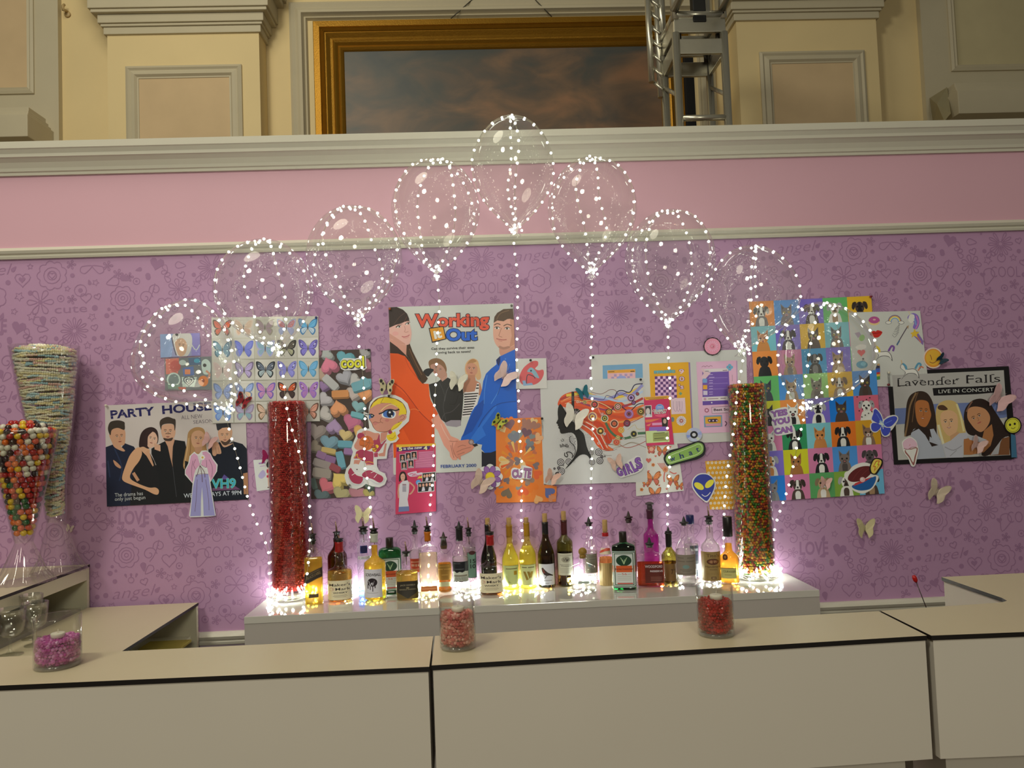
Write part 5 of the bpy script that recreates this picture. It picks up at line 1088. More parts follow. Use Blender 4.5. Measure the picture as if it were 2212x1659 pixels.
a.ell(390, 845, 118, 120, (196, 100, 40)).line('300,790 390,830 500,850', 6, LNE).line('400,730 440,830 400,950', 6, LNE).line('290,880 380,890 440,800', 6, LNE); a.sm('250,890 320,900 330,940 270,960', SK)
a.sm('520,890 560,870 590,900 560,940 530,985 480,960 500,920 560,900', HAIR).text('S', (490, 975), (570, 940), 84, (150, 70, 40), .03)
a.poly('720,850 690,1060 590,1060 580,1020 660,1000 690,850', SK).poly('510,1010 575,1000 575,1070 515,1075', RED)
a.sm('230,980 330,950 440,980 500,1000 500,1150 500,1200 380,1180 360,1130 330,1140 260,1100 180,1095 210,1040', RED).line('190,1090 240,1020 250,1080 330,1110', 12, (206, 150, 50)).line('370,1160 430,1150 505,1170', 12, (206, 150, 50))
a.poly('190,1120 300,1120 260,1200 180,1200', SK).poly('380,1180 470,1190 460,1220 385,1215', SK); a.sm('170,1200 250,1190 300,1240 270,1290 290,1330 160,1350', (206, 204, 186)).sm('380,1215 470,1215 470,1290 380,1300', (206, 204, 186))
a.sm('90,1320 130,1250 170,1300 230,1370 330,1400 330,1450 280,1510 170,1490 110,1410', RED).sm('320,1350 380,1300 460,1290 560,1340 650,1390 660,1450 600,1490 480,1430 340,1400', RED)
a.line('90,1350 110,1440 180,1520 290,1520 350,1470', 20, (190, 190, 176)).line('330,1420 450,1450 560,1510 660,1480 690,1420', 20, (190, 190, 176)); a.line('150,1370 220,1330 280,1340', 9, (226, 222, 206)).line('460,1330 520,1300 540,1260 490,1250', 9, (226, 222, 206)).line('510,1410 560,1350', 9, (226, 222, 206)); a.heart(235, 1275, 14, (90, 60, 60))
a.end('cartoon_girl_sticker', 'large cut-out of a blonde cartoon girl holding a basketball', 'sticker')
# outfit
a = Art((220, 865, 6.9125), 3, (198, 186, 170), .8)
a.sheet('1380,765 1420,800 1450,800 1490,750 1560,745 1620,790 1660,870 1728,960 1720,1060 1620,1220 1690,1660 1700,1720 1640,1730 1480,1740 1320,1745 1300,1720 1325,1560 1355,1240 1240,1110 1240,1040 1290,940 1310,830', (212, 202, 190))
PKc, PPc, LN2 = (206, 146, 166), (150, 140, 180), (90, 56, 70)
a.poly('1430,820 1490,830 1500,960 1570,1080 1400,1100 1380,1000', (206, 196, 184)); a.poly('1375,790 1400,800 1430,830 1465,960 1400,1035 1380,1100 1355,1230 1250,1090 1255,1040 1310,930 1330,830', PKc).poly('1500,770 1560,760 1620,810 1650,880 1712,970 1705,1060 1630,1200 1590,1090 1575,1010 1480,960 1510,850', PKc)
for l_ in ('1360,900 1340,1050 1355,1200', '1400,880 1370,960 1400,1030', '1600,880 1650,1000 1640,1150', '1560,890 1560,1000 1480,960', '1465,960 1500,830'): a.line(l_, 5, LN2)
a.poly('1400,1110 1590,1095 1620,1300 1690,1720 1520,1725 1495,1300 1480,1725 1320,1730 1360,1300', PPc); a.poly('1495,1290 1512,1500 1520,1725 1478,1728 1480,1500', (206, 198, 188))
for l_ in ('1425,1180 1410,1450 1390,1660', '1550,1180 1590,1450 1600,1640', '1400,1115 1480,1095 1590,1100'): a.line(l_, 5, LN2)
for l_ in ('1465,970 1430,1090 1410,1140', '1465,970 1490,1080 1500,1220', '1465,970 1530,1070 1540,1150'): a.line(l_, 9, (96, 60, 66))
for k in range(6): a.ell(1503+26*math.cos(k*1.05), 852+26*math.sin(k*1.05), 15, 15, (220, 206, 190))
a.ell(1503, 852, 16, 16, (200, 160, 70)); a.end('outfit_sticker', 'pink blouse and lilac trousers paper cut-out hanging over the cast poster', 'sticker')
# daisy
a = Art((830, 840, 7.3733), 4, (198, 190, 172), .82)
def daisy(rr): return [(1685+rr*(1+.16*abs(math.cos(4*t))-.06)*math.cos(t), 1400+rr*(1+.16*abs(math.cos(4*t))-.06)*math.sin(t)) for t in [2*PI*k/64 for k in range(64)]]
a.sheet(daisy(186), (216, 208, 204))
for k in range(8): t = k*PI/4+.35; a.ell(1685+118*math.cos(t), 1400+118*math.sin(t), 66, 48, (96, 54, 106), t).ell(1685+118*math.cos(t), 1400+118*math.sin(t), 58, 41, (146, 96, 152), t)
a.ell(1685, 1400, 76, 76, (190, 150, 30)).ell(1685, 1400, 68, 68, (222, 190, 44)); a.end('daisy_sticker', 'purple daisy sticker with a yellow centre at the foot of the film poster', 'sticker')
def words(fr, level, outline, lines, name, label, c=(110, 70, 130), out=(60, 36, 80), sm=False, edge=WS):
    a = sticker(fr, level, outline, smooth=sm, edge=edge)
    for t, p0, p1, h in lines: a.text(t, p0, p1, h, c, .045, 0, out, .03)
    return a.end(name, label, 'sticker')
words((1080, 1000, 3.95), 4, '96,60 120,40 170,50 190,20 270,40 274,70 264,136 205,132 165,140 110,132 96,100', [('CU', (106, 126), (190, 120), 66), ('TE', (196, 118), (262, 126), 76)], 'word_sticker', 'purple CUTE word sticker on the orange heart paper', (150, 100, 130), (90, 50, 90), True)
words((1160, 815, 6.636), 4, '1150,1380 1170,1310 1260,1290 1300,1200 1390,1150 1430,1125 1500,1160 1520,1300 1440,1370 1280,1420 1200,1440', [('G', (1165, 1420), (1240, 1395), 118), ('I', (1262, 1400), (1292, 1388), 126), ('R', (1310, 1380), (1375, 1355), 140), ('L', (1390, 1355), (1450, 1325), 150), ('S', (1435, 1310), (1518, 1285), 150)], 'word_sticker', 'purple GIRLS word sticker low on the silhouette poster', (130, 84, 150), (60, 40, 90), True)
words((1610, 850, 6.9125), 4, '355,285 400,250 600,200 640,260 650,340 690,370 700,460 735,520 720,585 500,630 440,610 420,520 390,440 400,380', [('YES', (385, 352), (632, 312), 84), ('YOU', (405, 476), (668, 430), 84), ('CAN', (440, 606), (704, 566), 84)], 'word_sticker', 'purple YES YOU CAN sticker on the pet portraits', (146, 96, 150), (90, 54, 100), True)
# green 'what'
a = sticker((1270, 740, 6.32), 4, '1035,1570 1100,1480 1240,1440 1320,1410 1420,1370 1490,1345 1570,1360 1605,1430 1590,1530 1500,1590 1380,1620 1220,1660 1110,1690 1060,1650', edge=(20, 22, 24))
a.sm('1060,1580 1110,1515 1250,1460 1340,1425 1430,1390 1500,1365 1560,1385 1580,1440 1560,1510 1470,1560 1360,1595 1220,1635 1120,1665 1080,1640', (130, 166, 76)); a.line('1085,1590 1130,1540 1260,1485 1350,1450 1450,1410 1510,1385 1550,1410 1555,1470 1480,1530 1350,1570 1200,1620 1120,1640 1090,1620', 6, (206, 216, 160), True)
for t, x, y, w_ in (('w', 1130, 1625, 68), ('h', 1262, 1585, 52), ('a', 1385, 1540, 48), ('t', 1485, 1495, 40)): a.text(t, (x, y), (x+w_, y-w_*.3), 74, (34, 44, 90), .02)
a.end('word_sticker', 'green and black WHAT word sticker beside the small compact disc', 'sticker')
# little compact disc
a = sticker((1270, 740, 6.32), 4, [(1450+108*math.cos(t*.262), 1258+96*math.sin(t*.262)) for t in range(24)], edge=(176, 178, 186), smooth=False)
for t, c in ((2.6, (130, 146, 190)), (-.5, (150, 160, 200)), (.6, (196, 200, 170)), (3.7, (190, 190, 180)), (1.6, (180, 190, 200))): a.poly([(1450, 1258)]+[(1450+104*math.cos(t+q*.1), 1258+92*math.sin(t+q*.1)) for q in range(6)], c)
a.ell(1448, 1258, 52, 50, (22, 20, 24)).ell(1448, 1258, 26, 24, (200, 198, 186)); a.end('compact_disc', 'small silver compact disc cut-out with a black hub below the music poster', 'disc')
# cookie disc
a = sticker((1500, 500, 3.95), 4, [(155+(77+2*math.cos(12*t*.131))*math.cos(t*.131), 980+(77+2*math.cos(12*t*.131))*math.sin(t*.131)) for t in range(48)], edge=(40, 18, 26), smooth=False)
a.ell(155, 980, 69, 69, (222, 140, 152))
for k in range(16): t = k*.3927; a.line([(155+30*math.cos(t), 980+30*math.sin(t)), (155+46*math.cos(t), 980+46*math.sin(t))], 3, (236, 190, 190), smooth=False)
a.ell(155, 980, 20, 20, (208, 120, 132)).ell(150, 978, 4, 4, (240, 210, 200)).ell(162, 984, 4, 4, (150, 70, 80)); a.end('round_sticker', 'round pink biscuit sticker with a dark scalloped rim above the music poster', 'sticker')
# alien
a = sticker((1080, 1000, 3.95), 4, '1738,86 1790,100 1836,150 1838,210 1810,280 1768,338 1720,310 1670,260 1638,200 1645,140 1685,98')
a.sm('1738,96 1786,108 1826,152 1828,208 1802,272 1766,324 1724,300 1680,254 1648,198 1654,146 1690,106', (48, 58, 132)); a.ell(1698, 198, 46, 26, (220, 206, 60), .55).ell(1787, 178, 46, 26, (220, 206, 60), -.75).line('1722,268 1745,284 1770,278 1796,250', 6, (220, 216, 196)); a.end('alien_sticker', 'blue alien head sticker with yellow eyes over the bottles', 'sticker')
# smileys
a = sticker((1600, 600, 3.606), 4, [(1500+77*math.cos(t*.262), 625+82*math.sin(t*.262)) for t in range(24)], edge=(196, 164, 150), smooth=False, wp=(170, 160, 150)); a.ell(1500, 625, 68, 72, (206, 120, 40)).ell(1500, 622, 58, 60, (212, 140, 44)).line('1475,600 1485,622 1488,640', 5, (120, 60, 40)).line('1470,655 1500,664 1540,640', 5, (120, 60, 40)); a.end('smiley_sticker', 'orange winking smiley sticker above the concert poster', 'sticker')
a = sticker((1900, 785, 7.0897), 4, [(2042+134*math.cos(t*.262), 948+132*math.sin(t*.262)) for t in range(24)], edge=(22, 18, 18), smooth=False, wp=(170, 160, 150)); a.ell(2042, 948, 114, 114, (196, 180, 50)).ring(2042, 948, 98, 6, (40, 34, 20)).ell(1998, 940, 17, 19, (30, 24, 16)).ell(2070, 926, 17, 19, (30, 24, 16)).line('2015,985 2045,1000 2078,978', 8, (40, 34, 20)); a.end('smiley_sticker', 'yellow smiley sticker with a black rim at the right edge of the concert poster', 'sticker')
# blue butterfly
a = sticker((1610, 850, 6.9125), 4, '1945,215 1990,250 2040,320 2065,385 2130,340 2220,320 2275,345 2280,400 2240,470 2190,545 2160,560 2155,620 2090,648 2040,620 2015,540 1960,580 1900,575 1865,520 1872,450 1895,435 1870,380 1900,300 1905,240', wp=(176, 166, 150))
BD = (58, 66, 150)
a.sm('1945,232 1985,265 2030,335 2050,420 2000,450 1930,420 1888,380 1912,300 1918,250', BD).sm('2075,405 2140,360 2220,338 2262,355 2260,400 2190,480 2120,500 2070,460', BD).sm('1890,450 1950,440 2030,470 2005,530 1955,566 1905,562 1880,515', BD).sm('2040,490 2110,510 2170,520 2145,600 2090,632 2050,606 2025,540', BD); a.ell(2040, 450, 60, 26, (130, 150, 196), 1.0).ell(2030, 455, 40, 16, (180, 194, 214), .2).line('2020,420 2045,470 2060,530', 10, (196, 206, 220)).line('1960,300 2020,400', 10, (90, 110, 180)).line('2190,400 2090,450', 10, (90, 110, 180))
a.end('butterfly_sticker', 'glossy blue butterfly sticker between the pet portraits and the concert poster', 'sticker')
# ice cream
a = sticker((1900, 785, 7.0897), 4, '465,1125 510,1140 565,1190 585,1260 598,1340 575,1440 550,1550 515,1582 480,1560 440,1460 375,1370 345,1270 345,1200 400,1150', wp=(160, 150, 142))
a.sm('400,1320 480,1305 575,1290 580,1340 555,1440 535,1540 515,1560 490,1520 450,1440 390,1365', (120, 70, 64)).sm('410,1320 480,1320 560,1300 562,1340 535,1430 520,1510 500,1500 460,1420 405,1350', (206, 196, 180)); a.sm('465,1140 520,1165 565,1215 575,1260 540,1290 500,1285 465,1310 430,1320 380,1300 358,1255 362,1210 410,1160', (206, 140, 150)).line('370,1300 430,1318 465,1300 500,1285 565,1285', 8, (110, 50, 56)).line('455,1260 470,1240', 8, (170, 90, 100)); a.end('ice_cream_sticker', 'pink ice cream cone sticker at the lower left of the concert poster', 'sticker')
# oyster shell
a = sticker((1610, 850, 6.9125), 4, '1480,1250 1490,1180 1550,1150 1600,1090 1680,1050 1770,1030 1850,1045 1910,1080 1900,1190 1985,1230 1975,1300 1900,1420 1780,1490 1680,1480 1590,1430 1550,1360 1520,1310', wp=(176, 166, 150))
a.sm('1530,1270 1560,1200 1640,1130 1740,1090 1850,1085 1870,1120 1880,1190 1760,1290 1640,1320 1560,1310', (84, 26, 26)).sm('1590,1385 1660,1340 1780,1290 1900,1250 1950,1240 1940,1320 1870,1420 1740,1450 1640,1430', (26, 76, 124)); a.poly('1640,1340 1780,1280 1900,1245 1760,1330 1610,1385', (170, 50, 50)); a.ell(1750, 1285, 40, 38, (222, 150, 140)).ell(1742, 1276, 16, 14, (236, 190, 180)); a.line('1600,1290 1680,1180 1760,1110', 5, (110, 44, 40)).line('1680,1300 1770,1190 1850,1120', 5, (110, 44, 40)); a.end('seashell_sticker', 'open dark red and blue seashell sticker holding a pearl on the pet portraits', 'sticker')
a = sticker((1610, 850, 6.9125), 5, '1960,960 2030,975 2055,1010 2045,1080 2000,1150 1960,1205 1910,1210 1865,1180 1855,1110 1880,1030 1910,980', edge=(24, 16, 14), wp=(176, 166, 150)); a.sm('1960,978 2020,995 2034,1030 2010,1090 1975,1140 1940,1190 1905,1192 1880,1160 1875,1100 1895,1040 1920,995', (214, 166, 70)); a.poly('1950,1005 2010,1000 1985,1060 2010,1060 1920,1165 1935,1095 1905,1095', (176, 80, 30)).poly('1958,1018 1992,1012 1970,1070 1990,1072 1936,1135 1950,1085 1922,1082', (226, 196, 60)); a.end('lightning_sticker', 'small yellow lightning bolt sticker with a black edge above the seashell', 'sticker')
a = sticker((540, 600, 3.95), 3, '178,1185 195,1180 215,1230 205,1310 180,1305 152,1285 150,1265 165,1250 178,1220', edge=(24, 22, 26)); a.sm('185,1240 200,1235 202,1295 178,1290 165,1272', (214, 184, 70)); a.end('round_sticker', 'black and yellow sticker peeking out left of the red candy cylinder', 'sticker')

# ---- push pins
def pin(px, py, c, where, lv=6, r=.0062):
    p = on_y(px, py, -.0025-lv*.0024); bm = bmesh.new()
    r_ = bmesh.ops.create_cone(bm, cap_ends=True, segments=12, radius1=r, radius2=r*.8, depth=.006, matrix=Matrix.Translation((0, -.003, 0)) @ Matrix.Rotation(PI/2, 4, 'X'))
    ball(bm, (0, -.006, 0), r*.85, 10, 6, (1, .4, 1)); bm2 = bm
    tube(bm2, [(0, 0, 0), (0, -p.y+.004, 0)], .0008, 6)
    o = obj('push_pin', bm2, mat('pin_'+c[0], c[1], .3), None, p); tag(o, f'{c[0]} push pin {where}', 'push pin', 'push pins in the wall prints')
KB, KW, KR, KG, KO, KD = ('black', (22, 20, 24)), ('white', (220, 214, 200)), ('dark red', (120, 30, 40)), ('grey', (120, 120, 112)), ('orange', (190, 100, 60)), ('dark blue', (40, 50, 110))
for t in ((683, 686, KD, 'at the top right corner of the butterfly sheet'), (796, 756, KB, 'at the top right corner of the candy heart photo'), (840, 855, KB, 'on the head of the cartoon girl cut-out'), (755, 1048, KG, 'at the shoe of the cartoon girl cut-out'), (842, 667, KO, 'at the top left corner of the film poster'),
          (1105, 660, KG, 'at the top right corner of the film poster'), (1146, 778, KB, 'at the top of the palette drawing card'), (1281, 772, KB, 'at the top left corner of the music poster'), (1384, 820, KB, 'at the top right corner of the silhouette poster'), (1171, 904, KB, 'at the left edge of the silhouette poster'),
          (229, 876, KW, 'at the top left corner of the cast poster'), (1920, 805, KW, 'at the top left corner of the concert poster'), (1919, 831, KR, 'at the left edge of the concert poster'), (1881, 641, KR, 'at the top right corner of the pet portraits'), (382, 723, KB, 'at the top of the face print')): pin(*t)

# ---- folded paper butterflies
def paper_butterfly(px, py, hw, rot, c, label, fold=.6, c2=None, lv=6, asp=1.0, clearish=False):
    Y = -.0025-lv*.0024; p = on_y(px, py, Y); R_ = hw*.88/FPX*(p.y-EYE.y); fold *= .5
    e = empty('paper_butterfly', p, label, 'butterfly', 'folded paper butterflies on the wall'); e.rotation_euler = (0, rot, 0)
    m = mat('paper_'+str(c), c, .55, noise=.06, nscale=60)
    for sg in (-1, 1):
        bm = bmesh.new()
        out = [(.03, 0), (.10, .30), (.45, .82), (.82, 1.0), (1.02, .90), (.98, .50), (.78, .10), (.60, -.04), (.80, -.22), (.80, -.55), (.62, -.82), (.46, -.80), (.36, -.98), (.28, -.70), (.10, -.32)]
        out = cat_rom(out, True, 2)
        vv = [bm.verts.new((sg*u*R_*math.cos(fold), -.002-u*R_*math.sin(fold)-.10*R_*math.sin(u*3), v*R_*asp)) for u, v in out]
        f = bm.faces.new(vv if sg < 0 else vv[::-1]); bmesh.ops.triangulate(bm, faces=[f])
        bmesh.ops.solidify(bm, geom=bm.faces[:], thickness=.0005)
        ms = [m]
        w_ = obj('wing', bm, ms, e)
        if c2:
            bm = bmesh.new()
            for (u, v, r_) in ((.72, .66, .20), (.55, -.45, .17), (.45, .35, .13)):
                vs_ = [bm.verts.new((sg*(u+r_*math.cos(k*.7854))*R_*math.cos(fold), -.0035-(u+r_*math.cos(k*.7854))*R_*math.sin(fold)-.10*R_*math.sin(u*3), (v+r_*1.2*math.sin(k*.7854))*R_*asp)) for k in range(8)]
                bm.faces.new(vs_)
            obj('wing_spots', bm, mat('paper_'+str(c2), c2, .5), w_)
    bm = bmesh.new(); tube(bm, [(0, -.002, -.42*R_), (0, -.004, 0), (0, -.003, .36*R_)], [.05*R_, .075*R_, .03*R_], 8)
    for sg in (-1, 1): tube(bm, [(0, -.003, .34*R_), (sg*.12*R_, -.006, .6*R_), (sg*.2*R_, -.007, .75*R_)], .012*R_, 5)
    obj('body', bm, mat('paper_body_'+str(c2 or c), c2 or tuple(int(v*.8) for v in c), .6), e)
WHc, PKb = (234, 230, 216), (238, 208, 208)
for t in ((526, 866, 18, .5, (150, 26, 40), 'dark red paper butterfly on the cream butterfly sheet', .7, (60, 10, 20)), (835, 835, 19, .1, (206, 196, 160), 'beige and black paper moth between the candy photo and film poster', .5, (40, 36, 34)),
          (988, 824, 22, .25, WHc, 'white paper butterfly over the couple at the back of the film poster', .45, None), (1091, 811, 27, .75, PKb, 'pale pink paper butterfly on the blue shirt in the film poster', .55, None), (1078, 911, 17, .7, (190, 196, 70), 'yellow-green and black paper butterfly at the top of the orange heart paper', .5, (34, 40, 26)),
          (1259, 848, 16, -.3, (30, 110, 130), 'teal paper butterfly on the orange printed hair', .7, None), (1241, 901, 29, .35, (240, 234, 226), 'large white gauze butterfly on the black profile', .35, None), (1330, 999, 18, -.3, (232, 196, 184), 'faint pink paper butterfly left of the GIRLS sticker', .5, None),
          (1192, 1031, 18, .5, (234, 190, 176), 'pink paper butterfly at the bottom left corner of the silhouette poster', .7, None), (1040, 1041, 26, .6, (226, 198, 186), 'pale pearly butterfly beside the purple daisy sticker', .4, None), (784, 1111, 21, .15, (232, 222, 180), 'cream paper butterfly on the wall above the left bottles', .55, None),
          (2023, 1062, 27, .5, (214, 196, 176), 'cream gauze butterfly alone on the wall below the concert poster', .4, None), (1867, 1140, 24, .05, (214, 202, 160), 'cream paper butterfly alone on the wall right of the rainbow cylinder', .6, None), (2157, 862, 30, .7, (226, 184, 190), 'pink paper butterfly at the upper right of the concert poster', .55, None),
          (2110, 961, 20, .5, (222, 186, 184), 'small pink paper butterfly at the lower right inside the concert poster', .7, None), (1782, 1043, 15, .2, (230, 184, 180), 'pink paper butterfly on the green cell of the pet portraits', .6, None), (2033, 776, 13, 1.0, (24, 56, 76), 'dark teal butterfly on the orange smiley', .6, None),
          (453, 952, 17, .5, (222, 176, 178), 'dusty pink paper butterfly on the blonde woman in the cast poster', .5, None), (579, 986, 15, .2, (170, 30, 100), 'magenta paper butterfly left of the red candy cylinder', .9, None), (152, 1141, 9, .3, (226, 206, 200), 'tiny pale butterfly on the wall above the left side bar', .6, None)):
    paper_butterfly(*t, clearish='gauze' in t[5])
# ================================================================ balloons with light strings
LEDW = (.94, 1.0, .87)
M_led = mat('lit_led', (255, 250, 230), .3, emit=LEDW, es=11)
M_wire = mat('silver_wire', (206, 200, 176), .3, .6)
M_shell = clear('balloon_film', (.985, .985, .975), .035, .05, .55, haze=.06, hcol=(.95, .95, .90))
_bulb = bpy.data.meshes.new('led_bulb'); _b = bmesh.new(); bmesh.ops.create_icosphere(_b, subdivisions=1, radius=.0060); _b.to_mesh(_b and _bulb); _b.free(); _bulb.materials.append(M_led)
_bulb2 = _bulb.copy(); _bulb2.materials.clear(); _bulb2.materials.append(mat('lit_led_bright', (255, 250, 230), .3, emit=LEDW, es=75))
def bulb_objs(pts, parent, me=None):
    for p in pts:
        o = bpy.data.objects.new('led_bulb', me or _bulb); COL.objects.link(o); o.parent = parent; o.location = p
def along(pts, step, off=0.0):
    out = []; need = off
    for a, b in zip(pts, pts[1:]):
        L = (b-a).length; t = need
        while t < L: out.append(a+(b-a)*(t/L)); t += step
        need = t-L
    return out
BPROF = [(0, .0), (.012, .22), (.045, .43), (.10, .62), (.18, .79), (.28, .93), (.40, 1.0), (.52, .985), (.63, .90), (.74, .74), (.84, .52), (.92, .29), (.97, .12), (1, .06)]
BPROF = cat_rom(BPROF, False, 2)
def balloon(label, top, knot, wpx, az, tail, Y=-.21, loops=2, bend=.0):
    Y -= .085
    k = on_y(*knot, Y); t = on_y(*top, Y); ax = t-k; L = ax.length; ux = ax.normalized()
    R_ = wpx/2/FPX*(Y-EYE.y)
    e = empty('led_balloon', k, label, 'balloon', 'clear light-strung balloons in the arch')
    rgt = ux.cross(Vector((0, 1, 0))).normalized()*-1; fwd = rgt.cross(ux).normalized()
    if fwd.y > 0: fwd = -fwd
    def S(s, phi, k_=1.0):
        r = R_*k_*_interp(s); return rgt*(bend*math.sin(PI*min(1, s*1.1))**1 if s < .91 else 0) + ux*(L*(1-s)) + rgt*(r*math.cos(phi)) + fwd*(r*math.sin(phi))
    def _interp(s):
        for (a, ra), (b, rb_) in zip(BPROF, BPROF[1:]):
            if a <= s <= b: return ra+(rb_-ra)*((s-a)/(b-a) if b > a else 0)
        return BPROF[-1][1]
    bm = bmesh.new(); rings = []
    for s, r in BPROF[1:]:
        rings.append([bm.verts.new(S(s, 2*PI*i/48)) for i in range(48)])
    for a, b in zip(rings, rings[1:]):
        for i in range(48): bm.faces.new((a[i], a[(i+1) % 48], b[(i+1) % 48], b[i])).smooth = True
    tv = bm.verts.new(S(0, 0, 0))
    for i in range(48): bm.faces.new((tv, rings[0][(i+1) % 48], rings[0][i])).smooth = True
    obj('balloon_shell', bm, M_shell, e)
    bm = bmesh.new()
    rr = [[bm.verts.new(ux*(-z)+rgt*(r*math.cos(2*PI*i/16)*(1+.15*(i % 2)))+fwd*(r*math.sin(2*PI*i/16)*(1+.15*(i % 2)))) for i in range(16)] for z, r in ((-.012, .013), (0, .007), (.010, .010), (.03, .024))]
    for a, b in zip(rr, rr[1:]):
        for i in range(16): bm.faces.new((a[i], a[(i+1) % 16], b[(i+1) % 16], b[i])).smooth = True
    obj('neck', bm, M_shell, e)
    # the wire: up from the counter, then wound over the balloon in big loops
    path = []
    TY = Y if len(tail[0]) == 2 else 0
    yend = tail[-1][2] if len(tail[-1]) > 2 else -.03
    for i, q in enumerate(tail[::-1]):
        t_ = min(1, max(0, (q[1]-knot[1])/(1125-knot[1]))); path.append(on_y(q[0], q[1], q[2] if len(q) > 2 else Y+(yend-Y)*t_)-k)
    rr_ = random.Random(int(top[0]))
    if path[0].z+k.z > LZ+.003: path.insert(0, Vector((path[0].x, path[0].y, LZ+.003-k.z)))
    tailp = [Vector(p) for p in cat_rom([tuple(p) for p in path]+[(0, 0, -.02)], False, 5)]
    loop = []
    for i in range(loops):
        a0 = az+PI*i/loops*1.0+rr_.uniform(-.12, .12); wob = rr_.uniform(-.10, .10)
        seg = [S(.99-.97*j/14, a0+wob*math.sin(j*.5), 1.012) for j in range(15)] + [S(.02+.97*j/14, a0+PI+wob*math.sin(j*.6), 1.012) for j in range(15)]
        loop += seg
    full = tailp+[Vector(p) for p in cat_rom([tuple(p) for p in loop], False, 2)]
    bm = bmesh.new(); tube(bm, full, .0008, 5); st = obj('light_string', bm, M_wire, e)
    bulb_objs(along(tailp, .0475, .02), st)
    bulb_objs(along(loop, .049, .01), st)
    for i in range(7): bulb_objs([Vector((rr_.uniform(-.028, .028), rr_.uniform(-.03, .01), rr_.uniform(-.02, .04)))], st)
for t in (('leftmost clear balloon with lights, over the cast poster', (378, 655), (490, 884), 214, .35, [(487, 893), (497, 935), (516, 1000), (535, 1075), (548, 1115), (570, 1165), (580, 1195, -.05)], -.16, 2, -.066),
          ('second balloon from the left, over the butterfly sheet', (556, 519), (600, 757), 206, .9, [(604, 780), (612, 815), (617, 866, -.345), (627, 915, -.345), (648, 985, -.345), (662, 1045, -.345), (670, 1110, -.345), (669, 1170, -.345), (664, 1235, -.34), (655, 1285, -.335)], -.24, 2, -.012),
          ('third balloon from the left, between butterfly sheet and film poster', (760, 446), (773, 690), 204, .5, [(775, 715), (775, 745), (784, 812), (787, 870), (789, 930), (787, 1000), (798, 1060), (801, 1130), (799, 1200, -.027)], -.2),
          ('balloon left of the highest one, its lower half over the picture rail', (940, 344), (943, 590), 191, 1.1, [(946, 620), (949, 665), (944, 740), (942, 815), (938, 880), (935, 935), (937, 985), (934, 1045), (929, 1085), (930, 1130), (925, 1245, -.027)], -.21),
          ('highest balloon at the peak of the arch, against the gilt-framed painting', (1104, 252), (1113, 496), 178, .05, [(1110, 530), (1117, 590), (1118, 690), (1116, 770), (1120, 850), (1122, 930), (1127, 1000), (1127, 1060), (1126, 1120), (1129, 1180), (1128, 1245, -.027)], -.22),
          ('balloon right of the highest one, above the music poster', (1280, 341), (1278, 588), 194, .45, [(1279, 620), (1280, 690), (1276, 760), (1277, 830), (1281, 900), (1279, 970), (1277, 1040), (1276, 1110), (1280, 1240, -.027)], -.2),
          ('third balloon from the right, above the round pink biscuit sticker', (1450, 454), (1443, 697), 196, .75, [(1443, 740), (1445, 795), (1448, 850), (1441, 940), (1447, 1000), (1443, 1060), (1442, 1130), (1446, 1232, -.027)], -.22),
          ('second balloon from the right, above the rainbow candy cylinder', (1632, 532), (1602, 757), 192, .3, [(1604, 785, -.27), (1592, 850, -.26), (1588, 905, -.255), (1578, 975, -.245), (1570, 1030, -.235), (1565, 1090, -.2), (1563, 1160, -.1), (1562, 1228, -.027)], -.19, 2, .024),
          ('rightmost balloon, over the pet portraits', (1792, 655), (1738, 885), 204, .6, [(1734, 915), (1722, 960), (1718, 985), (1705, 1045), (1690, 1090), (1678, 1125), (1670, 1170), (1672, 1224, -.027)], -.17, 2, .034)):
    balloon(*t)
# spare lengths of light string bundled on the counter
def bundle(px, py, R_, turns, n, label, Y=None, flat=.5, es=1):
    c = on_z(px, py, LZ); 
    if Y is not None: c = on_y(px, py, Y); c.z = LZ
    rr = random.Random(int(px)); pts = []
    for i in range(turns*14+1):
        a = 2*PI*i/14; r = R_*(1+rr.uniform(-.10, .10)); pts.append((r*math.cos(a), r*flat*math.sin(a), .004+.022*abs(math.sin(i*.37))+.003*(i/14)))
    pts = cat_rom(pts, False, 3)
    bm = bmesh.new(); tube(bm, pts, .0012, 5); e = empty('light_string_bundle', c, label, 'fairy lights', 'spare light string bundled on the display counter')
    w_ = obj('wire', bm, M_wire, e); P = [Vector(p)+Vector((0, 0, .0045)) for p in pts]; bulb_objs(along(P, sum((b-a).length for a, b in zip(P, P[1:]))/n, .01), w_, _bulb2)
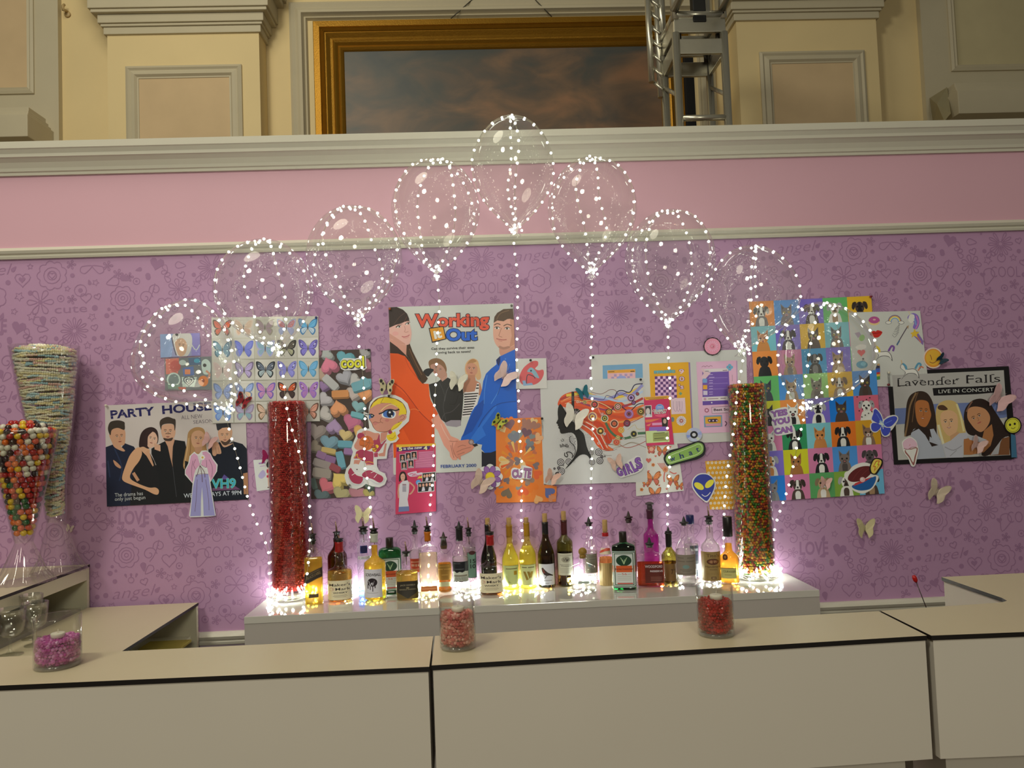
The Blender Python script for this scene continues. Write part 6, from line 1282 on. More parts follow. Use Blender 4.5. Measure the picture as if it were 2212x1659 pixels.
# ================================================================ filled glass cylinders
M_clear = clear('clear_glass', (.97, .975, .96), .02, .05, .75)
M_base = clear('base_glass', (.97, .98, .96), .05, .06, .6, haze=.22, hcol=(.9, .9, .86))
def grains(name, pts, r, cols, m, label, cat, jit=.25, squash=1.0, loc=(0, 0, 0), sub=1, kind='stuff'):
    tmp = bmesh.new(); bmesh.ops.create_icosphere(tmp, subdivisions=sub, radius=1.0)
    T = [v.co.copy() for v in tmp.verts]; TF = [[v.index for v in f.verts] for f in tmp.faces]; tmp.free()
    V = []; F = []; C = []; rr = random.Random(len(pts))
    for p in pts:
        q = p[3] if len(p) > 3 else rr.choice(cols); s_ = r*(1+rr.uniform(-jit, jit)); b = len(V)
        R3 = Matrix.Rotation(rr.uniform(0, 6.28), 3, Vector((rr.uniform(-1, 1), rr.uniform(-1, 1), rr.uniform(-1, 1))))
        for t in T: w_ = R3 @ Vector((t.x, t.y, t.z*squash)); V.append((p[0]+w_.x*s_, p[1]+w_.y*s_, p[2]+w_.z*s_)); C.append(lin(q))
        F += [[b+i for i in f] for f in TF]
    me = bpy.data.meshes.new(name); me.from_pydata(V, [], F); me.update()
    at = me.color_attributes.new('Col', 'FLOAT_COLOR', 'POINT'); at.data.foreach_set('color', [x for c in C for x in (*c, 1)])
    for p in me.polygons: p.use_smooth = sub > 1 or squash == 1.0
    o = link(name, me, m, None, loc); tag(o, label, cat); o['kind'] = kind
    return o
def pile(rf, z0, z1, r, ring_in=.0, dz=1.7, rnd=None, top=True, bottom=True):
    """positions packed against the inside of a vessel of radius rf(z)"""
    P_ = []; z = z0; k = 0; rnd = rnd or random.Random(4)
    while z < z1:
        R_ = rf(z)-r*1.05
        for R_ in (R_, R_-r*1.5):
            if R_ <= r*.4: continue
            n = max(1, int(2*PI*R_/(r*1.75)))
            for i in range(n):
                a = 2*PI*(i+.5*(k % 2))/n+rnd.uniform(-.5, .5)/n; q = R_-abs(rnd.gauss(0, r*.35)); P_.append((q*math.cos(a), q*math.sin(a), z+rnd.uniform(-.4, .4)*r))
        z += r*dz; k += 1
    for zz, on in ((z1, top), (z0, bottom)):
        if on:
            R_ = rf(zz)-r; g = r*1.8; m_ = int(R_/g)+1
            for i in range(-m_, m_+1):
                for j in range(-m_, m_+1):
                    x, y = g*(i+.5*(j % 2)), g*j*.9
                    if x*x+y*y < (R_-r*.5)**2: P_.append((x, y, zz+rnd.uniform(-.5, .5)*r))
    return P_
def cyl_vase(px, base_y, hwpx, top_y, label, thick=.035):
    f = on_z(px, base_y, LZ); d0 = f.y-EYE.y; R_ = hwpx/FPX*(d0+.08); c = Vector((f.x, f.y+R_, LZ)); c.x = on_y(px, base_y, c.y).x
    H = on_y(px, top_y, c.y).z-LZ
    e = empty('glass_cylinder', c, label, 'vase')
    bm = bmesh.new(); loft(bm, [(.0005, R_*.97), (.004, R_), (H-.003, R_), (H, R_*.985), (H-.001, R_*.965), (thick+.004, R_*.965), (thick, R_*.93)], 56); obj('glass_wall', bm, M_clear, e)
    bm = bmesh.new(); loft(bm, [(.002, R_*.96), (thick*.5, R_*.962), (thick-.003, R_*.955)], 48); obj('thick_base', bm, M_base, e)
    return c, R_, H
def rounded(R_, z0, rad): return lambda z: R_*.955 if z > z0+rad else max(.01, R_*.955-rad+math.sqrt(max(0, rad*rad-(z0+rad-z)**2)))
c1, R1, H1 = cyl_vase(630, 1303, 41, 868, 'tall glass cylinder filled with red candy left of the bottles')
g1 = grains('red_candy', pile(rounded(R1, .046, .03),   .046, H1-.004, .0054), .0064, [(186, 34, 34), (170, 22, 26), (196, 52, 46), (206, 74, 60), (150, 16, 20), (180, 40, 36), (200, 66, 54)],
            mat('red_crystal', rough=.5, attr=True, spec=.3), 'red sugar crystal candy filling the left glass cylinder', 'candy', .35, .8, c1)
c2, R2, H2 = cyl_vase(1634, 1258, 41.5, 829, 'tall glass cylinder of rainbow candy at the right end of the bottles', .022)
g2 = grains('rainbow_candy', pile(rounded(R2, .028, .022), .028, H2-.006, .0068), .0074, [(70, 130, 40), (46, 104, 34), (222, 170, 40), (216, 110, 34), (196, 64, 30), (150, 50, 30), (210, 140, 40), (190, 150, 40), (140, 34, 28), (100, 140, 40)],
            mat('candy_shell', rough=.4, attr=True, spec=.35), 'tiny green, orange and yellow candies filling the right glass cylinder', 'candy', .12, 1.0, c2)
bundle(c1.x*0+631, 1306, R1*1.16, 7, 44, 'coil of lit wire around the foot of the red candy cylinder', c1.y, 1.0)
bundle(1636, 1249, R2*1.16, 7, 44, 'coil of lit wire around the foot of the rainbow candy cylinder', c2.y, 1.0)
for px, lb in ((738, 'behind the amber cognac bottle'), (805, 'behind the frosted vodka bottle'), (918, 'behind the orange-necked tequila bottle'), (1010, 'behind the black-labelled rum bottle'), (1100, 'behind the two yellow wine bottles'), (1166, 'behind the bird-label wine bottle'), (1250, 'behind the squat clear tequila bottle'), (1322, 'behind the straw-labelled bottle'), (1450, 'behind the dark green bottle'), (1535, 'behind the copper-labelled vodka bottle')):
    bundle(px, 1262-(px-1106)*.045,   .050, 3, 22, 'lit wire bundle '+lb, -.055, .55)
# ================================================================ trumpet vases on the left bar
def trumpet(cx, cy_, prof, label, lean=0.0):
    e = empty('trumpet_vase', (cx, cy_, ZB_), label, 'vase'); H = prof[-1][0]
    def rows(bm, pr, n=64, fl=0):
        rings = []
        for z, r in pr:
            a_ = lean*z; w_ = fl*max(0, 1-z/fz) if fl else 0
            rings.append([bm.verts.new((a_+r*(1+w_*math.cos(20*2*PI*k/n*1.0))*math.cos(2*PI*k/n), r*(1+w_*math.cos(20*2*PI*k/n))*math.sin(2*PI*k/n), z)) for k in range(n)])
        for a, b in zip(rings, rings[1:]):
            for k in range(n): bm.faces.new((a[k], a[(k+1) % n], b[(k+1) % n], b[k])).smooth = True
        return rings
    foot = [p for p in prof if p[2] == 'f']; bowl = [p for p in prof if p[2] == 'b']; fz = foot[-1][0]
    bm = bmesh.new(); rg = rows(bm, [(z, r) for z, r, _ in foot], 120, .05); bm.faces.new(rg[0][::-1]); obj('fluted_foot', bm, M_clear, e)
    bm = bmesh.new(); pts = [(z, r) for z, r, _ in bowl]; pts = cat_rom(pts, False, 3); rg = rows(bm, pts+[(H, pts[-1][1]-.003)]+[(z, r-.004) for z, r in pts[::-1]]); obj('bowl', bm, M_clear, e)
    def rf(z):
        for (a, ra), (b, rb_) in zip(pts, pts[1:]):
            if a <= z <= b: return ra+(rb_-ra)*(z-a)/(b-a)-.004
        return pts[-1][1] if z > pts[-1][0] else .012
    return e, rf, pts
AY = -.385; AX = on_y(52, 1240, AY).x
hz = lambda px, py, Y: on_y(px, py, Y).z-ZB_
sA = (AY-EYE.y)/FPX
eA, rfA, pA = trumpet(AX, AY, [(0.001, 57*sA, 'f'), (.012, 55*sA, 'f'), (.05, 40*sA, 'f'), (hz(52, 1180, AY), 20*sA, 'f'), (hz(52, 1172, AY), 17*sA, 'f'), (hz(52, 1172, AY), 17*sA, 'b'), (hz(52, 1150, AY), 22*sA, 'b'), (hz(52, 1060, AY), 41*sA, 'b'), (hz(52, 980, AY), 58*sA, 'b'), (hz(52, 930, AY), 67*sA, 'b')], 'clear trumpet vase heaped with mixed gumballs at the left edge')
BY = -.17; BX = on_y(128, 1215, BY).x; sB = (BY-EYE.y)/FPX
eB, rfB, pB = trumpet(BX, BY, [(0.001, 52*sB, 'f'), (.012, 50*sB, 'f'), (.06, 36*sB, 'f'), (hz(126, 1140, BY), 20*sB, 'f'), (hz(126, 1128, BY), 17*sB, 'f'), (hz(126, 1128, BY), 17*sB, 'b'), (hz(126, 1105, BY), 21*sB, 'b'), (hz(124, 1020, BY), 27*sB, 'b'), (hz(118, 920, BY), 44*sB, 'b'), (hz(108, 820, BY), 58*sB, 'b'), (hz(100, 748, BY), 66*sB, 'b')], 'taller clear trumpet vase packed with pastel candy necklaces, behind the gumball vase', -.055)
# gumballs: the ones that show are single things
GC = {'red': (170, 22, 24), 'orange': (226, 106, 24), 'yellow': (226, 186, 24), 'white': (226, 222, 206), 'green': (22, 92, 50), 'dark brown': (54, 30, 26), 'coral': (222, 96, 70), 'purple-black': (44, 22, 34)}
gr = .0128; gm = {}
for n_, c_ in GC.items():
    me = bpy.data.meshes.new('gumball'); b_ = bmesh.new(); bmesh.ops.create_uvsphere(b_, u_segments=14, v_segments=9, radius=gr)
    for f in b_.faces: f.smooth = True
    b_.to_mesh(me); b_.free(); me.materials.append(mat('gum_'+n_, c_, .22, coat=.4)); gm[n_] = me
rg = random.Random(12); z0 = hz(52, 1150, AY); z1 = hz(52, 935, AY); back = []; cam_az = math.atan2(EYE.y-AY, EYE.x-AX)
GP = []; z = z0; k = 0
while z < z1:
    R_ = rfA(z)-gr*1.05
    if R_ < gr: GP.append((0, 0, z)); z += gr*1.5; continue
    n = int(2*PI*R_/(gr*2.06))
    for i in range(n): a = 2*PI*(i+.5*(k % 2))/n; GP.append((R_*math.cos(a), R_*math.sin(a), z))
    z += gr*1.72; k += 1
for zz, sc in ((z1+.004, .98), (z1+.022, .72), (z1+.036, .42), (z1+.044, .0)):
    R_ = rfA(z1)*sc-gr; r_ = R_
    while r_ > gr*.8:
        n = max(1, int(2*PI*r_/(gr*2.1)))
        for i in range(n): a = 2*PI*i/n+zz*50; GP.append((r_*math.cos(a), r_*math.sin(a), zz+rg.uniform(0, .006)))
        r_ -= gr*2.05
    if sc == 0: GP.append((.004, -.01, zz))
zc = (z0+z1)/2
for p in GP:
    a = math.atan2(p[1], p[0]); d = abs((a-cam_az+PI) % (2*PI)-PI)
    low = p[2] < z0+.30*(z1-z0); mid = p[2] < z0+.55*(z1-z0)
    nm = rg.choice(['green', 'green', 'orange', 'coral', 'coral', 'yellow', 'orange'] if low else (['orange', 'coral', 'green', 'red', 'yellow', 'dark brown', 'red'] if mid else ['white', 'white', 'dark brown', 'purple-black', 'yellow', 'orange', 'red', 'coral', 'red', 'orange', 'white']))
    if d > 1.85 and p[2] < z1: back.append((*p, GC[nm])); continue
    o = bpy.data.objects.new('gumball', gm[nm]); COL.objects.link(o); o.location = (AX+p[0], AY+p[1], ZB_+p[2]); o.rotation_euler = (rg.uniform(0, 3), rg.uniform(0, 3), 0)
    tag(o, f'glossy {nm} gumball in the clear trumpet vase at the left edge', 'gumball', f'{nm} gumballs in the trumpet vase')
grains('gumball_pile', back, gr, [], mat('gum_mixed', rough=.22, attr=True, coat=.4), 'gumballs at the far side of the trumpet vase, behind the others', 'gumballs', 0, 1.0, (AX, AY, ZB_), 2)
# candy necklaces
PAST = [(240, 234, 200), (240, 230, 190), (242, 238, 220), (238, 228, 180), (238, 222, 172), (234, 208, 196), (184, 212, 220), (240, 236, 222), (230, 186, 176), (236, 230, 200), (168, 202, 216)]
rn = random.Random(8); NP = []; z = hz(126, 1110, BY); zt = hz(100, 764, BY); br = .0064; run = 0; cc = PAST[0]
while z < zt+.03:
    dome = 1.0 if z < zt else max(0, 1-((z-zt)/.034)**2)**.5
    R_ = (rfB(min(z, zt))-br)*dome
    if R_ > br:
        n = max(3, int(2*PI*R_/(br*1.4))); ph = rn.uniform(0, 6)
        for i in range(n):
            if run <= 0: cc = rn.choice(PAST); run = rn.randint(2, 9)
            run -= 1; a = 2*PI*i/n; q = R_-abs(.006*math.sin(a*3+ph))-rn.uniform(0, .002)
            NP.append((-.055*z+q*math.cos(a), q*math.sin(a), z+.006*math.sin(a*2+ph)+rn.uniform(-.0015, .0015), cc))
        if z > zt:
            r_ = R_-.012
            while r_ > .005:
                m_ = max(1, int(2*PI*r_/.011))
                for i in range(m_): a = 2*PI*i/m_; NP.append((-.055*z+r_*math.cos(a), r_*math.sin(a), z+.004, rn.choice(PAST)))
                r_ -= .012
    z += br*1.30
grains('candy_necklaces', NP, br, PAST, mat('sugar_bead', rough=.6, attr=True), 'pastel candy necklaces stuffed into the taller trumpet vase', 'candy', .08, 1.0, (BX, BY, ZB_))
# ================================================================ bead jars on the front bar
def jar(px, base_y, hwpx, rim_y, fill_y, cols, nm, lab, candle=True):
    f = on_z(px, base_y, ZB_); R_ = hwpx/FPX*(f.y-EYE.y+.04); c = Vector((f.x, f.y+R_*.98, ZB_)); c.x = on_y(px, base_y, c.y).x
    H = on_y(px, rim_y, c.y).z-ZB_; hf = on_y(px, fill_y, c.y-R_*.5).z-ZB_
    e = empty('glass_jar', c, lab, 'jar')
    bm = bmesh.new(); loft(bm, [(.0005, R_*.95), (.004, R_), (H-.002, R_), (H, R_*.98), (H-.001, R_*.955), (.014, R_*.955), (.011, R_*.90)], 56); obj('glass_wall', bm, M_clear, e)
    bm = bmesh.new(); loft(bm, [(.0015, R_*.93), (.006, R_*.955), (.0105, R_*.93)], 48); obj('thick_base', bm, M_base, e)
    grains(nm+'_beads', pile(rounded(R_, .014, .01), .014, hf, .0046), .0055, cols, mat('gel_bead', rough=.28, attr=True, spec=.5, sss=.3), f'{nm} gel beads inside the glass jar on the front bar', 'beads', .3, .9, c)
    if candle:
        bm = bmesh.new(); loft(bm, [(0, .013), (.002, .016), (.011, .017), (.013, .015), (.012, .006)], 24); tube(bm, [(0, 0, .012), (.001, 0, .022)], .0008, 5)
        t_ = obj('floating_candle', bm, mat('white_wax', (232, 226, 210), .5, sss=.3), None, c+Vector((.003, -.004, hf+.004))); tag(t_, f'small white candle lying on the {nm} beads in the jar', 'candle')
jar(125, 1452, 45, 1330, 1386, [(186, 70, 160), (206, 110, 186), (160, 50, 140), (214, 140, 200), (196, 90, 170)], 'magenta', 'glass jar of magenta beads at the left end of the front bar')
jar(990, 1410, 38.5, 1292, 1328, [(214, 120, 116), (226, 150, 140), (196, 96, 96), (230, 170, 160), (206, 110, 104)], 'pink', 'glass jar of pink beads beside the gap between the two front bar sections')
jar(1548, 1382, 39, 1264, 1302, [(176, 22, 22), (150, 12, 14), (190, 36, 30), (166, 18, 20)], 'red', 'glass jar of red beads on the right part of the front bar')
# ================================================================ plastic goblets, paper pad, cocktail pick
def goblet(px, base_y, R_, H, label):
    c = on_z(px, base_y, .88); e = empty('plastic_goblet', c, label, 'glass', 'clear goblets on the left work counter')
    bm = bmesh.new(); loft(bm, [(0.0005, R_*.8), (.004, R_*.8), (.008, R_*.3)], 32); obj('foot', bm, M_clear, e)
    bm = bmesh.new(); loft(bm, [(.008, R_*.28), (.02, .006), (H*.35, .006), (H*.40, .012)], 20); obj('stem', bm, M_clear, e)
    bm = bmesh.new(); pr = [(H*.40, .012), (H*.43, R_*.55), (H*.5, R_*.8), (H*.7, R_*.92), (H, R_)]; loft(bm, pr+[(H, R_-.002)]+[(z+.001, r-.002) for z, r in pr[::-1]], 40, cap0=False, cap1=False); obj('bowl', bm, M_clear, e)
for t in ((22, 1416, .052, .165, 'nearest clear goblet at the left edge of the low counter'), (76, 1394, .046, .16, 'clear goblet just left of the magenta bead jar'), (68, 1380, .042, .17, 'clear goblet behind the other two on the low counter')): goblet(*t)
bm = bmesh.new(); box(bm, -.09, .09, -.06, .06, 0, .012, 0, .002); p = on_z(372, 1397, .735); tag(obj('paper_pad', bm, mat('yellow_paper', (176, 160, 70), .7, noise=.15, nscale=40), None, (p.x-.03, p.y, .735)), 'yellow paper pad inside the low open counter', 'pad')
e = empty('cocktail_pick', on_y(2003, 1318, -.75), 'thin cocktail pick with a red tip sticking up behind the bar', 'pick'); p = on_y(1977, 1252, -.75)-e.location
bm = bmesh.new(); tube(bm, [p*-.9, p], .0018, 8); obj('stick', bm, mat('dark_stick', (70, 56, 56), .4), e)
bm = bmesh.new(); loft(bm, [(-.012, .003), (-.004, .008), (.008, .0085), (.016, .006)], 12); o = obj('red_tip', bm, mat('red_plastic', (186, 24, 24), .3), e); o.location = p; o.rotation_euler = (0, p.x/p.z, 0)
zc_ = e.location.z-p.z*.9
bm = bmesh.new(); px_, py_ = e.location.x-p.x*.9, e.location.y-p.y*.9
loft(bm, [(0, .03), (.002, .032), (zc_-.70, .032), (zc_-.70, .028), (.006, .028)], 24, cap1=True) if False else box(bm, -.03, .03, -.03, .03, 0, zc_+.0+.02-.02-.001, 0, .004)
tag(obj('bar_stand', bm, mat('dark_plastic', (44, 42, 42), .6), None, (px_, py_, 0)), 'dark stand hidden behind the bar that holds the cocktail pick', 'stand')
# ================================================================ bottles
GL = {'clear': M_clear, 'olive': clear('olive_glass', (.50, .55, .16), .03, .06, .7), 'green': clear('green_glass', (.10, .55, .22), .03, .06, .7), 'dark': clear('dark_glass', (.28, .22, .06), .03, .06, .7), 'wine': clear('yellow_green_glass', (.92, .92, .40), .03, .05, .7), 'brown': clear('brown_glass', (.30, .13, .06), .03, .06, .7), 'frost': clear('frosted_glass', (.93, .93, .97), .12, .05, .5, haze=.10)}
LQ = {'gold': ((1.0, .66, .05), .12), 'amber': ((.72, .30, .03), .10), 'whisky': ((.62, .40, .06), .10), 'darkamber': ((.42, .12, .02), .10), 'red': ((.66, .10, .03), .10), 'clear': ((.96, .98, .92), .03), 'yellow': ((1.0, .86, .12), .14), 'blue': ((.10, .22, .95), .2), 'orange': ((1.0, .48, .04), .14), 'magenta': ((.62, .04, .42), .25), 'black': ((.03, .02, .02), 0), 'green': ((.01, .05, .03), 0), 'pale': ((.90, .84, .50), .06), 'wine': ((.10, .04, .02), 0)}
def liquid(k): return fluid('liquid_'+k, tuple(v**.5 for v in LQ[k][0]), .4, 1.18, LQ[k][1]*2.2)
M_blk = mat('black_plastic', (20, 18, 18), .35); M_cork = mat('cork', (186, 150, 96), .8, noise=.2, nscale=120); M_steel = mat('pourer_steel', (160, 130, 116), .25, .9)
def label_patch(name, parent, R_, ry, e_, z0, z1, a0, a1, base, ops, k=1.014, slant=0.0, wp=(206, 200, 180), taper=None):
    """printed label wrapped on the bottle; art in u (0..1 across) v (0..1 up)"""
    bm = bmesh.new(); cl = bm.faces.layers.int.new('c'); cols = [base]; n = [0]
    def put(pts, faces, c):
        n[0] += 1; cols.append(c); vv = [bm.verts.new((p[0], p[1], n[0]*.001)) for p in pts]
        for f in faces:
            try: bm.faces.new([vv[i] for i in f])[cl] = len(cols)-1
            except ValueError: pass
    put([(0, 0), (1, 0), (1, 1), (0, 1)], [(0, 1, 2, 3)], base)
    asp = (a1-a0)*R_/(z1-z0)
    for o in ops:
        t = o[0]
        if t == 'r': put([(o[1], o[2]), (o[3], o[2]), (o[3], o[4]), (o[1], o[4])], [(0, 1, 2, 3)], o[5])
        elif t == 'e':
            q = [(o[1]+o[3]*math.cos(i*PI/10), o[2]+o[4]*math.sin(i*PI/10)) for i in range(20)]; put(q, [tuple(range(20))], o[5])
        elif t == 'p':
            q = PP(o[1]) if isinstance(o[1], str) else o[1]; put(q, tessellate_polygon([[Vector((*p, 0)) for p in q]]), o[2])
        elif t == 't':
            vv, ff, x0, x1 = text_tris(o[1], o[7] if len(o) > 7 else .01); sx = (o[4]-o[2])/(x1-x0); put([(o[2]+(v[0]-x0)*sx, o[3]+v[1]*o[5]/CAP) for v in vv], ff, o[6])
    for i in range(1, 14):
        g = bm.verts[:]+bm.edges[:]+bm.faces[:]; bmesh.ops.bisect_plane(bm, geom=g, plane_co=(i/14, 0, 0), plane_no=(1, 0, 0))
    for v in bm.verts:
        u, w_, l = v.co; a = a0+(a1-a0)*u; c, s = math.sin(a), -math.cos(a); q = (abs(c)**e_+abs(s)**e_)**(-1/e_)
        f = k+l*.25; tz = taper(w_) if taper else 1
        v.co = (R_*q*c*f*tz, ry*q*s*f*tz, z0+(z1-z0)*w_+slant*(u-.5))
    idx = [f[cl] for f in bm.faces]
    me = bpy.data.meshes.new(name); bm.to_mesh(me); bm.free(); at = me.color_attributes.new('Col', 'FLOAT_COLOR', 'CORNER'); W_ = lin(wp)
    for p, i in zip(me.polygons, idx):
        c = tuple(min(.9, x/y*.8) for x, y in zip(lin(cols[i]), W_))
        for li in p.loop_indices: at.data[li].color = (*c, 1)
    return link(name, me, M_print, parent)
def bottle(fr, x, by, hw, sh, nb, nw, nt, label, glass='clear', liq=None, lq=None, e=2.0, flat=1.0, close='pourer', top=None, mid=None, foil=None, labels=(), nwt=None, cx=None, capc=None, kick=0):
    ox, oy, s = fr; P = lambda yy: oy+yy/s; px = ox+x/s
    f = on_z(px, P(by), LZ); R_ = hw/s/FPX*(f.y-EYE.y+.03); c = Vector((f.x, min(f.y+R_*flat, -.012-R_*flat), LZ)); c.x = on_y(px, P(by), c.y).x
    zz = lambda yy: on_y(px, P(yy), c.y).z-LZ
    pxm = (c.y-EYE.y)/FPX/s
    rz = math.atan2(EYE.x-c.x, c.y-EYE.y)
    E_ = empty('bottle', c, label, 'bottle', 'bottles lined up on the display counter', rz)
    n_, nT = nw*pxm, (nwt or nw)*pxm; zs, zn, zt = zz(sh), zz(nb), zz(nt); ry = R_*flat
    zb = .0
    rows = [(zb+.0006, R_*.86, ry*.86, e), (zb+.004, R_*.97, ry*.97, e), (zb+.010, R_, ry, e), (zs-.004, R_, ry, e)]
    for i in range(1, 9):
        t = i/8; w_ = .5+.5*math.cos(PI*t) if zn-zs > .02 else math.sqrt(max(0, 1-t*t))
        rows.append((zs+(zn-zs)*t, n_+(R_-n_)*w_, n_+(ry-n_)*w_, e+(2-e)*t))
    rows += [(zt-.010, nT, nT), (zt-.008, nT*1.1, nT*1.1), (zt, nT*1.1, nT*1.1), (zt+.0005, nT*.8, nT*.8)]
    bm = bmesh.new(); loft(bm, rows, 40); obj('glass', bm, GL[glass], E_)
    def rad(z):
        for a, b in zip(rows, rows[1:]):
            if a[0] <= z <= b[0]:
                t = (z-a[0])/max(1e-6, b[0]-a[0]); g = lambda i, d: (a[i] if len(a) > i else d)*(1-t)+(b[i] if len(b) > i else d)*t
                return g(1, n_), g(2, n_), g(3, 2.0)
        return rows[0][1:4]
    if liq:
        zl = zz(lq); lv = [.006+(zl-.006)*i/16 for i in range(17)]
        bm = bmesh.new(); loft(bm, [(z, max(.004, rad(z)[0]-.003), max(.004, rad(z)[1]-.003), rad(z)[2]) for z in lv], 32); obj('liquid', bm, liquid(liq), E_)
    if foil:
        for (ya, yb, c_) in foil:
            z1, z0 = zz(ya), zz(yb); bm = bmesh.new(); loft(bm, [(z0+(z1-z0)*i/6, rad(z0+(z1-z0)*i/6)[0]*1.05, rad(z0+(z1-z0)*i/6)[1]*1.05, rad(z0+(z1-z0)*i/6)[2]) for i in range(7)], 28); obj('neck_wrap', bm, mat('wrap_'+str(c_), c_, .4), E_)
    ztop = zz(top); zm = zz(mid) if mid is not None else zt+(ztop-zt)*.4
    lean = -.004
    if close == 'pourer':
        bm = bmesh.new(); loft(bm, [(zt-.012, nT*.75), (zt+.001, nT*.8), (zt+.002, nT*1.15), (zt+.006, nT*1.15), (zt+.007, nT*.85), (zm-.005, nT*.8), (zm-.004, nT*1.2), (zm, nT*1.2), (zm+.002, nT*.5)], 20); cl_ = obj('pourer_stopper', bm, M_blk, E_)
        bm = bmesh.new(); tube(bm, [(0, 0, zm-.004), (0, 0, zm+.01), (lean*.3, 0, zm+(ztop-zm)*.5), (lean, 0, ztop)], [.0042, .0042, .0034, .0022], 10); obj('spout', bm, M_steel, cl_)
        bm = bmesh.new(); tube(bm, [(0, 0, zt-.012), (.001, 0, zt-.05)], .0016, 6); obj('air_tube', bm, M_steel, cl_)
    elif close == 'rubber':
        bm = bmesh.new(); h = ztop-zm; loft(bm, [(zt-.01, nT*.8), (zt, nT*.85), (zt+.002, nT*1.15), (zt+.005, nT*1.1), (zm-.004, nT*.75), (zm-.003, nT*1.3), (zm+.001, nT*1.3), (zm+.003, nT*.6), (zm+h*.5, nT*.42), (ztop-.004, nT*.22), (ztop, nT*.1)], 20); obj('pourer_stopper', bm, M_blk if not capc else mat('cap_'+str(capc), capc, .4), E_)
    elif close == 'cork':
        bm = bmesh.new(); loft(bm, [(zt-.012, nT*.78), (zt+.001, nT*.80), (ztop-.002, nT*.82), (ztop, nT*.74)], 18); obj('cork', bm, M_cork, E_)
    elif close == 'cap':
        bm = bmesh.new(); loft(bm, [(zt-.014, nT*1.14), (zt-.013, nT*1.2), (ztop-.003, nT*1.18), (ztop, nT*1.08)], 28); obj('cap', bm, mat('cap_'+str(capc), capc or (22, 20, 20), .35), E_)
    elif close == 'ball':
        r_ = (ztop-zt)/2; bm = bmesh.new(); ball(bm, (0, 0, zt+r_*.95), r_, 20, 14); loft(bm, [(zt-.01, nT*.8), (zt+r_*.3, nT*.8)], 16); obj('cork', bm, mat('wood_ball', (150, 116, 40), .5, noise=.15, nscale=40), E_)
    elif close == 'knob':
        bm = bmesh.new(); h = ztop-zt; loft(bm, [(zt-.01, nT*.8), (zt+h*.5, nT*.85), (zt+h*.6, nT*.7), (zt+h*.68, nT*1.3), (zt+h*.86, nT*1.3), (ztop, nT*.5)], 24); obj('stopper', bm, mat('grey_rubber', (70, 62, 66), .5), E_)
    for lb in labels:
        ya, yb, a0, a1, base, ops = lb[:6]; kw = lb[6] if len(lb) > 6 else {}
        z1, z0 = zz(ya), zz(yb); rr = rad((z0+z1)/2); tp = None
        if kw.pop('follow', False):
            tp = (lambda z0=z0, z1=z1, r0=rr[0]: (lambda v: rad(z0+(z1-z0)*v)[0]/r0))()
        label_patch('label', E_, rr[0], rr[1], rr[2], z0, z1, math.radians(a0), math.radians(a1), base, ops, taper=tp, **kw)
    return E_
F1, F2, F3, F4 = (640, 1100, 7.21), (880, 1100, 7.21), (1120, 1080, 7.21), (1360, 1070, 7.21)
CRM, INK, TANc = (206, 192, 150), (44, 32, 26), (150, 128, 92)
mm = [('t', "Maker's", .10, .72, .90, .14, INK, .008), ('t', 'Mark', .34, .50, .90, .14, INK, .008), ('e', .20, .56, .10, .085, (190, 150, 120)), ('e', .20, .56, .08, .065, CRM), ('t', 'WHISKY', .25, .33, .78, .09, INK, .02), ('r', .28, .24, .74, .255, (130, 112, 84)), ('r', .24, .19, .78, .205, (130, 112, 84)), ('r', .30, .14, .72, .155, (130, 112, 84))]
jm = [('r', .05, .02, .95, .98, (28, 66, 40)), ('r', .09, .04, .91, .96, (196, 196, 176)), ('r', .15, .06, .85, .94, (34, 78, 46)), ('r', .18, .08, .82, .92, (196, 196, 178)), ('e', .5, .74, .28, .155, (22, 56, 34)), ('p', '.36,.84 .42,.74 .46,.78 .50,.70 .54,.78 .58,.74 .64,.84 .58,.80 .55,.70 .52,.64 .48,.64 .45,.70 .42,.80', (150, 170, 120)), ('r', .0, .42, 1, .60, (196, 84, 36)), ('t', 'Jagermeister', .16, .485, .84, .055, (120, 40, 24), .02), ('t', '56', .40, .345, .60, .05, (176, 70, 50)), ('r', .26, .36, .38, .37, (150, 140, 120)), ('r', .62, .36, .74, .37, (150, 140, 120)), ('r', .26, .30, .74, .31, (160, 150, 130)), ('r', .26, .25, .74, .26, (160, 150, 130)), ('r', .26, .20, .74, .21, (160, 150, 130)), ('r', .24, .09, .80, .125, (176, 60, 44))]
bottle(F1, 655, 1368, 146, 740, 540, 48, 470, 'dark amber round-shouldered cognac bottle behind the first cream-labelled whisky', 'brown', 'darkamber', 640, top=185, mid=350)
bottle(F1, 282, 1500, 142, 760, 575, 46, 500, 'square bottle of golden whisky with slanted black label, first on the left', 'clear', 'gold', 765, e=7, top=215, mid=385, labels=[(930, 1085, -47, 45, (44, 34, 24), [('t', 'BLACK LABEL', .12, .38, .92, .30, (130, 104, 60), .0), ('r', .02, .0, .98, .07, (90, 70, 34)), ('r', .02, .93, .98, 1, (90, 70, 34)), ('r', .2, .78, .86, .84, (100, 80, 44))], {'slant': .030}), (1290, 1345, -28, 24, (56, 40, 22), [('r', .1, .45, .9, .55, (110, 84, 40))])])
bottle(F1, 690, 1450, 190, 960, 850, 72, 500, 'red-wax whisky bottle with cream label, the left one of two, mostly full', 'clear', 'whisky', 960, e=2.6, nwt=56, top=400, mid=455, foil=[(505, 665, (150, 20, 22))], labels=[(1075, 1370, -62, 58, CRM, mm)])
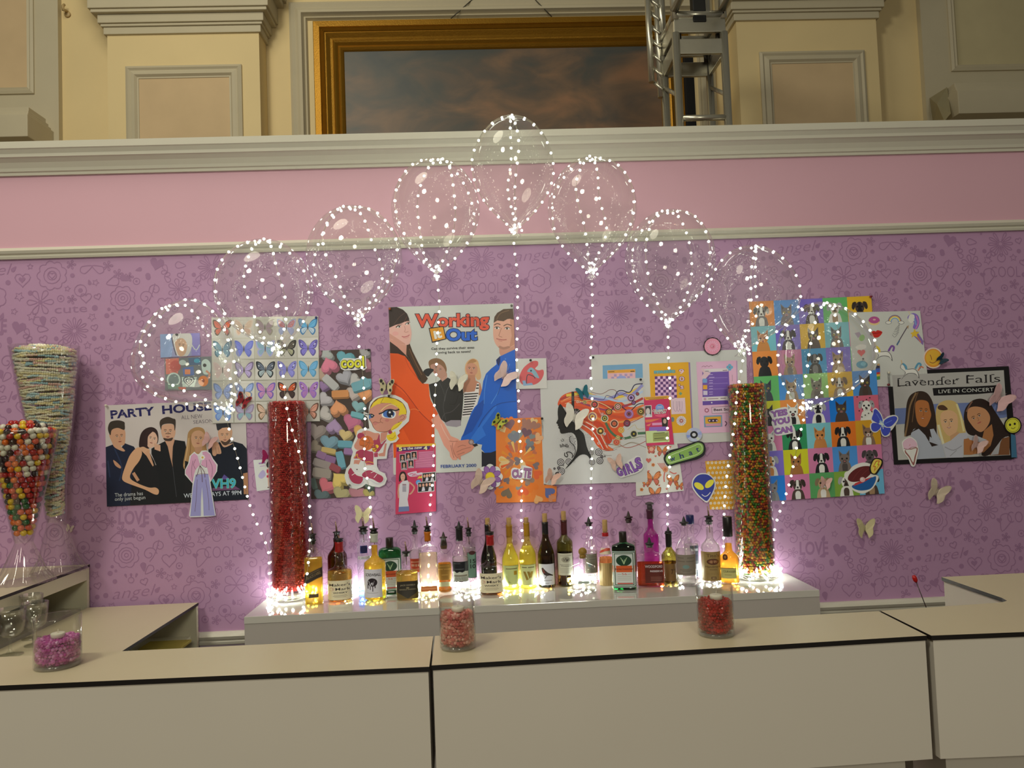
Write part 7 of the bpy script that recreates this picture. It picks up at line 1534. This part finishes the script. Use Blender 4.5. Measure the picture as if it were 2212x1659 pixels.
bottle(F1, 1075, 1388, 104, 530, 500, 62, 345, 'tall clear vodka bottle with a dark blue ball mark and blue foot', 'frost', 'blue', 1215, top=110, mid=270, labels=[(550, 668, -33, 29, (60, 60, 110), [('e', .5, .5, .5, .5, (24, 26, 62))]), (715, 765, -60, 60, (206, 200, 206), [('t', 'CIROC', .10, .18, .92, .62, (96, 84, 104), .0)])])
bottle(F1, 1475, 1330, 172, 650, 585, 48, 565, 'flat green herbal liqueur bottle partly hidden behind the sheep-label whiskey', 'green', 'green', 760, e=3.6, flat=.5, close='cap', top=440, capc=(40, 28, 22), labels=[(735, 1262, -58, 58, (30, 74, 44), jm)])
bottle(F1, 1240, 1440, 170, 830, 725, 54, 372, 'yellow whiskey bottle whose white label shows a dripping black sheep head', 'clear', 'gold', 560, top=130, mid=300, foil=[(375, 510, (196, 196, 186))], labels=[(905, 1340, -82, 36, (196, 190, 182), [('t', 'SCREWBALL', .22, .76, .95, .10, (36, 28, 30), .02), ('e', .56, .54, .22, .15, (34, 24, 28)), ('p', '.38,.60 .52,.52 .66,.60 .60,.46 .56,.38 .48,.38 .44,.46', (196, 190, 182)), ('r', .33, .32, .38, .48, (34, 24, 28)), ('r', .45, .28, .485, .42, (34, 24, 28)), ('r', .56, .22, .595, .42, (34, 24, 28)), ('r', .66, .34, .70, .48, (34, 24, 28)), ('r', .26, .16, .80, .175, (150, 144, 138))])])
bottle(F1, 1735, 1425, 172, 985, 905, 56, 690, 'squat faceted bottle of amber whiskey with a black shield label', 'clear', 'whisky', 975, e=4.5, top=500, mid=655, labels=[(1085, 1355, -48, 52, (88, 70, 30), [('p', '0,.95 .5,1 1,.95 1,.4 .5,.0 0,.4', (40, 34, 24)), ('t', 'JACK DANIELS', .16, .74, .84, .08, (150, 136, 100)), ('t', 'SINGLE BARREL', .12, .50, .88, .07, (140, 126, 90)), ('e', .5, .62, .08, .05, (120, 106, 70))])])
bottle(F2, 145, 1330, 92, 640, 600, 44, 350, 'clear flat-shouldered bottle with an orange-red label and black pourer', 'clear', 'clear', 640, close='rubber', top=165, mid=270, labels=[(755, 965, -60, 60, (190, 70, 40), [('r', .1, .72, .9, .80, (214, 150, 110)), ('r', .14, .44, .4, .6, (214, 160, 120)), ('r', .46, .42, .6, .6, (214, 160, 120)), ('r', .66, .44, .86, .58, (214, 160, 120)), ('r', .1, .2, .9, .26, (214, 150, 110))])])
bottle(F2, 345, 1420, 148, 620, 520, 46, 345, 'thick-walled tequila bottle with orange neck band and pale gold contents', 'clear', 'pale', 690, e=5, top=108, mid=262, foil=[(345, 495, (196, 110, 24))], labels=[(1165, 1245, -42, 42, (196, 110, 56), [('r', .05, .4, .95, .6, (220, 150, 90))])])
bottle(F2, 590, 1290, 108, 690, 610, 46, 560, 'low bottle with see-through amber label and a brown stopper', 'clear', 'amber', 840, e=4, close='rubber', top=350, mid=435, capc=(52, 40, 30), foil=[(560, 612, (84, 60, 34))], labels=[(835, 1080, -60, 60, (150, 106, 36), [('r', .08, .66, .4, .70, (196, 150, 70)), ('r', .46, .66, .92, .70, (196, 150, 70)), ('r', .3, .3, .7, .34, (196, 150, 70)), ('r', .2, .86, .8, .9, (196, 150, 70))]), (1110, 1180, -60, 60, (196, 190, 140), [])])
bottle(F2, 985, 1282, 104, 580, 505, 44, 380, 'clear bottle with a tall sea-green label behind the black-labelled rum', 'clear', 'clear', 600, e=4, top=122, mid=290, labels=[(655, 1050, -20, 62, (36, 34, 36), [('r', .04, .02, .90, .98, (110, 140, 116)), ('t', '15', .3, .58, .8, .16, (30, 40, 36), .03), ('t', '10', .3, .38, .8, .16, (30, 40, 36), .03), ('e', .5, .98, .3, .08, (70, 30, 30))])])
bottle(F2, 840, 1350, 128, 740, 505, 50, 280, 'slim clear rum bottle with a torn black over white label and black neck', 'clear', 'clear', 740, close='rubber', top=185, mid=275, foil=[(280, 488, (20, 18, 20))], labels=[(795, 1105, -64, 64, (186, 186, 160), [('p', '0,1 0,.50 .16,.52 .3,.44 .45,.50 .6,.46 .75,.52 1,.50 1,1', (22, 24, 28)), ('r', .12, .90, .5, .915, (110, 110, 106)), ('r', .2, .62, .7, .64, (110, 110, 106)), ('r', .12, .26, .9, .34, (120, 112, 90)), ('r', 0, 0, 1, .03, (36, 34, 30))]+[('p', [(.14+i*.08, .05), (.20+i*.08, .24), (.23+i*.08, .24), (.17+i*.08, .05)], (50, 46, 40)) for i in range(10)])])
bottle(F2, 1285, 1280, 122, 800, 430, 44, 235, 'dark brown corked wine bottle behind the second red-wax whisky', 'dark', 'wine', 480, close='cork', top=135, foil=[(235, 430, (22, 18, 18))])
bottle(F2, 1318, 1345, 184, 900, 780, 62, 395, 'red-wax whisky bottle with cream label, the right one of two, nearly empty', 'clear', 'darkamber', 1262, e=2.6, nwt=54, top=195, mid=350, foil=[(398, 560, (160, 16, 22))], labels=[(965, 1262, -64, 60, CRM, mm)])
bottle(F2, 1620, 1250, 130, 800, 500, 46, 240, 'yellow-green white wine bottle, corked, with a small gold seal on its label', 'wine', 'yellow', 540, close='cork', top=130, foil=[(240, 430, (160, 116, 26))], labels=[(850, 1150, -58, 62, (186, 190, 120), [('r', .2, .80, .9, .84, (84, 74, 36)), ('r', .66, .50, .86, .70, (170, 130, 30)), ('p', '.12,.2 .2,.5 .3,.42 .34,.24 .5,.1 .3,.08', (160, 166, 90)), ('r', 0, .97, 1, 1, (120, 110, 50))])])
bottle(F3, 160, 1385, 130, 860, 600, 44, 350, 'yellow-green white wine bottle, corked, marked with a big golden W', 'wine', 'yellow', 720, close='cork', top=270, foil=[(350, 560, (176, 130, 26))], labels=[(980, 1300, -62, 62, (190, 190, 126), [('r', .14, .83, .44, .88, (110, 104, 60)), ('r', .5, .83, .88, .88, (110, 104, 60)), ('p', '.22,.66 .36,.66 .52,.28 .40,.24', (130, 104, 30)), ('p', '.44,.66 .58,.66 .66,.40 .56,.30', (130, 104, 30)), ('p', '.64,.66 .80,.66 .68,.34 .58,.44', (150, 120, 40)), ('r', 0, .97, 1, 1, (110, 100, 40))])])
bottle(F3, 450, 1365, 130, 880, 520, 46, 340, 'dark corked wine bottle with a small bird on a white label', 'dark', 'wine', 950, close='cork', top=208, foil=[(340, 530, (20, 16, 22))], labels=[(975, 1300, -64, 62, (200, 196, 190), [('p', '.22,.80 .30,.84 .40,.74 .56,.60 .88,.46 .86,.42 .64,.46 .50,.44 .36,.50 .26,.64', (40, 26, 24)), ('p', '.28,.78 .36,.74 .42,.60 .32,.56', (110, 44, 32)), ('p', '.46,.44 .40,.34 .34,.30 .44,.34 .50,.44', (40, 26, 24)), ('r', .26, .21, .78, .235, (120, 112, 110)), ('r', .42, .08, .60, .10, (120, 112, 110))])])
bottle(F3, 745, 1340, 122, 660, 535, 46, 310, 'bordeaux-shaped corked red wine bottle with a cream engraved label', 'olive', 'wine', 815, close='cork', top=172, foil=[(310, 540, (76, 22, 28))], labels=[(812, 1150, -66, 62, (190, 184, 154), [('e', .55, .72, .26, .13, (150, 142, 116)), ('p', '.38,.62 .42,.78 .48,.70 .55,.80 .62,.70 .68,.78 .72,.62', (60, 52, 44)), ('r', .2, .88, .9, .90, (130, 120, 96)), ('t', 'Vineyard', .24, .40, .86, .07, (90, 80, 60)), ('r', .16, .48, .9, .50, (140, 130, 106)), ('r', .2, .30, .86, .315, (150, 140, 114)), ('r', .2, .24, .86, .255, (150, 140, 114)), ('r', .2, .12, .86, .135, (150, 140, 114)), ('r', .2, .18, .86, .195, (150, 140, 114))])])
bottle(F3, 1135, 1325, 116, 780, 560, 50, 370, 'clear tequila bottle with a grey-brown label behind the squat round-corked one', 'clear', 'clear', 800, close='rubber', top=262, mid=352, labels=[(822, 1115, -40, 64, (120, 112, 92), [('r', .3, .84, .84, .86, (90, 84, 68)), ('e', .34, .42, .14, .10, (96, 124, 110)), ('r', .3, .70, .84, .72, (90, 84, 68))])])
bottle(F3, 1025, 1455, 194, 1060, 960, 62, 868, 'squat clear tequila bottle with a round wooden stopper', 'clear', 'clear', 1180, e=4, flat=.7, close='ball', top=735, labels=[(1235, 1275, -24, 24, (176, 184, 160), [('r', .1, .3, .9, .7, (150, 160, 140))])])
bottle(F3, 1385, 1340, 116, 900, 600, 48, 470, 'straw-labelled corked bottle with a red neck ring and dark contents', 'clear', 'darkamber', 892, close='cork', top=308, foil=[(505, 560, (176, 24, 30))], labels=[(962, 1325, -80, 80, (170, 140, 84), [('r', .1+.11*i, .02, .115+.11*i, .98, (146, 118, 66)) for i in range(8)]), (735, 830, -70, 50, (206, 186, 150), [('p', '0,.1 0,.5 .6,1 1,1 1,.6 .5,.5', (190, 70, 44))], {'follow': True})])
bottle(F3, 1760, 1325, 104, 620, 590, 50, 320, 'clear flat-shouldered bottle behind the dark herbal liqueur', 'clear', 'clear', 660, close='rubber', top=170, mid=262, capc=(40, 18, 16), labels=[(775, 1100, -60, 60, (122, 92, 54), [('r', .2, .3, .9, .34, (84, 60, 34))])])
bottle(F3, 1660, 1408, 178, 720, 640, 50, 605, 'flat dark herbal liqueur bottle standing in full view right of centre', 'green', 'green', 690, e=3.8, flat=.5, close='cap', top=490, capc=(36, 30, 24), labels=[(782, 1342, -62, 62, (176, 190, 170), jm)])
bottle(F4, 365, 1330, 122, 620, 510, 50, 215, 'tall magenta bottle with a knobbed grey stopper', 'clear', 'magenta', 365, close='knob', top=100, foil=[(215, 362, (66, 22, 44))])
bottle(F4, 340, 1440, 212, 920, 850, 54, 775, 'wide flat bottle of red-amber bourbon with white lettering', 'clear', 'red', 1040, e=3.2, flat=.42, close='rubber', top=650, mid=745, labels=[(1050, 1350, -22, 50, (84, 26, 16), [('t', 'WOODFORD', .0, .80, .98, .13, (176, 160, 150), .03), ('t', 'RESERVE', .28, .58, .98, .09, (190, 176, 166), .03), ('r', .3, .30, .9, .32, (140, 90, 70)), ('r', .3, .22, .9, .24, (140, 90, 70)), ('r', .3, .14, .9, .16, (140, 90, 70))])])
bottle(F4, 640, 1385, 122, 940, 800, 46, 575, 'dark green bottle with a brown label numbered seven and a black pourer', 'olive', 'wine', 1030, close='rubber', top=485, mid=585, foil=[(575, 800, (18, 18, 18))], labels=[(1045, 1315, -66, 66, (122, 88, 44), [('t', '7', .56, .42, .68, .28, (60, 34, 22), .02), ('t', 'th', .70, .62, .80, .10, (60, 34, 22))])])
bottle(F4, 985, 1320, 112, 740, 620, 52, 395, 'clear bottle with a dark blue cap and blue label behind the grey-brown label', 'clear', 'clear', 760, close='cap', top=303, capc=(26, 32, 84), labels=[(765, 1240, -10, 66, (70, 76, 84), [('r', .1, .82, .9, .9, (196, 196, 196)), ('r', .1, .2, .9, .4, (190, 190, 196)), ('r', .3, .5, .9, .7, (36, 44, 66))])])
bottle(F4, 895, 1440, 154, 840, 600, 54, 430, 'clear tequila bottle with a grey-brown label and cork-bodied pourer', 'clear', 'clear', 840, close='rubber', top=325, mid=420, foil=None, labels=[(900, 1220, -70, 70, (124, 112, 92), [('r', .14, .83, .42, .86, (92, 84, 68)), ('r', .56, .83, .90, .86, (92, 84, 68)), ('r', .08, .66, .46, .70, (100, 90, 72)), ('r', .52, .66, .94, .70, (100, 90, 72)), ('e', .5, .42, .14, .09, (104, 128, 114)), ('r', .25, .26, .75, .28, (84, 76, 62)), ('r', .35, .19, .65, .21, (84, 76, 62)), ('r', .1, .08, .9, .1, (96, 86, 70))])])
bottle(F4, 1570, 1395, 148, 960, 840, 60, 588, 'orange cognac bottle with black sleeve and round seal, last on the right', 'clear', 'orange', 745, flat=.7, close='cap', top=325, capc=(24, 22, 22), labels=[(900, 992, -40, -8, (196, 120, 30), [('e', .5, .5, .5, .5, (70, 36, 20)), ('e', .5, .5, .34, .34, (110, 66, 30)), ('p', '.5,.75 .58,.55 .5,.25 .42,.55', (200, 160, 80))]), (1110, 1275, -62, 42, (176, 166, 96), [('r', 0, .9, 1, 1, (130, 110, 50)), ('t', 'COURVOISIER', .20, .56, .95, .20, (60, 52, 26), .01), ('r', .3, .3, .7, .36, (140, 128, 70))])])
bottle(F4, 1285, 1390, 150, 800, 650, 56, 408, 'clear vodka bottle with a copper label and steel pourer, near the right end', 'clear', 'clear', 500, top=165, mid=322, labels=[(855, 1305, -72, 74, (138, 112, 62), [('t', "Tito's", .32, .82, .86, .11, (84, 56, 30), .01), ('e', .58, .66, .26, .105, (76, 40, 24)), ('e', .58, .66, .20, .07, (110, 66, 40)), ('e', .5, .66, .06, .05, (150, 110, 70)), ('e', .66, .66, .06, .05, (150, 110, 70)), ('t', 'Handmade', .26, .46, .92, .07, (80, 56, 30)), ('t', 'VODKA', .42, .37, .74, .045, (90, 64, 34)), ('r', .3, .26, .88, .265, (100, 76, 40)), ('r', .3, .22, .88, .225, (100, 76, 40)), ('r', .48, .06, .68, .15, (90, 64, 34)), ('t', '80', .52, .08, .64, .05, (170, 140, 90))])])
